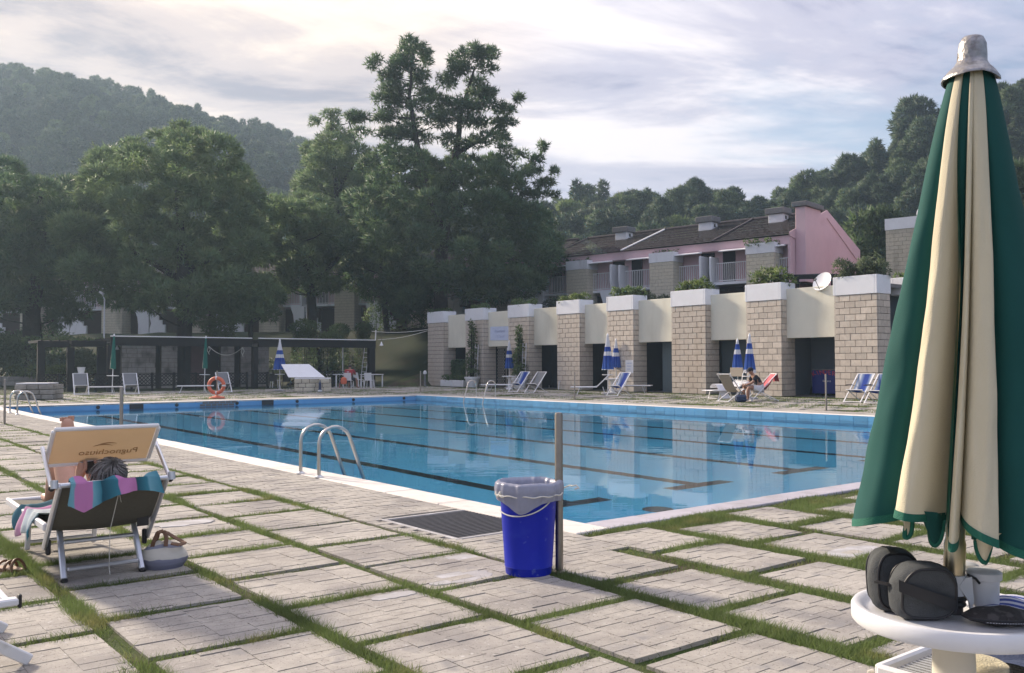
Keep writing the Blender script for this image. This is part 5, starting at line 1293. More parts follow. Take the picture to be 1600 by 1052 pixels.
def parasol(name, label, loc, z0=1.12, z1=2.6, rb=.27, mt=None, group=None, tray=True, folds=9, base=True, hs_=1.0):
    o = thing(name, label, 'parasol', loc, random.uniform(0, 6), group); b = MB(); b.tube([(0, 0, .02), (0, 0, z1+.03)], .022, 8); b.build('pole', M['alu_white'], o)
    if base: b = MB(); b.lathe([(.30, 0), (.30, .05), (.24, .07), (.05, .09), (.035, .25)], 18); b.build('base', M['cement'], o, True)
    if tray: b = MB(); b.lathe([(.02, .84), (.26, .85), (.26, .875), (.02, .88)], 18); b.build('tray', M['plastic'], o, True)
    n = folds*8; V, nz = None, 16
    def fn(x, y):
        z = lerp(z0, z1, y); a = 2*math.pi*x; f_ = abs(math.sin(a*folds/2)); r_ = lerp(rb, .045, y**1.35)*(.70+.30*f_**.7*(1-y*.5))*(1+.07*math.sin(a*2+3*y)); r_ *= 1-.22*math.exp(-((y-.60)/.05)**2)*0
        return (r_*math.cos(a), r_*math.sin(a), z-(.05*f_*(1-y)))
    b = MB(); b.grid(fn, n, nz); b.build('canopy', mt or M['parasol_blue'], o, True)
    b = MB(); b.lathe([(.05, z1-.03), (.045, z1+.03), (.015, z1+.08), (0, z1+.12)], 10); b.build('finial', M['plastic'], o, True)
    return o
LEFT = -E2; DOWN = -E1
AT = lambda x, y, z=0: G(x, y, z)
# --- blue parasols
parasol('blue_parasol', 'closed blue and white parasol standing in front of the bar pergola, beside the stone well', AT(437, 611), 1.14, 2.62, .32)
parasol('blue_parasol', 'closed blue and white parasol by the climbing plants at the far stone piers', AT(796, 607), 1.15, 2.6, .28, tray=False)
parasol('blue_parasol', 'larger of the two closed blue parasols beside the raised white lounger', AT(950, 616), 1.12, 2.62, .29)
parasol('blue_parasol', 'partly hidden closed blue parasol right behind the one beside the raised white lounger', AT(963, 612), 1.2, 2.5, .24, tray=False)
parasol('blue_parasol', 'closed blue parasol left of the seated man, in front of a dark teal door', AT(1153, 622), 1.05, 2.22, .24)
parasol('blue_parasol', 'closed blue parasol standing directly behind the seated man', AT(1172, 624), 1.03, 2.38, .25)
# --- green parasols twisted shut
M['parasol_green'] = ramp_mat('green_cream_parasol', 0, [(-.2, (.50, .48, .38)), (-.02, (.50, .48, .38)), (0, (.012, .16, .13)), (.2, (.012, .14, .11))], wob=.12, scale=3)
for (px, py, lab, z1) in ((175, 616, 'thin closed green and cream parasol beside the first grey deck chair', 2.75), (319, 612, 'thin closed green and cream parasol behind the orange lifebuoy', 2.75)):
    o = parasol('green_parasol', lab, AT(px, py), 1.22, z1, .13, M['parasol_green'], folds=4, base=False); o.rotation_euler = (0, R(1.5), 0)
# --- grey deck chairs and flat loungers at the far end of the pool
dv = Vector((.5, -.86, 0))
deck_chair('grey_deck_chair', 'grey deck chair right of the stone well with the white lid', AT(126, 617), dv, M['grey_sling'], 'grey deck chairs at the far end', .60)
deck_chair('grey_deck_chair', 'grey deck chair right of the thin green parasol', AT(204, 616), dv, M['grey_sling'], 'grey deck chairs at the far end', .60)
deck_chair('grey_deck_chair', 'grey deck chair seen through the orange lifebuoy', AT(349, 613), dv, M['grey_sling'], 'grey deck chairs at the far end', .60)
bed('flat_lounger', 'low flat white lounger between two grey deck chairs', AT(157, 616), Vector((-.95, -.3, 0)), M['white_fab'], 0, 'flat white loungers', l=1.5)
bed('flat_lounger', 'low flat white lounger left of the orange lifebuoy', AT(302, 614), Vector((-.95, -.3, 0)), M['white_fab'], 0, 'flat white loungers', l=1.7)
# --- in front of the stone building
bed('flat_lounger', 'flat white lounger under the parasol by the climbing plants', AT(781, 612), Vector((-.93, .36, 0)), M['white_fab'], 0, 'flat white loungers')
deck_chair('blue_deck_chair', 'blue striped deck chair next to the pedestal table by the climbing plants', AT(812, 613), LEFT*.9+DOWN*.15, M['blue_sling'], 'blue striped deck chairs')
deck_chair('grey_deck_chair', 'pale grey deck chair right of the blue striped one by the pedestal table', AT(838, 614), LEFT*.9+DOWN*.15, M['grey_sling'])
bed('raised_lounger', 'white lounger with raised back between two blue parasols and the pool', AT(924, 617), Vector((-.93, .10, 0)), M['white_fab'], .75)
deck_chair('blue_deck_chair', 'blue striped deck chair in front of the two parasols in the middle of the terrace', AT(968, 619), LEFT*.9+DOWN*.1, M['blue_sling'], 'blue striped deck chairs')
bed('dark_lounger', 'low dark lounger behind the blue deck chair, against the stone pier', AT(988, 614), Vector((.93, -.30, 0)), M['grey_sling'], 0)
deck_chair('blue_deck_chair', 'left one of the two blue deck chairs beside the big green parasol', AT(1344, 629), LEFT, M['blue_sling'], 'blue striped deck chairs', .62, True)
deck_chair('blue_deck_chair', 'blue grey deck chair half hidden by the big green parasol', AT(1377, 631), LEFT, M['navy_sling'], 'blue striped deck chairs', .62, True)
red_chair = deck_chair('deck_chair', 'deck chair with a red towel over its back, under the seated man', AT(1192, 627), E1*.5+LEFT*.75, M['beige_sling'])
deck_chair('deck_chair', 'beige deck chair with its back turned, opposite the seated man', AT(1143, 628), Vector((.80, .60, 0)), M['beige_sling'])
lz = bed('canopy_lounger', 'white lounger with beige canopy panel behind the beige deck chair', AT(1133, 624), Vector((-.8, -.5, 0)), M['white_fab'], .5)
b = MB(); b.box((0, -.62, 1.02), (.66, .03, .34), b=.008); b.build('canopy', M['beige_sling'], lz)
for s in (-1, 1): b = MB(); b.bar((s*.32, -.55, .6), (s*.32, -.62, 1.0), .025, .025); b.build('canopy_arm', M['alu_white'], lz)
def cloth(name, label, cat, mt, loc, rz, fn, nu=10, nv=12, group=None, thick=.012):
    o = thing(name, label, cat, loc, rz, group); b = MB(); b.grid(fn, nu, nv)
    V2 = [Vector(p) for p in b.v]; n0 = len(b.v); b2 = MB(); b2.add(V2, b.f); b2.add([p-Vector((0, 0, thick)) for p in V2], [f[::-1] for f in b.f]); b2.build('cloth', mt, o, True); return o
rc = red_chair.location; rr_ = red_chair.rotation_euler.z
cloth('red_towel', 'red towel hanging over the back of the deck chair', 'towel', M['red_towel'], rc, rr_, lambda x, y: ((x-.5)*.60+.02*math.sin(y*7), -.44+.44*max(0, y-.32)*1.35-.06*(y < .3)*(1-y/.3)+.01*math.sin(x*22), 1.01-.75*abs(y-.32)*(1.25 if y < .32 else 1.0)+.012*math.sin(x*25+2*y)), 16, 14)
lzp = lz.location
cloth('white_towel', 'white towel hanging from the side of the canopy lounger', 'towel', M['white_fab'], lzp+Vector((-.22, -.1, 0)), lz.rotation_euler.z, lambda x, y: (-.35+.5*min(1, 2*y) if y < .5 else .15+.25*(y-.5), (x-.5)*.42+.03*math.sin(9*y), .42+.16*math.sin(3*y) if y > .25 else .42-.42*(1-y*4)+.05), 10, 16)
hat = thing('straw_hat', 'straw hat lying in the sling of the beige deck chair', 'hat', AT(1147, 626, 0)+Vector((.05, .1, .40)), .3)
b = MB(); b.lathe([(.19, 0), (.10, .02), (.09, .09), (.06, .11), (0, .115)], 14); b.build('body', M['beige_sling'], hat, True)
bag2 = thing('dark_bag', 'dark bag on the grass between the two facing deck chairs', 'bag', AT(1160, 629)+Vector((0, .2, 0)), .4)
b = MB(); b.box((0, 0, .13), (.42, .22, .26), b=.06); b.build('body', M['navy'], bag2, True); b = MB(); b.tube([(-.1, 0, .25), (-.06, 0, .36), (.06, 0, .36), (.1, 0, .25)], .012, 5); b.build('handle', M['black'], bag2)
# pedestal table by the far parasol, white tables and chairs
pt = thing('pedestal_table', 'white pedestal table round the pole of the far parasol', 'table', AT(796, 608.5), 0)
b = MB(); b.lathe([(.22, 0), (.10, .1), (.08, .5), (.14, .66)], 16); b.build('pedestal', M['plastic'], pt, True); b = MB(); b.lathe([(.38, .66), (.42, .68), (.42, .72), (0, .73)], 20); b.build('table_top', M['plastic'], pt, True)
pt2 = thing('pedestal_table', 'white round table under the pair of parasols by the raised lounger', 'table', AT(957, 615), 0)
b = MB(); b.lathe([(.22, 0), (.09, .1), (.08, .5), (.14, .62)], 16); b.build('pedestal', M['plastic'], pt2, True); b = MB(); b.lathe([(.34, .62), (.38, .64), (.38, .68), (0, .69)], 20); b.build('table_top', M['plastic'], pt2, True)
pt3 = thing('pedestal_table', 'small round white table behind the seated man', 'table', AT(1168, 626), 0)
b = MB(); b.lathe([(.2, 0), (.08, .1), (.07, .45), (.12, .56)], 16); b.build('pedestal', M['plastic'], pt3, True); b = MB(); b.lathe([(.28, .56), (.31, .58), (.31, .62), (0, .63)], 20); b.build('table_top', M['plastic'], pt3, True)
for (px, py, lab, vv) in ((838, 604, 'white plastic chair left of the dark doorway by the third stone pier', LEFT), (856, 606, 'white plastic chair in front of the dark doorway by the third stone pier', LEFT+DOWN*.3), (880, 609, 'white plastic chair seen from the side in front of the fourth stone pier', Vector((-1, .1, 0)))):
    plastic_chair(lab, AT(px, py), vv)
plastic_table('white plastic table against the fourth stone pier', AT(866, 604), ANG, .8, .7)
# bar furniture
plastic_table('white plastic table beside the person in red', AT(528, 605), ANG+.4, 1.25, .8, .78); plastic_table('white plastic table nearest the last pergola post', AT(581, 605.5), ANG+.4, 1.25, .8, .78)
plastic_chair('white plastic chair between the two white tables', AT(560, 605), Vector((.6, .8, 0))); plastic_chair('white plastic chair seen from the back at the right-hand table', AT(577, 606.5), Vector((.2, 1, 0)))
for k, (px, py) in enumerate(((243, 601), (254, 600.5), (268, 601), (292, 600.5), (304, 601), (316, 600), (364, 601.5), (372, 602), (380, 601.5), (409, 602))):
    plastic_chair(('first', 'second', 'third', 'fourth', 'fifth', 'sixth', 'seventh', 'eighth', 'ninth', 'tenth')[k]+' white plastic chair from the left behind the black lattice fence', AT(px, py), Vector((random.uniform(-.6, .6), random.choice((-1, 1)), 0)), 'chairs behind the lattice fence')
for k, (px, wd_) in enumerate(((300, 2.2), (258, 1.2), (372, 1.4))): plastic_table(('table with a white cloth behind the middle of the lattice fence', 'table behind the left part of the lattice fence', 'table behind the right part of the lattice fence')[k], AT(px, 599), ANG, wd_, .7, .76)
plastic_chair('white plastic chair left of the blue parasol by the stone well', AT(430, 606), Vector((.8, .5, 0)))
for (px, py, lab) in ((446, 609, 'black chair right of the blue parasol at the bar'), (425, 608, 'black chair left of the blue parasol at the bar')): plastic_chair(lab, AT(px, py), Vector((-.5, .8, 0)), 'black chairs at the bar', 'black')
tb = plastic_table('dark table behind the blue parasol at the bar', AT(440, 603), ANG, 1.6, .8, 1.05, 'black', None)
b = MB(); b.box((0, 0, 1.075), (1.7, .9, .03), b=.006); b.build('table_cloth', M['plastic'], tb)
# stone wells
def well(label, px0, px1, py, h, d_):
    p0, p1 = AT(px0, py), AT(px1, py-.5); v = p1-p0; l = v.length; o = thing('stone_well', label, 'stone box', p0, math.atan2(v.y, v.x)); b = MB(); b.box((l/2, d_/2, h/2), (l-.1, d_-.1, h-.02)); b.build('core', M['joint'], o); nr = 3
    for r_ in range(nr):
        for (a0, a1, fx) in ((0, l, 0), (0, d_, 1), (0, d_, 2)):
            u = a0-(.2 if r_ % 2 else 0)
            while u < a1-.02:
                w = random.uniform(.35, .6); a, c = max(u, a0), min(u+w, a1); u += w
                if c-a < .06: continue
                bb = MB()
                if fx == 0: bb.box(((a+c)/2, .05-random.uniform(0, .02), h*(r_+.5)/nr), (c-a-.02, .12, h/nr-.02), b=.02)
                else: bb.box((.05 if fx == 1 else l-.05, max(.12, a)*.5+c*.5, h*(r_+.5)/nr), (.12, c-max(.12, a)-.02, h/nr-.02), b=.02)
                bb.build('stone', M['stone_pale'] if px0 > 300 else M['stone_dark'], o)
    return o, l
w1, l1 = well('rough stone box with a white lid behind the left ladder', 22, 83, 625, .60, 1.2); b = MB(); b.box((l1*.45, .6, .635), (l1*.85, 1.1, .05), b=.01); b.build('lid', M['plastic'], w1)
w2, l2 = well('stone box with a white tilted panel on top beside the blue parasol', 460, 517, 612, .62, 1.4)
b = MB(); b.box((l2*.5, .7, .65), (l2*1.0, 1.3, .05), b=.01); b.build('slab', M['plastic'], w2)
pn_ = thing('hatch_cover', 'white hatch cover with crossed braces leaning open on the stone box', 'hatch cover', w2.location+Vector((0, 0, .68)), w2.rotation_euler.z)
mt = Matrix.Rotation(R(62), 4, 'X') @ Matrix.Translation((0, .0, 0)); b = MB(); b.M = Matrix.Translation((l2*.25, .25, .02)) @ Matrix.Rotation(R(46), 4, 'X'); b.extr([(-.75, 0, 0), (1.05, 0, 0), (.25, .92, 0), (-1.15, .92, 0)], (0, 0, .03)); b.build('board', M['white_edge'], pn_)
for (a, c) in (((-.70, .04), (.2, .88)), ((1.0, .04), (-1.08, .88))): b = MB(); b.M = Matrix.Translation((l2*.25, .25, .02)) @ Matrix.Rotation(R(46), 4, 'X'); b.bar((a[0], a[1], -.012 if a[0] < 0 else -.018), (c[0], c[1], -.012 if a[0] < 0 else -.018), .03, .02); b.build('brace', M['grey_cap'], pn_)
o = thing('bottle_stand', 'slim blue and white stand in front of the stone box', 'stand', AT(500, 612.5), 0); b = MB(); b.lathe([(.10, 0), (.10, .12), (.07, .13), (.07, .42), (.03, .5), (.03, .58)], 10); b.build('body', M['navy'], o, True); b = MB(); b.lathe([(.105, .02), (.105, .10)], 10); b.build('band', M['plastic'], o)
# lifebuoy on its stand
ls = thing('lifebuoy_stand', 'steel post with a round orange foot carrying the lifebuoy', 'post', AT(339, 622.5), ANG)
b = MB(); b.lathe([(.32, 0), (.30, .05), (.12, .09), (.05, .12)], 18); b.build('foot', M['orange'], ls, True); b = MB(); b.tube([(0, 0, .08), (0, 0, 1.12)], .032, 8); b.build('pole', M['post_steel'], ls)
lb = thing('lifebuoy', 'orange lifebuoy with white bands hanging on the steel post at the far end', 'lifebuoy', AT(339, 622.5)+Vector((0, -.08, .52)), 0)
R0, r0_ = .30, .072
def torus(mb, a0, a1, Rr_, r_, n=8, m=10):
    pts_ = [(Rr_*math.cos(lerp(a0, a1, k/n)), 0, Rr_*math.sin(lerp(a0, a1, k/n))) for k in range(n+1)]; return mb.tube(pts_, r_, m)
b = MB(); b.tube([(R0*math.cos(2*math.pi*k/32), 0, R0*math.sin(2*math.pi*k/32)) for k in range(32)], r0_, 10, closed=True); b.build('ring', M['orange'], lb, True)
for k in range(4): b = MB(); torus(b, math.pi/2*k-.10, math.pi/2*k+.10, R0, r0_+.004); b.build('band', M['white_fab'], lb, True)
# steel bollard posts
for (px, py, lab) in ((7, 662, 'dull steel post beside the left ladder at the picture edge'), (189, 714, 'dull steel post partly behind the sunshade of the near lounger'), (657, 613.5, 'dull steel post at the far corner of the pool near the stone building'),
                      (898, 624.5, 'thin steel post on the far deck in front of the middle stone piers'), (1291, 641.5, 'dull steel post on the far deck in front of the blue freezer'), (874, 893, 'tall steel post beside the blue bin')):
    o = thing('steel_post', lab, 'post', AT(px, py), 0, 'steel posts round the pool'); r_ = .026; b = MB(); b.lathe([(r_, -.03), (r_, 1.015), (r_*.85, 1.03), (0, 1.035)], 14); b.build('tube', M['post_steel'], o, True); b = MB(); b.lathe([(.055, -.005), (.055, .006), (r_+.003, .012)], 14); b.build('foot_plate', M['post_steel'], o)
o = thing('bollard_light', 'white capped bollard lamp beside the far stone pier', 'lamp', AT(664, 604), 0); b = MB(); b.lathe([(.07, 0), (.07, .75)], 12); b.build('tube', M['grey_cap'], o); b = MB(); b.lathe([(.075, .75), (.11, .78), (.11, .88), (.06, .97), (0, .98)], 12); b.build('cap', M['plastic'], o, True)
# ladders
def ladder(label, u, v, du, sp, hgt=.62):
    o = thing('pool_ladder', label, 'pool ladder', W(u, v, 0), ANG, None)
    for s in (0, 1):
        y = s*sp; P = [(0, y, 0), (0, y, hgt-.22)]
        for k in range(9): a = math.pi*(1-k/8*.88); P.append((.21*du+.21*du*math.cos(a), y, hgt-.22+.20*math.sin(a)))
        P += [(.60*du, y, -.05), (.66*du, y, -.35), (.66*du, y, -1.25)]
        b = MB(); b.tube(P, .0215, 12); b.build('handrail', M['steel'], o, True)
        b = MB(); b.lathe([(.052, .0), (.052, .012), (.026, .03)], 14, (0, y, .006)); b.build('flange', M['alu'], o, True)
    for k in range(3): b = MB(); b.box((.66*du, sp/2, -.42-.28*k), (.08, sp-.04, .03), b=.006); b.build('tread', M['steel'], o)
    return o
ladder('shiny steel pool ladder on the near left side of the pool', -.33, 4.30, 1.0, .50)
ladder('steel pool ladder on the left side at the far end, by the stone box', -.45, 22.5, 1.0, 1.1, .66)
dl = ray(738, 628); tl = (PW+.35+A0.dot(E2))/dl.dot(E2); vl = (dl*tl-A0).dot(E1)
ladder('steel pool ladder on the far side in front of the climbing plants', PW+.40, vl-1.5, -1.0, 1.3, .72)
# freezer in the right-hand bay
fz = thing('ice_cream_freezer', 'dark blue chest freezer with red lettering inside the right-hand doorway', 'freezer', W(28.1, bay(0)[0]+V0B+1.40, .02), ANG)
M['freezer'] = mat('freezer_blue', (.012, .025, .19), .4, var=.06, scale=3); M['red_print'] = mat('red_print', (.55, .04, .05), .5); M['white_print'] = mat('white_print', (.65, .66, .70), .5)
b = MB(); b.box((0, 0, .56), (.62, 1.35, .96), b=.025); b.build('body', M['freezer'], fz, True); b = MB(); b.box((0, 0, 1.06), (.64, 1.37, .05), b=.012); b.build('lid', M['grey_cap'], fz)
for sx_ in (-1, 1):
    for sy_ in (-1, 1): b = MB(); b.lathe([(.03, 0), (.03, .075)], 8, (sx_*.24, sy_*.55, 0)); b.build('foot', M['black'], fz)
word = 'KINDER'
for k, ch in enumerate(word):
    a = (k-2.5)*.17; mtx = Matrix.Translation((-.314, .10-a*1.02, .72+.16*math.cos(a*2.2))) @ FACE_X @ Matrix.Rotation(.22-a*.75+.05, 4, 'Z'); put_text(fz, ch, .27, M['red_print'], mtx, 0, 'letter')
put_text(fz, 'ferrero', .13, M['white_print'], Matrix.Translation((-.314, -.02, .56)) @ FACE_X)
o = thing('wall_notice', 'small white notice on the stone pier beside the pair of blue parasols', 'notice', D(969, 573, 43.3), ANG); u_, v_ = UV(o.location); o.location = W(26.2-.012, v_, o.location.z); b = MB(); b.box((0, 0, 0), (.01, .52, .62)); b.build('board', M['white_edge'], o)
for k in range(3): b = MB(); b.box((-.007, .02*k, .16-.14*k), (.004, .34-.05*k, .03)); b.build('print_line', M['banner_ink'], o)
# lamp post, ladders, garland, string lines at the bar
lp = thing('lamp_post', 'slim grey lamp post rising behind the left end of the bar pergola', 'lamp post', (D(163, 500, 57).x, 57, 0), 0); zt_ = D(163, 468, 57).z
b = MB(); b.tube([(0, 0, 0), (0, 0, zt_)], [.06, .045], 8); b.build('pole', M['alu_white'], lp); b = MB(); b.bar((0, 0, zt_), (-.15, 0, zt_+.35), .05, .05); b.build('arm', M['alu_white'], lp); b = MB(); b.box((-.17, -.05, zt_+.40), (.30, .2, .12), b=.02, rot=Matrix.Rotation(R(35), 3, 'Y')); b.build('lamp_head', M['white_edge'], lp)
def stepladder(label, p, q_, w, mt):
    o = thing('ladder', label, 'ladder', p, 0); v = q_-p
    for s in (-1, 1): b = MB(); b.bar((s*w/2, 0, 0), v+Vector((s*w/2, 0, 0)), .05, .03); b.build('stile', M[mt], o)
    for k in range(1, 8): c = v*(k/8); b = MB(); b.bar(c+Vector((-w/2, 0, 0)), c+Vector((w/2, 0, 0)), .03, .03); b.build('rung', M[mt], o)
    return o
p = D(566, 600, 57); stepladder('aluminium ladder leaning against the last pergola post', Vector((p.x, 57, 0)), D(573, 544, 57.2), .28, 'alu_white')
p = D(483, 600, 59); stepladder('black ladder standing behind the stone box under the pergola', Vector((p.x, 59, 0)), D(485, 546, 59.3), .5, 'black_wood')
ga = thing('rope_garland', 'white rope garland hanging under the pergola beam between two ends', 'rope', D(326, 541, 54.5)); p0 = Vector(ga.location); p1 = D(379, 543, 53.6)-p0
b = MB(); b.tube([p1*(k/14)+Vector((0, 0, -2.0*(k/14)*(1-k/14))) for k in range(15)], .022, 5); b.build('rope', M['rope'], ga)
for e, l in ((Vector((0, 0, 0)), .5), (p1, .55)): b = MB(); b.tube([e, e+Vector((-.08, 0, -l*.5)), e+Vector((.04, 0, -l))], .02, 5); b.tube([e, e+Vector((.10, 0, -l*.4)), e+Vector((.0, 0, -l*.8))], .02, 5); b.build('rope_end', M['rope'], ga)
sl_ = thing('string_line', 'white string line from the pergola edge post to the stone building', 'string', D(586, 519, 55)); q0 = Vector(sl_.location)
for (a, c) in (((581, 518), (668, 515)), ((590, 531), (668, 517))):
    s_, e_ = D(*a, 55)-q0, D(*c, 56.2)-q0; b = MB(); b.tube([s_.lerp(e_, k/8)+Vector((0, 0, -.12*math.sin(math.pi*k/8))) for k in range(9)], .014, 4); b.build('string', M['rope'], sl_)
for (px, py, dd_, lab) in ((596, 538, 55, 'small white lamp hanging at the right end of the pergola'), (183, 544, 52, 'small white floodlight under the left pergola beam')):
    o = thing('hanging_lamp', lab, 'lamp', D(px, py, dd_)); b = MB(); b.lathe([(.03, .15), (.05, .05), (.12, -.08), (.02, -.1)], 10); b.build('shade', M['white_edge'], o, True); b = MB(); b.tube([(0, 0, .14), (0, .02, .45)], .012, 5); b.build('flex', M['black'], o)
o = thing('bucket', 'white bucket standing on the fence rail behind the first grey deck chair', 'bucket', Vector((Uat(127, VF), 0, 0))); o.location = W(Uat(127, VF), VF-.02, .97); b = MB(); b.lathe([(.14, 0), (.19, .28), (.20, .28), (.20, .30)], 14); b.build('body', M['plastic'], o, True)
o = thing('shelf_post', 'thin light steel pole standing in the pergola between the white tables', 'pole', Vector((D(535.5, 600, 56.5).x, 56.5, 0))); b = MB(); b.tube([(0, 0, 0), (0, 0, 2.75)], .03, 6); b.build('tube', M['alu_white'], o)
o = thing('white_pipe', 'short white pipe standing on the bank in front of the tall pine trunk', 'pipe', on(689, 63.2)); b = MB(); b.tube([(0, 0, 0), (0, 0, D(689, 466, 62).z-terr(D(689, 466, 62).x, 62))], .06, 6); b.build('tube', M['white_edge'], o)
# ================================================================== FOREGROUND
# ---- blue bin with liner, tied to the steel post
bn = thing('waste_bin', 'blue plastic waste bin with a grey liner bag tied to a steel post', 'bin', G(826, 895.5), 0)
rb, rt, hb = .150, .186, .545
b = MB(); b.lathe([(rb-.02, .0), (rb-.004, .004), (rb, .02), (rb+.002, .05), (rb+.006, .055), (rb+.004, .06), (lerp(rb, rt, .5), hb*.5), (rt-.003, hb-.05), (rt, hb), (rt+.008, hb+.006), (rt+.006, hb+.02), (rt-.006, hb+.02), (rt-.012, hb-.02), (rb-.01, .03), (0, .03)], 40, cap0=True); b.build('body', M['bin_blue'], bn, True)
def liner(x, y):
    a = 2*math.pi*x; w = .010*math.sin(a*7+1.3)+.007*math.sin(a*13+.4)+.006*math.sin(a*23)
    prof = [(-.075, hb*.45), (-.04, hb*.8), (-.022, hb+.0), (-.012, hb+.035), (.004, hb+.052), (.020, hb+.040), (.026, hb+.005), (.022, hb-.03), (.016, hb-.055), (.012, hb-.075)]
    t = y*(len(prof)-1); i = min(int(t), len(prof)-2); f_ = t-i
    r_, z = lerp(prof[i][0], prof[i+1][0], f_), lerp(prof[i][1], prof[i+1][1], f_)
    da = (a-math.pi*1.5+.25+math.pi) % (2*math.pi)-math.pi; drop = .052*math.exp(-(da/.42)**2)+.010*math.sin(a*3+.6)
    if y > .6: z -= drop*(y-.6)/.4
    if y > .45: r_ += w*.55*(1 if y < .95 else .6)+.009
    else: r_ += w*.6
    return ((rt+r_)*math.cos(a), (rt+r_)*math.sin(a), z+.006*math.sin(a*5+2)*(.5-abs(y-.5)))
b = MB(); b.grid(liner, 120, 40); b.build('liner', M['bag_liner'], bn, True)
P = []
for k in range(41):
    a = math.radians(200+ (380-200)*k/40); P.append(((rt+.035)*math.cos(a), (rt+.035)*math.sin(a), hb-.028+.004*math.sin(k)))
P += [(.215, .04, hb-.01), (.27, .06, hb+.01), (.285, .02, hb+.012)]
b = MB(); b.tube(P, .0048, 6); b.build('rope', M['rope'], bn, True)
P = []
for k in range(31):
    f_ = k/30; a = math.radians(195+(330-195)*f_); rr = lerp(rb, rt, .8)+.012; P.append((rr*math.cos(a), rr*math.sin(a), hb-.13-.045*math.sin(math.pi*f_*.9)+.115*f_**2))
b = MB(); b.tube(P, .0042, 6); b.build('handle_cord', M['rope'], bn, True)
b = MB()
for k in range(7): b.sphere(((rt+.03)*math.cos(math.radians(198+4*k)), (rt+.03)*math.sin(math.radians(198+4*k)), hb-.025+.012*math.sin(k*2)), .012, 8, 6)
b.build('rope_knot', M['rope'], bn, True)
b = MB(); b.tube([(.285, .02, hb+.012), (.31, -.01, hb+.02), (.325, -.02, hb+.004), (.30, -.03, hb+.0)], .005, 6); b.build('rope_tail', M['rope'], bn, True)

# ---- lounger with sunshade
LR = ANG
lg = thing('sunshade_lounger', 'aluminium lounger with olive mesh seat and tan sunshade, under the reading woman', 'sun lounger', W(-3.68, .54, 0), LR)
AL = M['alu']; hw = .315
for s in (-1, 1):
    b = MB(); b.bar((s*.235, -.01, .015), (s*.225, .20, .34), .036, .030, b=.007); b.build('leg', AL, lg)
    b = MB(); b.box((s*.235, -.012, .012), (.04, .036, .024), b=.006); b.build('leg_cap', M['black'], lg)
    b = MB(); b.bar((s*.225, 1.20, .01), (s*.225, 1.12, .33), .034, .028, b=.006); b.build('leg', M['alu_white'], lg)
    b = MB(); b.bar((s*hw, .13, .33), (s*hw, 1.44, .345), .05, .03, up=(1, 0, 0), b=.008); b.build('side_rail', M['alu_white'], lg)
    b = MB(); b.bar((s*hw, .17, .195), (s*hw, -.25, .635), .046, .026, up=(1, 0, 0), b=.008); b.build('back_rail', M['alu'], lg)
    b = MB(); b.tube([(s*(hw+.03), -.25, .615), (s*(hw+.03), -.245, .665)], .022, 12); b.build('pivot', M['alu'], lg)
    b = MB(); b.tube([(s*(hw+.035), -.20, .612), (s*(hw+.03), .10, .835)], .013, 10); b.build('sunshade_arm', AL, lg)
    b = MB(); b.sphere((s*(hw+.035), -.20, .612), .02, 10, 8); b.build('arm_joint', M['black'], lg)
    b = MB(); b.box((s*(hw-.02), .155, .20), (.03, .035, .10), b=.008); b.build('clip', M['black'], lg)
for y, z, r_ in ((.0, .075, .013), (.12, .225, .013), (1.18, .07, .012)):
    b = MB(); b.bar((-.215, y, z), (.215, y, z), .032, .024, b=.006); b.build('cross_bar', AL, lg)
b = MB(); b.tube([(-hw, -.25, .63), (hw, -.25, .63)], .016, 10); b.build('head_bar', M['alu'], lg); b = MB(); b.bar((-hw, 1.44, .345), (hw, 1.44, .345), .05, .03, b=.008); b.build('foot_bar', M['alu_white'], lg)
sl = [(-.245, .645), (-.10, .475), (.02, .36), (.12, .315), (.3, .325), (.6, .345), (1.0, .352), (1.42, .355)]
def on_prof(t, pr=sl):
    t = t*(len(pr)-1); i = min(int(t), len(pr)-2); f_ = t-i; return lerp(pr[i][0], pr[i+1][0], f_), lerp(pr[i][1], pr[i+1][1], f_)
b = MB()
for o_ in (0, -.006): b.grid(lambda x, y: ((x-.5)*.60, on_prof(y)[0], on_prof(y)[1]+o_-.02*math.sin(math.pi*x)), 8, 42)
b.build('mesh_sling', M['olive_sling'], lg, True)
can = link('sunshade', None, lg)
ctop, cbot = Vector((0, -.075, .955)), Vector((0, .165, .715)); ch_ = .315
can.location = (ctop+cbot)/2; dz_ = (ctop-cbot); can.rotation_euler = (math.atan2(dz_.z, dz_.y), 0, 0); hh_ = dz_.length/2
b = MB(); b.box((0, 0, 0), (2*ch_-.03, 2*hh_-.03, .004)); b.build('fabric', M['tan_fabric'], can)
b = MB(); b.bar((-ch_, hh_, 0), (ch_, hh_, 0), .026, .026, b=.007); b.build('frame_top', M['alu_white'], can)
b = MB(); b.bar((-ch_, -hh_, 0), (ch_, -hh_, 0), .026, .026, b=.007); b.build('frame_bottom', M['alu_white'], can)
for s in (-1, 1): b = MB(); b.bar((s*ch_, -hh_+.013, 0), (s*ch_, hh_-.013, 0), .026, .026, b=.007); b.build('frame_side', M['alu_white'], can)
M['print_brown'] = mat('faded_print', (.36, .22, .11), .8, var=.2, scale=30, transl=.3)
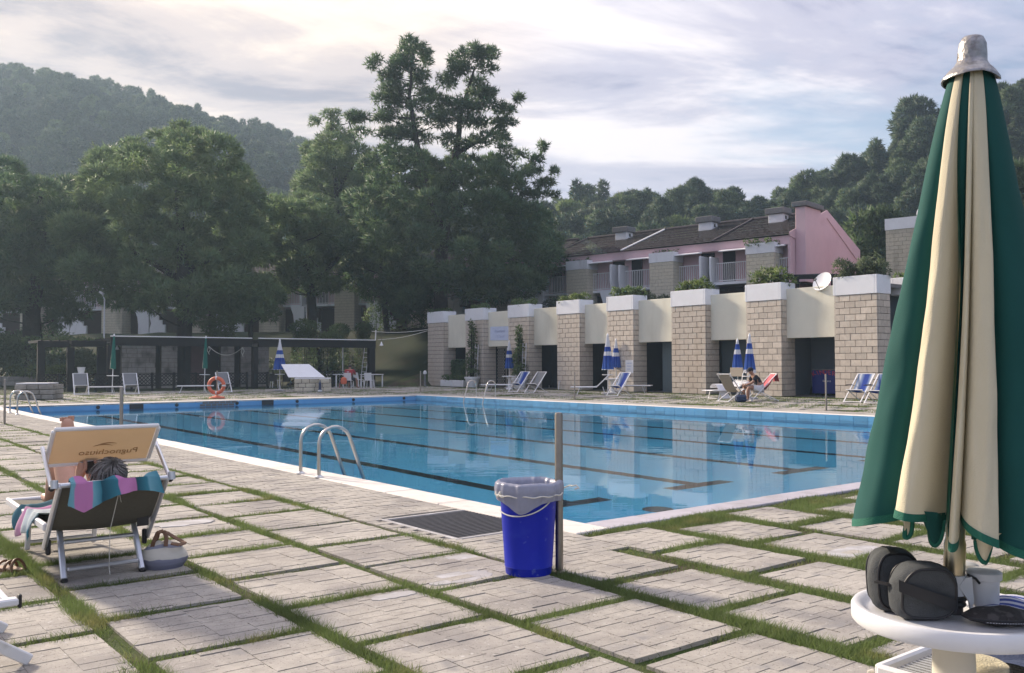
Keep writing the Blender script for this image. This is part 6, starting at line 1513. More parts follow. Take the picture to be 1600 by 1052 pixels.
# the word shows mirrored, since it is printed on the other side
MIR = Matrix(((-1, 0, 0, 0), (0, 1, 0, 0), (0, 0, 1, 0), (0, 0, 0, 1)))
me = text_mesh('Pugnochiuso', .072, .0004); me.transform(MIR); me.flip_normals(); me.materials.clear(); me.materials.append(M['print_brown'])
o = link('lettering', me, can); o.location = (.045, -.085, .0032)
b = MB(); b.tube([(-.06+.12*k/12, -.005+.016*math.sin(math.pi*k/12), .003) for k in range(13)], [.001+.004*math.sin(math.pi*k/12) for k in range(13)], 4); b.tube([(-.02+.10*k/12, .016+.008*math.sin(math.pi*k/12), .003) for k in range(13)], [.001+.003*math.sin(math.pi*k/12) for k in range(13)], 4); b.build('emblem', M['print_brown'], can)
b = MB(); b.tube([(.03, -.22, .56), (.02, -.06, .30), (.025, -.03, .06), (.03, -.035, .012)], .0025, 5); b.tube([(.03, -.22, .56), (.10, -.05, .42), (.16, .05, .33)], .002, 5); b.build('cord', M['rope'], lg)
b = MB(); b.box((.245, .02, .335), (.075, .006, .085), b=.002); b.build('care_label', M['black'], lg)
# ---- towel over the head end and the seat
PK, TL, LT, DT = (.52, .21, .42), (.05, .21, .27), (.17, .38, .45), (.022, .085, .12)
M['towel'] = ramp_mat('teal_pink_towel', 0, [(-.30, LT), (-.205, LT), (-.20, PK), (-.115, PK), (-.11, LT), (-.06, TL), (-.055, DT), (.045, TL), (.05, PK), (.155, PK), (.16, DT), (.22, TL), (.23, LT), (.30, TL)], rough=.95, transl=.12, wob=.07, scale=5)
tw = thing('striped_towel', 'teal and pink striped towel draped over the head end of the lounger', 'towel', lg.location, LR)
def towel_fn(x, y):
    X = (x-.5)*.54+.012*math.sin(y*5+x*9); f_ = .012*math.sin(x*19)+.008*math.sin(x*37+1)
    if y < .30:
        k = y/.30; hang = (.125+.03*math.sin(x*6+.5)+.035*max(0, 1-abs(x-.14)/.12)-.02*x)*(1-k); return (X+.02*(1-k)*(x-.5), -.262-.006-.028*(1-k)+f_*(1-k)-.03*(1-k)*0, .655-hang)
    k = (y-.30)/.70; yy, zz = on_prof(.02+.50*k); return (X, yy+.012, zz+.016-.016*math.sin(math.pi*x)+f_*.4+(.022*max(0, 1-k*9)*(1+math.sin(x*15))))
b = MB(); b.grid(towel_fn, 60, 50); n0 = list(b.v); fs = list(b.f); b.add([Vector(p)+Vector((0, -.008, -.006)) for p in n0], [f[::-1] for f in fs]); b.build('cloth', M['towel'], tw, True)
M['towel2'] = ramp_mat('pale_teal_towel', 1, [(-.5, LT), (-.2, TL), (-.18, (.55, .62, .62)), (.05, (.60, .66, .66)), (.08, PK), (.16, (.55, .35, .46)), (.2, DT), (.5, LT)], rough=.95, transl=.12, wob=.12, scale=5)
tw2 = thing('beach_towel', 'pale teal towel bunched over the left edge at the foot of the lounger', 'towel', lg.matrix_basis @ Vector((-.30, .62, .37)), LR)
def tw2f(x, y):
    a = (x-.5)*.50; f_ = .016*math.sin(x*21+y*4)+.01*math.sin(x*9)
    if y < .5: return (.26-.5*y+0*a, a, .015+f_*.6+.01*math.sin(y*12))
    k = (y-.5)/.5; return (-.02-.055*math.sin(k*1.7)+f_*.7, a*(1+.12*k)+.03*math.sin(k*4+x*6), .02-.16*k+.03*math.sin(x*7)*k)
b = MB(); b.grid(tw2f, 40, 30); n0 = list(b.v); fs = list(b.f); b.add([Vector(p)+Vector((.004, 0, -.008)) for p in n0], [f[::-1] for f in fs]); b.build('cloth', M['towel2'], tw2, True)

# ---- people: one continuous skinned body each
def body(name, J, E_, mt, parent, root, sub=2):
    """J: name -> (position, radius); E_: pairs"""
    me = bpy.data.meshes.new(name); keys = list(J); ix = {k: i for i, k in enumerate(keys)}
    me.from_pydata([J[k][0] for k in keys], [(ix[a], ix[c]) for a, c in E_], []); me.materials.append(mt)
    o = link(name, me, parent); md = o.modifiers.new('skin', 'SKIN'); md.use_smooth_shade = True
    for i, k in enumerate(keys):
        r_ = J[k][1]; sv = me.skin_vertices[0].data[i]; sv.radius = (r_, r_) if not isinstance(r_, tuple) else r_
        sv.use_root = (k == root)
    s2 = o.modifiers.new('smooth', 'SUBSURF'); s2.levels = s2.render_levels = sub
    # bake to plain geometry
    bpy.context.view_layer.update(); dg = bpy.context.evaluated_depsgraph_get(); m2 = bpy.data.meshes.new_from_object(o.evaluated_get(dg)); o.modifiers.clear(); o.data = m2; m2.name = name
    return o
def hand(mb, base, fwd, up, side, sc=1.0, curl=.5):
    """palm and five fingers as joined tapered tubes"""
    base, fwd, up, side = Vector(base), Vector(fwd).normalized(), Vector(up).normalized(), Vector(side).normalized()
    mb.tube([base-fwd*.01*sc, base+fwd*.03*sc, base+fwd*.085*sc], [.026*sc, .036*sc, .038*sc], 10)
    for k, l in enumerate((.068, .078, .073, .058)):
        p = base+fwd*.082*sc+side*(.027-.018*k)*sc; c = curl*(1+.1*k); d1 = (fwd*math.cos(c*.5)-up*math.sin(c*.5)); d2 = (fwd*math.cos(c*1.2)-up*math.sin(c*1.2)); d3 = (fwd*math.cos(c*1.9)-up*math.sin(c*1.9)); l *= sc
        mb.tube([p, p+d1*l*.45, p+d1*l*.45+d2*l*.32, p+d1*l*.45+d2*l*.32+d3*l*.26], [.0095*sc, .009*sc, .0082*sc, .006*sc], 8)
    p = base+fwd*.02*sc+side*.034*sc; d1 = (side*.75+fwd*.65).normalized(); d2 = (fwd*.9+side*.2-up*.3).normalized(); mb.tube([p, p+d1*.035*sc, p+d1*.035*sc+d2*.035*sc, p+d1*.035*sc+d2*.055*sc], [.0125*sc, .011*sc, .0095*sc, .007*sc], 8)
wo_ = thing('person', 'grey haired woman reclining under the tan sunshade, holding a phone, legs raised', 'person', lg.location, LR)
J = dict(hip=((.02, .42, .43), .115), waist=((.02, .25, .42), .10), chest=((.02, .11, .47), .11), neck=((.02, .0, .545), .05), head0=((.02, -.03, .58), .062), head1=((.02, -.04, .645), .078), head2=((.015, -.035, .705), .06),
         shL=((-.15, .04, .52), .052), elL=((-.20, .20, .52), .038), wrL=((-.115, .15, .635), .025), shR=((.18, .04, .52), .052), elR=((.19, .20, .52), .038), wrR=((.005, .155, .635), .025),
         hjL=((-.08, .46, .43), .10), knL=((-.105, .76, .78), .062), caL=((-.11, .88, .60), .058), anL=((-.115, 1.02, .405), .036), heL=((-.115, 1.04, .385), .036), ftL=((-.115, 1.15, .385), .034), toL=((-.115, 1.23, .385), .024),
         hjR=((.12, .46, .43), .10), knR=((.07, .74, .82), .062), caR=((.05, .88, .80), .058), anR=((.02, 1.05, .80), .034), heR=((.02, 1.09, .81), .046), ftR=((.015, 1.10, .90), .050), toR=((.012, 1.11, .965), .042))
E_ = [('hip', 'waist'), ('waist', 'chest'), ('chest', 'neck'), ('neck', 'head0'), ('head0', 'head1'), ('head1', 'head2'), ('chest', 'shL'), ('shL', 'elL'), ('elL', 'wrL'), ('chest', 'shR'), ('shR', 'elR'), ('elR', 'wrR'),
      ('hip', 'hjL'), ('hjL', 'knL'), ('knL', 'caL'), ('caL', 'anL'), ('anL', 'heL'), ('heL', 'ftL'), ('ftL', 'toL'), ('hip', 'hjR'), ('hjR', 'knR'), ('knR', 'caR'), ('caR', 'anR'), ('anR', 'heR'), ('heR', 'ftR'), ('ftR', 'toR')]
body('body', J, E_, M['skin'], wo_, 'hip')
b = MB()
for k in range(5): x0 = -.026+.019*k; b.tube([(x0, 1.108, .940), (x0-.002, 1.108, .968+.008*(k > 2))], [.0115, .010 if k < 4 else .0145], 8)
b.build('toes', M['skin'], wo_, True)
for (bs, fw, up_, sd, nm) in (((-.115, .15, .635), (.30, .15, .9), (.8, -.5, 0), (.2, -.9, .2), 'hand'), ((.005, .155, .635), (-.30, .15, .9), (-.8, -.5, 0), (-.2, -.9, .2), 'hand')):
    b = MB(); hand(b, bs, fw, up_, sd, .95, 1.0); b.build(nm, M['skin'], wo_, True)
# face (turned to the feet), hair
b = MB(); b.tube([(.018, .045, .675), (.018, .062, .65), (.018, .058, .64)], [.008, .014, .012], 8); b.build('nose', M['skin'], wo_, True)
for s in (-1, 1):
    b = MB(); b.sphere((.018+.028*s, .038, .675), .012, 8, 6); b.build('eye', M['plastic'], wo_, True)
    b = MB(); b.sphere((.018+.080*s, -.03, .66), (.012, .02, .03), 8, 6); b.build('ear', M['skin'], wo_, True)
b = MB(); b.sphere((.018, .044, .62), (.022, .008, .007), 8, 6); b.build('mouth', M['red_towel'], wo_, True)
def hairf(x, y):
    a = 2*math.pi*x; t = math.pi*(.0+.64*y); rr = .098+.007*math.sin(a*9+y*7)+.005*math.sin(a*23+3*y)
    p = Vector((rr*math.sin(t)*math.cos(a), rr*math.sin(t)*math.sin(a), rr*1.08*math.cos(t))); return Matrix.Rotation(R(38), 3, 'X') @ p+Vector((.018, -.05, .655))
b = MB(); b.grid(hairf, 72, 20); b.build('hair', M['hair_grey'], wo_, True)
b = MB()
for k in range(70):
    a = random.uniform(0, 6.28); t = random.uniform(.3, 1.9); p = [Matrix.Rotation(R(38), 3, 'X') @ Vector(((.10+.01*j)*math.sin(t+.16*j)*math.cos(a+.1*j), (.10+.006*j)*math.sin(t+.16*j)*math.sin(a+.1*j), .108*math.cos(t+.16*j)))+Vector((.018, -.05, .655)) for j in range(4)]; b.tube(p, [.006, .006, .004, .001], 4)
b.build('hair_strands', M['hair_grey'], wo_, True)
ph = thing('phone', 'dark red phone held up by the reclining woman', 'phone', wo_.matrix_basis @ Vector((-.055, .145, .715)), LR+.1); ph.rotation_euler.x = R(-35)
M['phone_red'] = mat('phone_case', (.05, .008, .012), .35); b = MB(); b.box((0, 0, 0), (.078, .010, .155), b=.004); b.build('body', M['phone_red'], ph); b = MB(); b.box((0, -.006, .0), (.070, .002, .14)); b.build('screen', M['black'], ph)
b = MB(); b.box((0, -.0075, .012), (.04, .001, .004)); b.build('screen_line', M['white_print'], ph)

# ---- canvas bag, sandals
bg = thing('beach_bag', 'cream and grey canvas beach bag with brown leather handles beside the lounger', 'bag', G(255, 886), .35)
M['bag'] = ramp_mat('bag_canvas', 2, [(0, (.60, .57, .52)), (.012, (.60, .57, .52)), (.014, (.20, .205, .27)), (.082, (.21, .215, .28)), (.084, (.62, .59, .52)), (.145, (.60, .57, .50)), (.147, (.25, .26, .33)), (.165, (.25, .26, .33)), (.167, (.60, .57, .50)), (.24, (.60, .57, .50))], rough=.95, transl=.05, wob=.03, scale=9)
def bagf(x, y):
    a = 2*math.pi*x; rr = [.118, .137, .142, .135, .118, .09, .055, .03][min(7, int(y*7.001))]; nx = [.118, .137, .142, .135, .118, .09, .055, .03][min(7, int(y*7.001)+1)]; r_ = lerp(rr, nx, y*7-int(y*7)) if y < 1 else .03
    r_ *= 1+.05*math.sin(a*3+y*4)+.04*math.sin(a*7+y*9)*y; z = .185*y**.9+(.022*math.sin(a*2+1)*y)-.03*max(0, y-.75)*4*(.5+.5*math.cos(a*2))
    return (r_*math.cos(a)*1.06, r_*math.sin(a)*.78, max(.0, z))
b = MB(); b.grid(bagf, 48, 28); b.lathe([(0, .001), (.115, .002)], 24, cap0=False, cap1=False); b.build('body', M['bag'], bg, True)
for k, P in enumerate(([(-.075, -.045, .12), (-.06, -.05, .18), (-.035, -.03, .235), (.0, -.02, .245), (.02, -.03, .20), (.015, -.06, .15)], [(-.05, .0, .16), (-.03, .02, .235), (.02, .02, .225), (.07, .01, .19), (.12, -.02, .165), (.135, -.05, .16), (.10, -.08, .155), (.05, -.07, .165)])):
    b = MB(); q_ = [Vector(p) for p in P]; pts_ = []
    for i in range(len(q_)-1):
        for j in range(4): pts_.append(q_[i].lerp(q_[i+1], j/4))
    pts_.append(q_[-1])
    for i in range(len(pts_)-1): b.bar(pts_[i], pts_[i]+(pts_[i+1]-pts_[i])*1.12, .026, .006, up=(.2, -.5, .9))
    b.build('handle', M['brown'], bg)
sd = thing('sandal', 'brown leather sandal lying on the slab left of the lounger', 'sandal', G(15, 893), 1.15)
b = MB(); n_ = 24
poly = [(.045*math.sin(2*math.pi*k/n_)*(1+.15*math.cos(2*math.pi*k/n_)), .125*math.cos(2*math.pi*k/n_)) for k in range(n_)]
b.prism(poly, 0, .022); b.build('sole', M['brown'], sd)
M['insole'] = mat('pale_insole', (.45, .33, .24), .5); b = MB(); b.prism([(x*.9, y*.95) for x, y in poly], .0222, .026); b.build('insole', M['insole'], sd)
for y0, hgt in ((.055, .055), (-.01, .06), (-.085, .075)): b = MB(); b.tube([(.048*math.cos(math.pi*k/10)*1.05, y0+(.02*math.sin(math.pi*k/10) if y0 < -.05 else 0), .01+hgt*math.sin(math.pi*k/10)) for k in range(11)], .009, 6); b.build('strap', M['brown'], sd, True)

# ---- white lounger cut by the left edge
cz = D(28, 939, 3.92); wl = thing('white_lounger', 'white lounger at the lower left corner, only its end rail and a leg in view', 'sun lounger', (cz.x, cz.y, 0), ANG)
zz_ = cz.z
for s, y in ((1, 0), (-1, .62)):
    b = MB(); b.bar((-1.8, y, zz_), (0, y, zz_), .055, .032, b=.007); b.build('side_rail', M['alu_white'], wl); b = MB(); b.box((.006, y, zz_), (.014, .036, .058), b=.004); b.build('end_cap', M['black'], wl)
lf = G(47, 1036)-Vector(wl.location); lf = Matrix.Rotation(-ANG, 3, 'Z') @ lf
for y in (0, .62):
    b = MB(); b.bar((lf.x-.42, lf.y+y-.0, .30), (lf.x, lf.y+y, .012), .052, .026, up=(0, 1, 0), b=.006); b.build('leg', M['alu_white'], wl)
    b = MB(); b.bar((-1.2, y-.04, .0), (-1.5, y-.04, zz_-.02), .05, .026, b=.006); b.build('leg', M['alu_white'], wl)
b = MB()
for o_ in (0, -.005): b.grid(lambda x, y: (-1.78+1.72*x, +.02+.58*y, zz_+.022+o_-.03*math.sin(math.pi*y)), 12, 6)
b.build('sling', M['white_fab'], wl, True); b = MB(); b.tube([(-.04, .62, zz_), (-.04, 0, zz_)], .015, 8); b.build('end_bar', M['alu_white'], wl)

# ---- round table with pedestal
TZ, TD = .600, 2.80
tp = D(1489, 960, TD); T0 = Vector((tp.x, TD, 0))
tb_ = thing('round_table', 'round white plastic table with a thick pedestal round the big parasol pole', 'table', T0, 0)
b = MB(); rt_ = .292; b.lathe([(.034, TZ-.012), (rt_-.05, TZ-.012), (rt_-.035, TZ-.006), (rt_-.02, TZ+.004), (rt_-.006, TZ+.003), (rt_, TZ-.006), (rt_, TZ-.042), (rt_-.006, TZ-.05), (rt_-.03, TZ-.05), (rt_-.04, TZ-.035), (.10, TZ-.045)], 72, cap0=False); b.build('table_top', M['plastic'], tb_, True)
b = MB(); b.lathe([(.20, 0), (.20, .03), (.12, .06), (.068, .12), (.060, TZ-.12), (.075, TZ-.07), (.11, TZ-.045)], 36); b.build('pedestal', M['plastic_cream'], tb_, True)
# ---- big parasol
ps = thing('big_parasol', 'large closed parasol of green and cream panels standing through the white table', 'parasol', T0+Vector((-.032, .0, 0)), 0); ps.rotation_euler = (R(.3), R(2.9), 0)
M['gold_pole'] = mat('anodised_pole', (.60, .52, .36), .30, .95, var=.12, scale=14, obj=True, stain=((.68, .67, .65), 6, .45, .62, (1, 1, .35)))
b = MB(); b.lathe([(.030, TZ+.095), (.031, TZ+.10), (.031, TZ+.20), (.0275, TZ+.215), (.0275, 2.23)], 24); b.build('pole', M['gold_pole'], ps, True)
b = MB(); b.lathe([(.029, .02), (.029, TZ+.094)], 20); b.build('lower_pole', M['grate'], ps, True)
b = MB(); b.lathe([(.034, TZ+.012), (.038, TZ+.018), (.034, TZ+.026), (.038, TZ+.034), (.034, TZ+.04)], 20); b.build('rubber_ring', M['black'], ps, True)
b = MB()
def capf(x, y):
    a = 2*math.pi*x; pr = [(.006, 2.365), (.030, 2.360), (.039, 2.340), (.042, 2.310), (.043, 2.285), (.051, 2.270), (.068, 2.255), (.082, 2.238), (.084, 2.230), (.078, 2.232)]
    t = y*(len(pr)-1); i = min(int(t), len(pr)-2); f_ = t-i; r_, z = lerp(pr[i][0], pr[i+1][0], f_), lerp(pr[i][1], pr[i+1][1], f_); w = max(0, y-.55)/.45
    return (r_*math.cos(a)*(1+.04*w*math.sin(3*a)), r_*math.sin(a), z+w*(.011*math.sin(a*2+.5)-.014*max(0, -math.cos(a))+.006*math.sin(3*a)))
M['cap_metal'] = mat('old_cast_metal', (.30, .295, .29), .38, .95, var=.35, scale=28, bump=.3, bscale=60, obj=True, stain=((.12, .09, .07), 22, .52, .75))
b.grid(capf, 48, 40); b.build('top_cap', M['cap_metal'], ps, True)
# folded canopy: eight panels; cross-section drawn as lobes (angle in degrees, 0 = towards the camera, growing to the right)
LOBES = [('g', [(-128, .30), (-122, .70), (-112, .82), (-98, .88), (-84, .92), (-70, .92), (-58, .84), (-49, .60), (-46, .26)], .88, .06, .02),
         ('c', [(-46, .26), (-46.5, .56), (-44, .74), (-38, .84), (-30, .87), (-26, .80), (-23.5, .58), (-23, .22)], .885, .0, -.01),
         ('g', [(-25, .10), (-21, .16), (-16, .20), (-11, .20), (-7, .16), (-3, .10)], .875, .05, .0),
         ('c', [(-3.5, .22), (-4, .52), (-3, .68), (0, .74), (3, .69), (5, .54), (5.5, .34)], .845, .035, .0),
         ('c', [(5, .34), (5.5, .58), (9, .76), (15, .85), (21, .88), (26, .82), (29, .66), (29.5, .30)], .87, .02, -.04),
         ('g', [(29.5, .26), (31, .60), (37, .82), (50, .95), (68, 1.0), (90, 1.02), (108, .95), (120, .65), (124, .28)], .855, .06, -.01),
         ('c', [(124, .28), (127, .62), (136, .85), (150, .92), (162, .8), (170, .5), (172, .28)], .86, .04, 0),
         ('g', [(172, .28), (176, .6), (188, .86), (202, .92), (216, .82), (226, .5), (232, .30)], .87, .05, 0)]
RB, RT, ZT = .318, .062, 2.245
NF = {'g': M['green_fab'], 'c': M['cream_fab']}
def lobe_pt(pts, s, y, zb_, scal, tilt):
    t = s*(len(pts)-1); i = min(int(t), len(pts)-2); f_ = t-i
    # Catmull-Rom through the profile points
    def cr(k):
        p = [pts[max(0, min(len(pts)-1, i+j))][k] for j in (-1, 0, 1, 2)]; return .5*((2*p[1])+(-p[0]+p[2])*f_+(2*p[0]-5*p[1]+4*p[2]-p[3])*f_*f_+(-p[0]+3*p[1]-3*p[2]+p[3])*f_**3)
    a, r_ = cr(0), cr(1)
    zb2 = zb_-scal*math.sin(math.pi*s)+tilt*(s-.5)*2; z = lerp(zb2, ZT, y); q_ = (ZT-z)/(ZT-.80)
    Rz = lerp(RT, RB, q_**.86); fold = smooth(0, .5, q_); rr = Rz*lerp(.97, r_, .12+.88*fold)
    ar = math.radians(a-90-25.9)+.05*math.sin(4*q_)*fold; rr *= 1+(.012*math.sin(s*19+q_*6)+.045*mnoise.noise(Vector((s*3.2+pts[0][0], q_*5.5, zb_*40)))+.02*mnoise.noise(Vector((s*9+pts[0][0], q_*14, 3))))*fold*(1-abs(2*s-1)**4)
    return (rr*math.cos(ar)*1.0, rr*math.sin(ar), z)
for col, pts, zb_, sc_, tl in LOBES:
    b = MB(); b.grid(lambda x, y: lobe_pt(pts, x, .012+y*.988, zb_, sc_, tl), 40, 44); pn = b.build('canopy_panel', NF[col], ps, True)
    b = MB(); P = [Vector(lobe_pt(pts, k/40, .0, zb_, sc_, tl)) for k in range(41)]; P2 = [Vector(lobe_pt(pts, k/40, .0165, zb_, sc_, tl)) for k in range(41)]
    V = []
    for p, q_ in zip(P, P2): o_ = Vector((p.x, p.y, 0)).normalized()*.0035; V += [p-o_, p+o_, q_+o_, q_-o_]
    Fq = []
    for k in range(40):
        for j in range(4): a_, c_ = k*4+j, k*4+(j+1) % 4; Fq.append((a_, c_, c_+4, a_+4))
    b.add(V, Fq); b.build('hem', M['green_hem'], pn, True)
# loose flaps of hem below the folds
for (a0, a1, r0_, r1_, z0, z1, col) in ((-34, -16, .60, .40, .88, .805, 'g'), (15, 29, .78, .62, .845, .785, 'c'), (-46, -42, .62, .58, .88, .82, 'c')):
    def flap(x, y):
        a = math.radians(lerp(a0, a1, x)-115.9); w_ = 1-(2*x-1)**2; rr = RB*lerp(r0_, r1_, y)*(1+.05*math.sin(x*5)); return (rr*math.cos(a), rr*math.sin(a), lerp(z0+.03, lerp(z0, z1, w_**.6), y))
    b = MB(); b.grid(flap, 20, 10); pn = b.build('canopy_flap', NF[col], ps, True)
    b = MB(); b.tube([flap(k/20, 1.0) for k in range(21)], .007, 6); b.build('hem', M['green_hem'], pn, True)
# ---- things on the table
TOP = TZ-.012
ah = thing('clip_tray', 'white plastic clip with twin cups fixed to the parasol pole', 'clip', T0+Vector((.0, .0, TZ)), 0)
b = MB(); b.lathe([(.034, .045), (.040, .045), (.040, .105), (.034, .105), (.034, .045)], 28, cap0=False, cap1=False); b.build('ring', M['plastic'], ah, True)
b = MB(); b.extr([(.02, -.041, .10), (.04, -.041, .105), (.045, -.041, .03), (.035, -.041, .0), (.03, -.041, .03), (-.0, -.041, .075)], (0, .008, 0)); b.build('wing', M['plastic'], ah)
b = MB(); b.box((-.052, -.01, .085), (.03, .02, .05), b=.006); b.build('lug', M['plastic'], ah)
for k, (x, y, r_) in enumerate(((.094, -.005, .043), (.075, .085, .040))):
    b = MB(); b.lathe([(r_*.78, .008), (r_*.95, .02), (r_, .085), (r_*1.02, .09), (r_*1.16, .092), (r_*1.18, .112), (r_*1.0, .118), (0, .120)], 28, (x, y, 0)); b.build('cup', M['plastic'], ah, True)
b = MB(); b.tube([(.03, -.03, .11), (.05, -.04, .10), (.062, -.042, .085)], .004, 6); b.build('wire', M['black'], ah)
# toiletry bag: two rounded halves with piping and a black band
tg = thing('toiletry_bag', 'charcoal canvas toiletry bag with black straps open on the white table', 'bag', T0+Vector((-.135, -.03, TOP)), R(-2))
def lobe_bag(w, h, dpt, cx, cy, lean, mt, name):
    # D-shaped bag section: flat bottom, arched top, extruded with bulge
    n_ = 28; P = []
    for k in range(n_):
        a = 2*math.pi*k/n_; x, z = math.cos(a), math.sin(a); e = .38 if z < 0 else .85; P.append((w/2*math.copysign(abs(x)**.8, x), h/2*math.copysign(abs(z)**e, z)+h/2))
    V, Fc = [], []; ns = 9
    for j in range(ns):
        t = j/(ns-1)*2-1; sc_ = (1-abs(t)**4*.13); y = t*dpt/2
        for (x, z) in P: V.append((cx+x*sc_+.004*math.sin(x*60+j), cy+y+lean*z+.006*math.sin(z*50+x*30)*(abs(t) < .9), max(.001, (z-h/2)*sc_+h/2*(.97 if sc_ > .95 else .985))))
    for j in range(ns-1):
        for k in range(n_): k2 = (k+1) % n_; Fc.append((j*n_+k, j*n_+k2, (j+1)*n_+k2, (j+1)*n_+k))
    Fc.append(tuple(range(n_))); Fc.append(tuple((ns-1)*n_+k for k in range(n_))[::-1])
    b = MB(); b.add(V, Fc); o = b.build(name, mt, tg, True)
    for j in (0, ns-1): b = MB(); b.tube([V[j*n_+k] for k in range(n_)], .0042, 6, closed=True); b.build('piping', M['black'], o, True)
    return o
lobe_bag(.185, .172, .10, .015, -.02, -.16, M['charcoal2'], 'front_half'); lobe_bag(.155, .190, .085, -.028, .062, .10, M['charcoal2'], 'rear_half')
def strap(P, w, th, nm='strap', mt='black'):
    b = MB()
    for i in range(len(P)-1): p0, p1 = Vector(P[i]), Vector(P[i+1]); b.bar(p0, p0+(p1-p0)*1.08, w, th, up=(0, 0, 1) if abs((p1-p0).normalized().z) < .8 else (1, 0, 0))
    return b.build(nm, M[mt], tg)
b = MB(); b.grid(lambda x, y: (-.072+.160*x, -.093-.012*math.sin(math.pi*x)+.003, .125-.055*x-.034*(1-y)), 14, 3); b.grid(lambda x, y: (-.072+.160*x, -.089-.012*math.sin(math.pi*x)+.006, .125-.055*x-.034*(1-y)), 14, 3); b.build('band', M['black'], tg, True)
b = MB(); b.grid(lambda x, y: (-.045-.01+.02*y, .022+.1*x, .178+.014*math.sin(math.pi*x)), 8, 2); b.build('zip_tape', M['black'], tg, True)
strap([(-.11, .0, .10), (-.085, -.03, .10), (-.05, -.05, .095)], .016, .006)
# sunglasses pouch
pc = thing('glasses_case', 'dark grey lens-shaped glasses case with a zip lying on the white table', 'case', T0+Vector((.074, -.135, TOP)), R(-4))
def casef(sg):
    def f(x, y):
        X = (x-.5)*2; wdt = math.sqrt(max(0, 1-abs(X)**2.3)); Y = (y-.5)*2; return (X*.112, Y*.058*wdt, .026+sg*.026*max(0, (1-abs(X)**2.4))*max(0, 1-abs(Y)**2.6)+.002*math.sin(X*9))
    return f
b = MB(); b.grid(casef(1), 30, 12); b.grid(casef(-1), 30, 12); M['case_fab'] = mat('case_fabric', (.040, .036, .035), .8, var=.35, scale=90, bump=.3, bscale=400, obj=True, stain=((.085, .078, .075), 38, .54, .60)); b.build('shell', M['case_fab'], pc, True)
b = MB(); b.tube([((k/20-.5)*2*.109, -.0585*math.sqrt(max(0, 1-abs((k/20-.5)*2)**2.3)), .026) for k in range(21)], .0022, 6); b.build('zip', M['black'], pc)
b = MB()
for k in range(16): b.box((-.06+.0075*k, -.0590*math.sqrt(1-abs((-.06+.0075*k)/.112)**2.3)-.0015, .020), (.0045, .0015, .0012))
tag(b.build('stitching', M['white_print'], pc), kind='stuff')
M['stripe_cloth'] = ramp_mat('blue_striped_cloth', 1, [(-.14+.0125*k, ((.06, .09, .34) if k % 2 else (.58, .60, .70))) for k in range(23)], rough=.9, transl=.1, constant=True)
sc_ = thing('striped_cloth', 'blue and white striped cloth hanging over the right edge of the white table', 'cloth', T0+Vector((.20, -.01, TOP)), R(-38))
b = MB(); fn = lambda x, y: ((x-.35)*.30, (y-.5)*.24, .012+.010*math.sin(x*9)+.008*math.sin(y*11+x*4)+.016*math.sin(math.pi*x)-.25*max(0, x-.72)**1.2); b.grid(fn, 24, 24); n0 = list(b.v); fs = list(b.f); b.add([Vector(p)-Vector((0, 0, .006)) for p in n0], [f[::-1] for f in fs]); b.build('fabric', M['stripe_cloth'], sc_, True)
# ---- mesh lounger under the table
ml = thing('mesh_lounger', 'grey mesh lounger with white frame pushed under the round white table', 'sun lounger', (1.24, 3.12, 0), ANG)
zl = .30
M['grey_mesh'] = mat('grey_mesh_weave', (.36, .37, .37), .7, var=.1, scale=50, obj=True)
for a, c in (((0, 0), (.64, 0)), ((0, -1.9), (.64, -1.9)), ((0, 0), (0, -1.9)), ((.64, 0), (.64, -1.9))):
    b = MB(); e = .028; a2 = (a[0], a[1]); b.bar((*a2, zl), (*c, zl), .055 if a[0] == c[0] else .054, .030, up=(0, 1, 0) if a[0] != c[0] else (1, 0, 0), b=.008); b.build('frame_rail', M['alu_white'], ml)
for (x, y) in ((.06, -.25), (.58, -.25), (.06, -1.6), (.58, -1.6)): b = MB(); b.bar((x, y, 0), (x, y+.05, zl-.03), .035, .028, b=.006); b.build('leg', M['alu_white'], ml)
b = MB()
for k in range(46): x = .03+.58*k/45; b.bar((x, -.03, zl+.006+.002*(k % 2)), (x, -1.0, zl+.006), .006, .003)
for k in range(76): y = -.03-.97*k/75; b.bar((.03, y, zl+.004), (.61, y, zl+.004), .006, .003)
tag(b.build('mesh_weave', M['grey_mesh'], ml), kind='stuff')
b = MB(); b.box((.005, .03, zl-.01), (.03, .012, .02), b=.003); b.build('corner_screw', M['plastic_cream'], ml)
st = thing('sun_hat', 'pale straw hat lying on the mesh lounger at the bottom of the picture', 'hat', ml.matrix_basis @ Vector((.06, -.30, zl+.01)), .4)
M['straw'] = mat('pale_straw', (.58, .52, .36), .9, var=.25, scale=40, bump=.5, bscale=160, obj=True)
b = MB(); b.grid(lambda x, y: (lambda a, q_: ((lambda r_, z: (r_*math.cos(a)*1.1, r_*math.sin(a), z+.012*math.sin(a*3)*q_))(lerp(.0, .17, q_) if q_ > .5 else .09*min(1, q_*4)+.0, .085*(1-smooth(.3, .62, q_)))))(2*math.pi*x, y), 36, 22); b.build('straw', M['straw'], st, True)
nc_ = thing('navy_garment', 'dark navy garment lying on the mesh lounger at the lower right corner', 'garment', ml.matrix_basis @ Vector((.44, -.36, zl+.012)), ANG)
b = MB(); b.grid(lambda x, y: ((x-.5)*.46, (y-.5)*.5, .012+.05*abs(math.sin(x*6+y*3))*math.sin(math.pi*y)+.035*math.sin(math.pi*x)*math.sin(math.pi*y)), 24, 24); b.build('cloth', M['navy'], nc_, True)

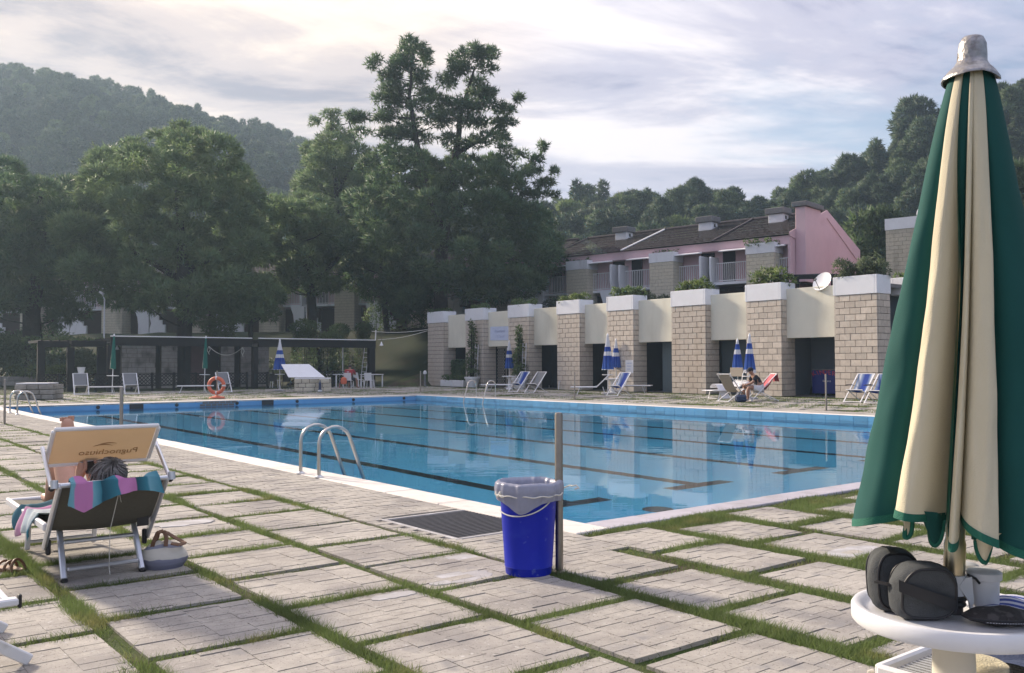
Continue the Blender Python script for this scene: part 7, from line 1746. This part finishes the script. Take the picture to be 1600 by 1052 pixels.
# ================================================================== PEOPLE BY THE POOL
mn = thing('person', 'man in black shirt and cap bending forward on the deck chair with the red towel', 'person', red_chair.location, red_chair.rotation_euler.z)
J = dict(hip=((0, .10, .44), .15), waist=((0, .14, .60), .14), chest=((0, .26, .80), .155), neck=((0, .36, .94), .06), head0=((0, .40, 1.0), .075), head1=((0, .45, 1.07), .095), head2=((0, .46, 1.15), .075),
         shL=((-.19, .30, .87), .07), elL=((-.22, .46, .66), .048), wrL=((-.10, .64, .58), .034), shR=((.19, .30, .87), .07), elR=((.22, .46, .66), .048), wrR=((.10, .66, .58), .034),
         hjL=((-.11, .16, .45), .12), knL=((-.17, .58, .50), .075), caL=((-.17, .60, .28), .06), anL=((-.17, .60, .08), .042), ftL=((-.17, .68, .045), .042), toL=((-.17, .78, .035), .03),
         hjR=((.11, .16, .45), .12), knR=((.17, .60, .52), .075), caR=((.17, .66, .28), .06), anR=((.17, .66, .08), .042), ftR=((.17, .74, .045), .042), toR=((.17, .84, .035), .03))
EP = [('hip', 'waist'), ('waist', 'chest'), ('chest', 'neck'), ('neck', 'head0'), ('head0', 'head1'), ('head1', 'head2'), ('chest', 'shL'), ('shL', 'elL'), ('elL', 'wrL'), ('chest', 'shR'), ('shR', 'elR'), ('elR', 'wrR'), ('hip', 'hjL'), ('hjL', 'knL'), ('knL', 'caL'), ('caL', 'anL'), ('anL', 'ftL'), ('ftL', 'toL'), ('hip', 'hjR'), ('hjR', 'knR'), ('knR', 'caR'), ('caR', 'anR'), ('anR', 'ftR'), ('ftR', 'toR')]
body('body', J, EP, M['skin2'], mn, 'hip')
def clothes(nm, keys, grow, mt, par, JJ, EE, root, cut=None):
    J2 = {}
    for k in keys: p, r_ = JJ[k]; J2[k] = (p, r_+grow)
    if cut:
        for k, (a, c, f_) in cut.items(): pa, ra = JJ[a]; pc, rc_ = JJ[c]; J2[k] = (tuple(lerp(x, y, f_) for x, y in zip(pa, pc)), lerp(ra, rc_, f_)+grow+.012)
    E2_ = [(a, c) for a, c in EE if a in J2 and c in J2]
    if cut: E2_ += [(a, k) for k, (a, c, f_) in cut.items()]
    return body(nm, J2, E2_, mt, par, root)
M['black_shirt'] = mat('black_shirt', (.012, .013, .02), .9, var=.2, scale=20, obj=True); M['red_shirt'] = mat('red_shirt', (.30, .02, .03), .9, var=.15, scale=20, obj=True)
clothes('shirt', ['waist', 'chest', 'shL', 'shR'], .014, M['black_shirt'], mn, J, EP, 'chest', dict(slL=('shL', 'elL', .7), slR=('shR', 'elR', .7), hem=('waist', 'hip', .6)))
clothes('shorts', ['hip', 'hjL', 'hjR'], .012, M['white_fab'], mn, J, EP, 'hip', dict(lgL=('hjL', 'knL', .7), lgR=('hjR', 'knR', .7)))
b = MB(); b.sphere((0, .445, 1.12), (.105, .11, .095), 16, 10); b.build('cap', M['black_shirt'], mn, True); b = MB(); b.extr([(-.08, .52, 1.10), (.08, .52, 1.10), (.06, .63, 1.06), (-.06, .63, 1.06)], (0, 0, .012)); b.build('cap_peak', M['black_shirt'], mn)
b = MB(); b.tube([(0, .53, 1.06), (0, .565, 1.03)], [.012, .018], 8); b.build('nose', M['skin2'], mn, True)
for s in (-1, 1):
    b = MB(); hand(b, (s*.10, .64 if s < 0 else .66, .58), (-s*.5, .6, -.3), (0, .3, 1), (0, 0, 1), 1.0, .9); b.build('hand', M['skin2'], mn, True)
    b = MB(); b.sphere((s*.092, .44, 1.06), (.014, .024, .034), 8, 6); b.build('ear', M['skin2'], mn, True)
    b = MB(); b.sphere((s*.034, .535, 1.075), .012, 8, 6); b.build('eye', M['plastic'], mn, True)
gt = thing('white_bundle', 'white bag held in the lap of the man in black', 'bag', mn.matrix_basis @ Vector((0, .56, .56)), 0); b = MB(); b.sphere((0, 0, .05), (.13, .12, .10), 14, 10); b.build('body', M['white_fab'], gt, True)
p0 = AT(545, 606.5); rp = thing('person', 'person in a red shirt seated at the white table seen from behind', 'person', p0, face(Vector((.15, 1, 0))))
J = dict(hip=((0, .0, .50), .16), waist=((0, .03, .66), .15), chest=((0, .10, .90), .17), neck=((0, .16, 1.08), .06), head0=((0, .19, 1.14), .075), head1=((0, .22, 1.22), .095), head2=((0, .22, 1.30), .075),
         shL=((-.22, .12, 1.0), .075), elL=((-.30, .30, .80), .05), wrL=((-.12, .50, .80), .036), shR=((.22, .12, 1.0), .075), elR=((.32, .28, .78), .05), wrR=((.14, .50, .80), .036),
         hjL=((-.11, .06, .49), .12), knL=((-.15, .48, .52), .078), caL=((-.16, .50, .28), .06), anL=((-.16, .48, .08), .042), ftL=((-.16, .56, .045), .042), toL=((-.16, .66, .035), .03),
         hjR=((.11, .06, .49), .12), knR=((.30, .42, .52), .078), caR=((.36, .40, .28), .06), anR=((.38, .34, .08), .042), ftR=((.41, .40, .045), .042), toR=((.45, .50, .035), .03))
body('body', J, EP, M['skin2'], rp, 'hip'); clothes('shirt', ['waist', 'chest', 'shL', 'shR'], .016, M['red_shirt'], rp, J, EP, 'chest', dict(slL=('shL', 'elL', .75), slR=('shR', 'elR', .75), hem=('waist', 'hip', .7)))
clothes('shorts', ['hip', 'hjL', 'hjR'], .012, M['black_shirt'], rp, J, EP, 'hip', dict(lgL=('hjL', 'knL', .8), lgR=('hjR', 'knR', .8)))
b = MB(); b.sphere((0, .21, 1.265), (.105, .115, .10), 14, 10); b.build('hair', M['hair_dark'], rp, True)
for s in (-1, 1): b = MB(); hand(b, (s*.13, .50, .80), (-s*.4, .8, .1), (0, 0, 1), (-s, 0, 0), 1.0, .4); b.build('hand', M['skin2'], rp, True)
b = MB(); b.box((-.02, -.095, .93), (.13, .012, .04), b=.004); b.build('shirt_print', M['white_fab'], rp)
plastic_chair('white plastic chair under the person in the red shirt', p0-Vector((.0, .05, 0)), Vector((.15, 1, 0)))
ob = thing('rescue_can', 'orange rescue float hanging at the white table beside the person in red', 'float', AT(537, 607)+Vector((0, 0, .22)), 0); b = MB(); b.lathe([(.05, 0), (.17, .05), (.19, .2), (.16, .36), (.05, .42)], 14); b.build('body', M['orange'], ob, True); b = MB(); b.tube([(-.16, 0, .1), (-.24, 0, .05), (-.22, 0, -.2)], .02, 5); b.build('strap', M['red_shirt'], ob)
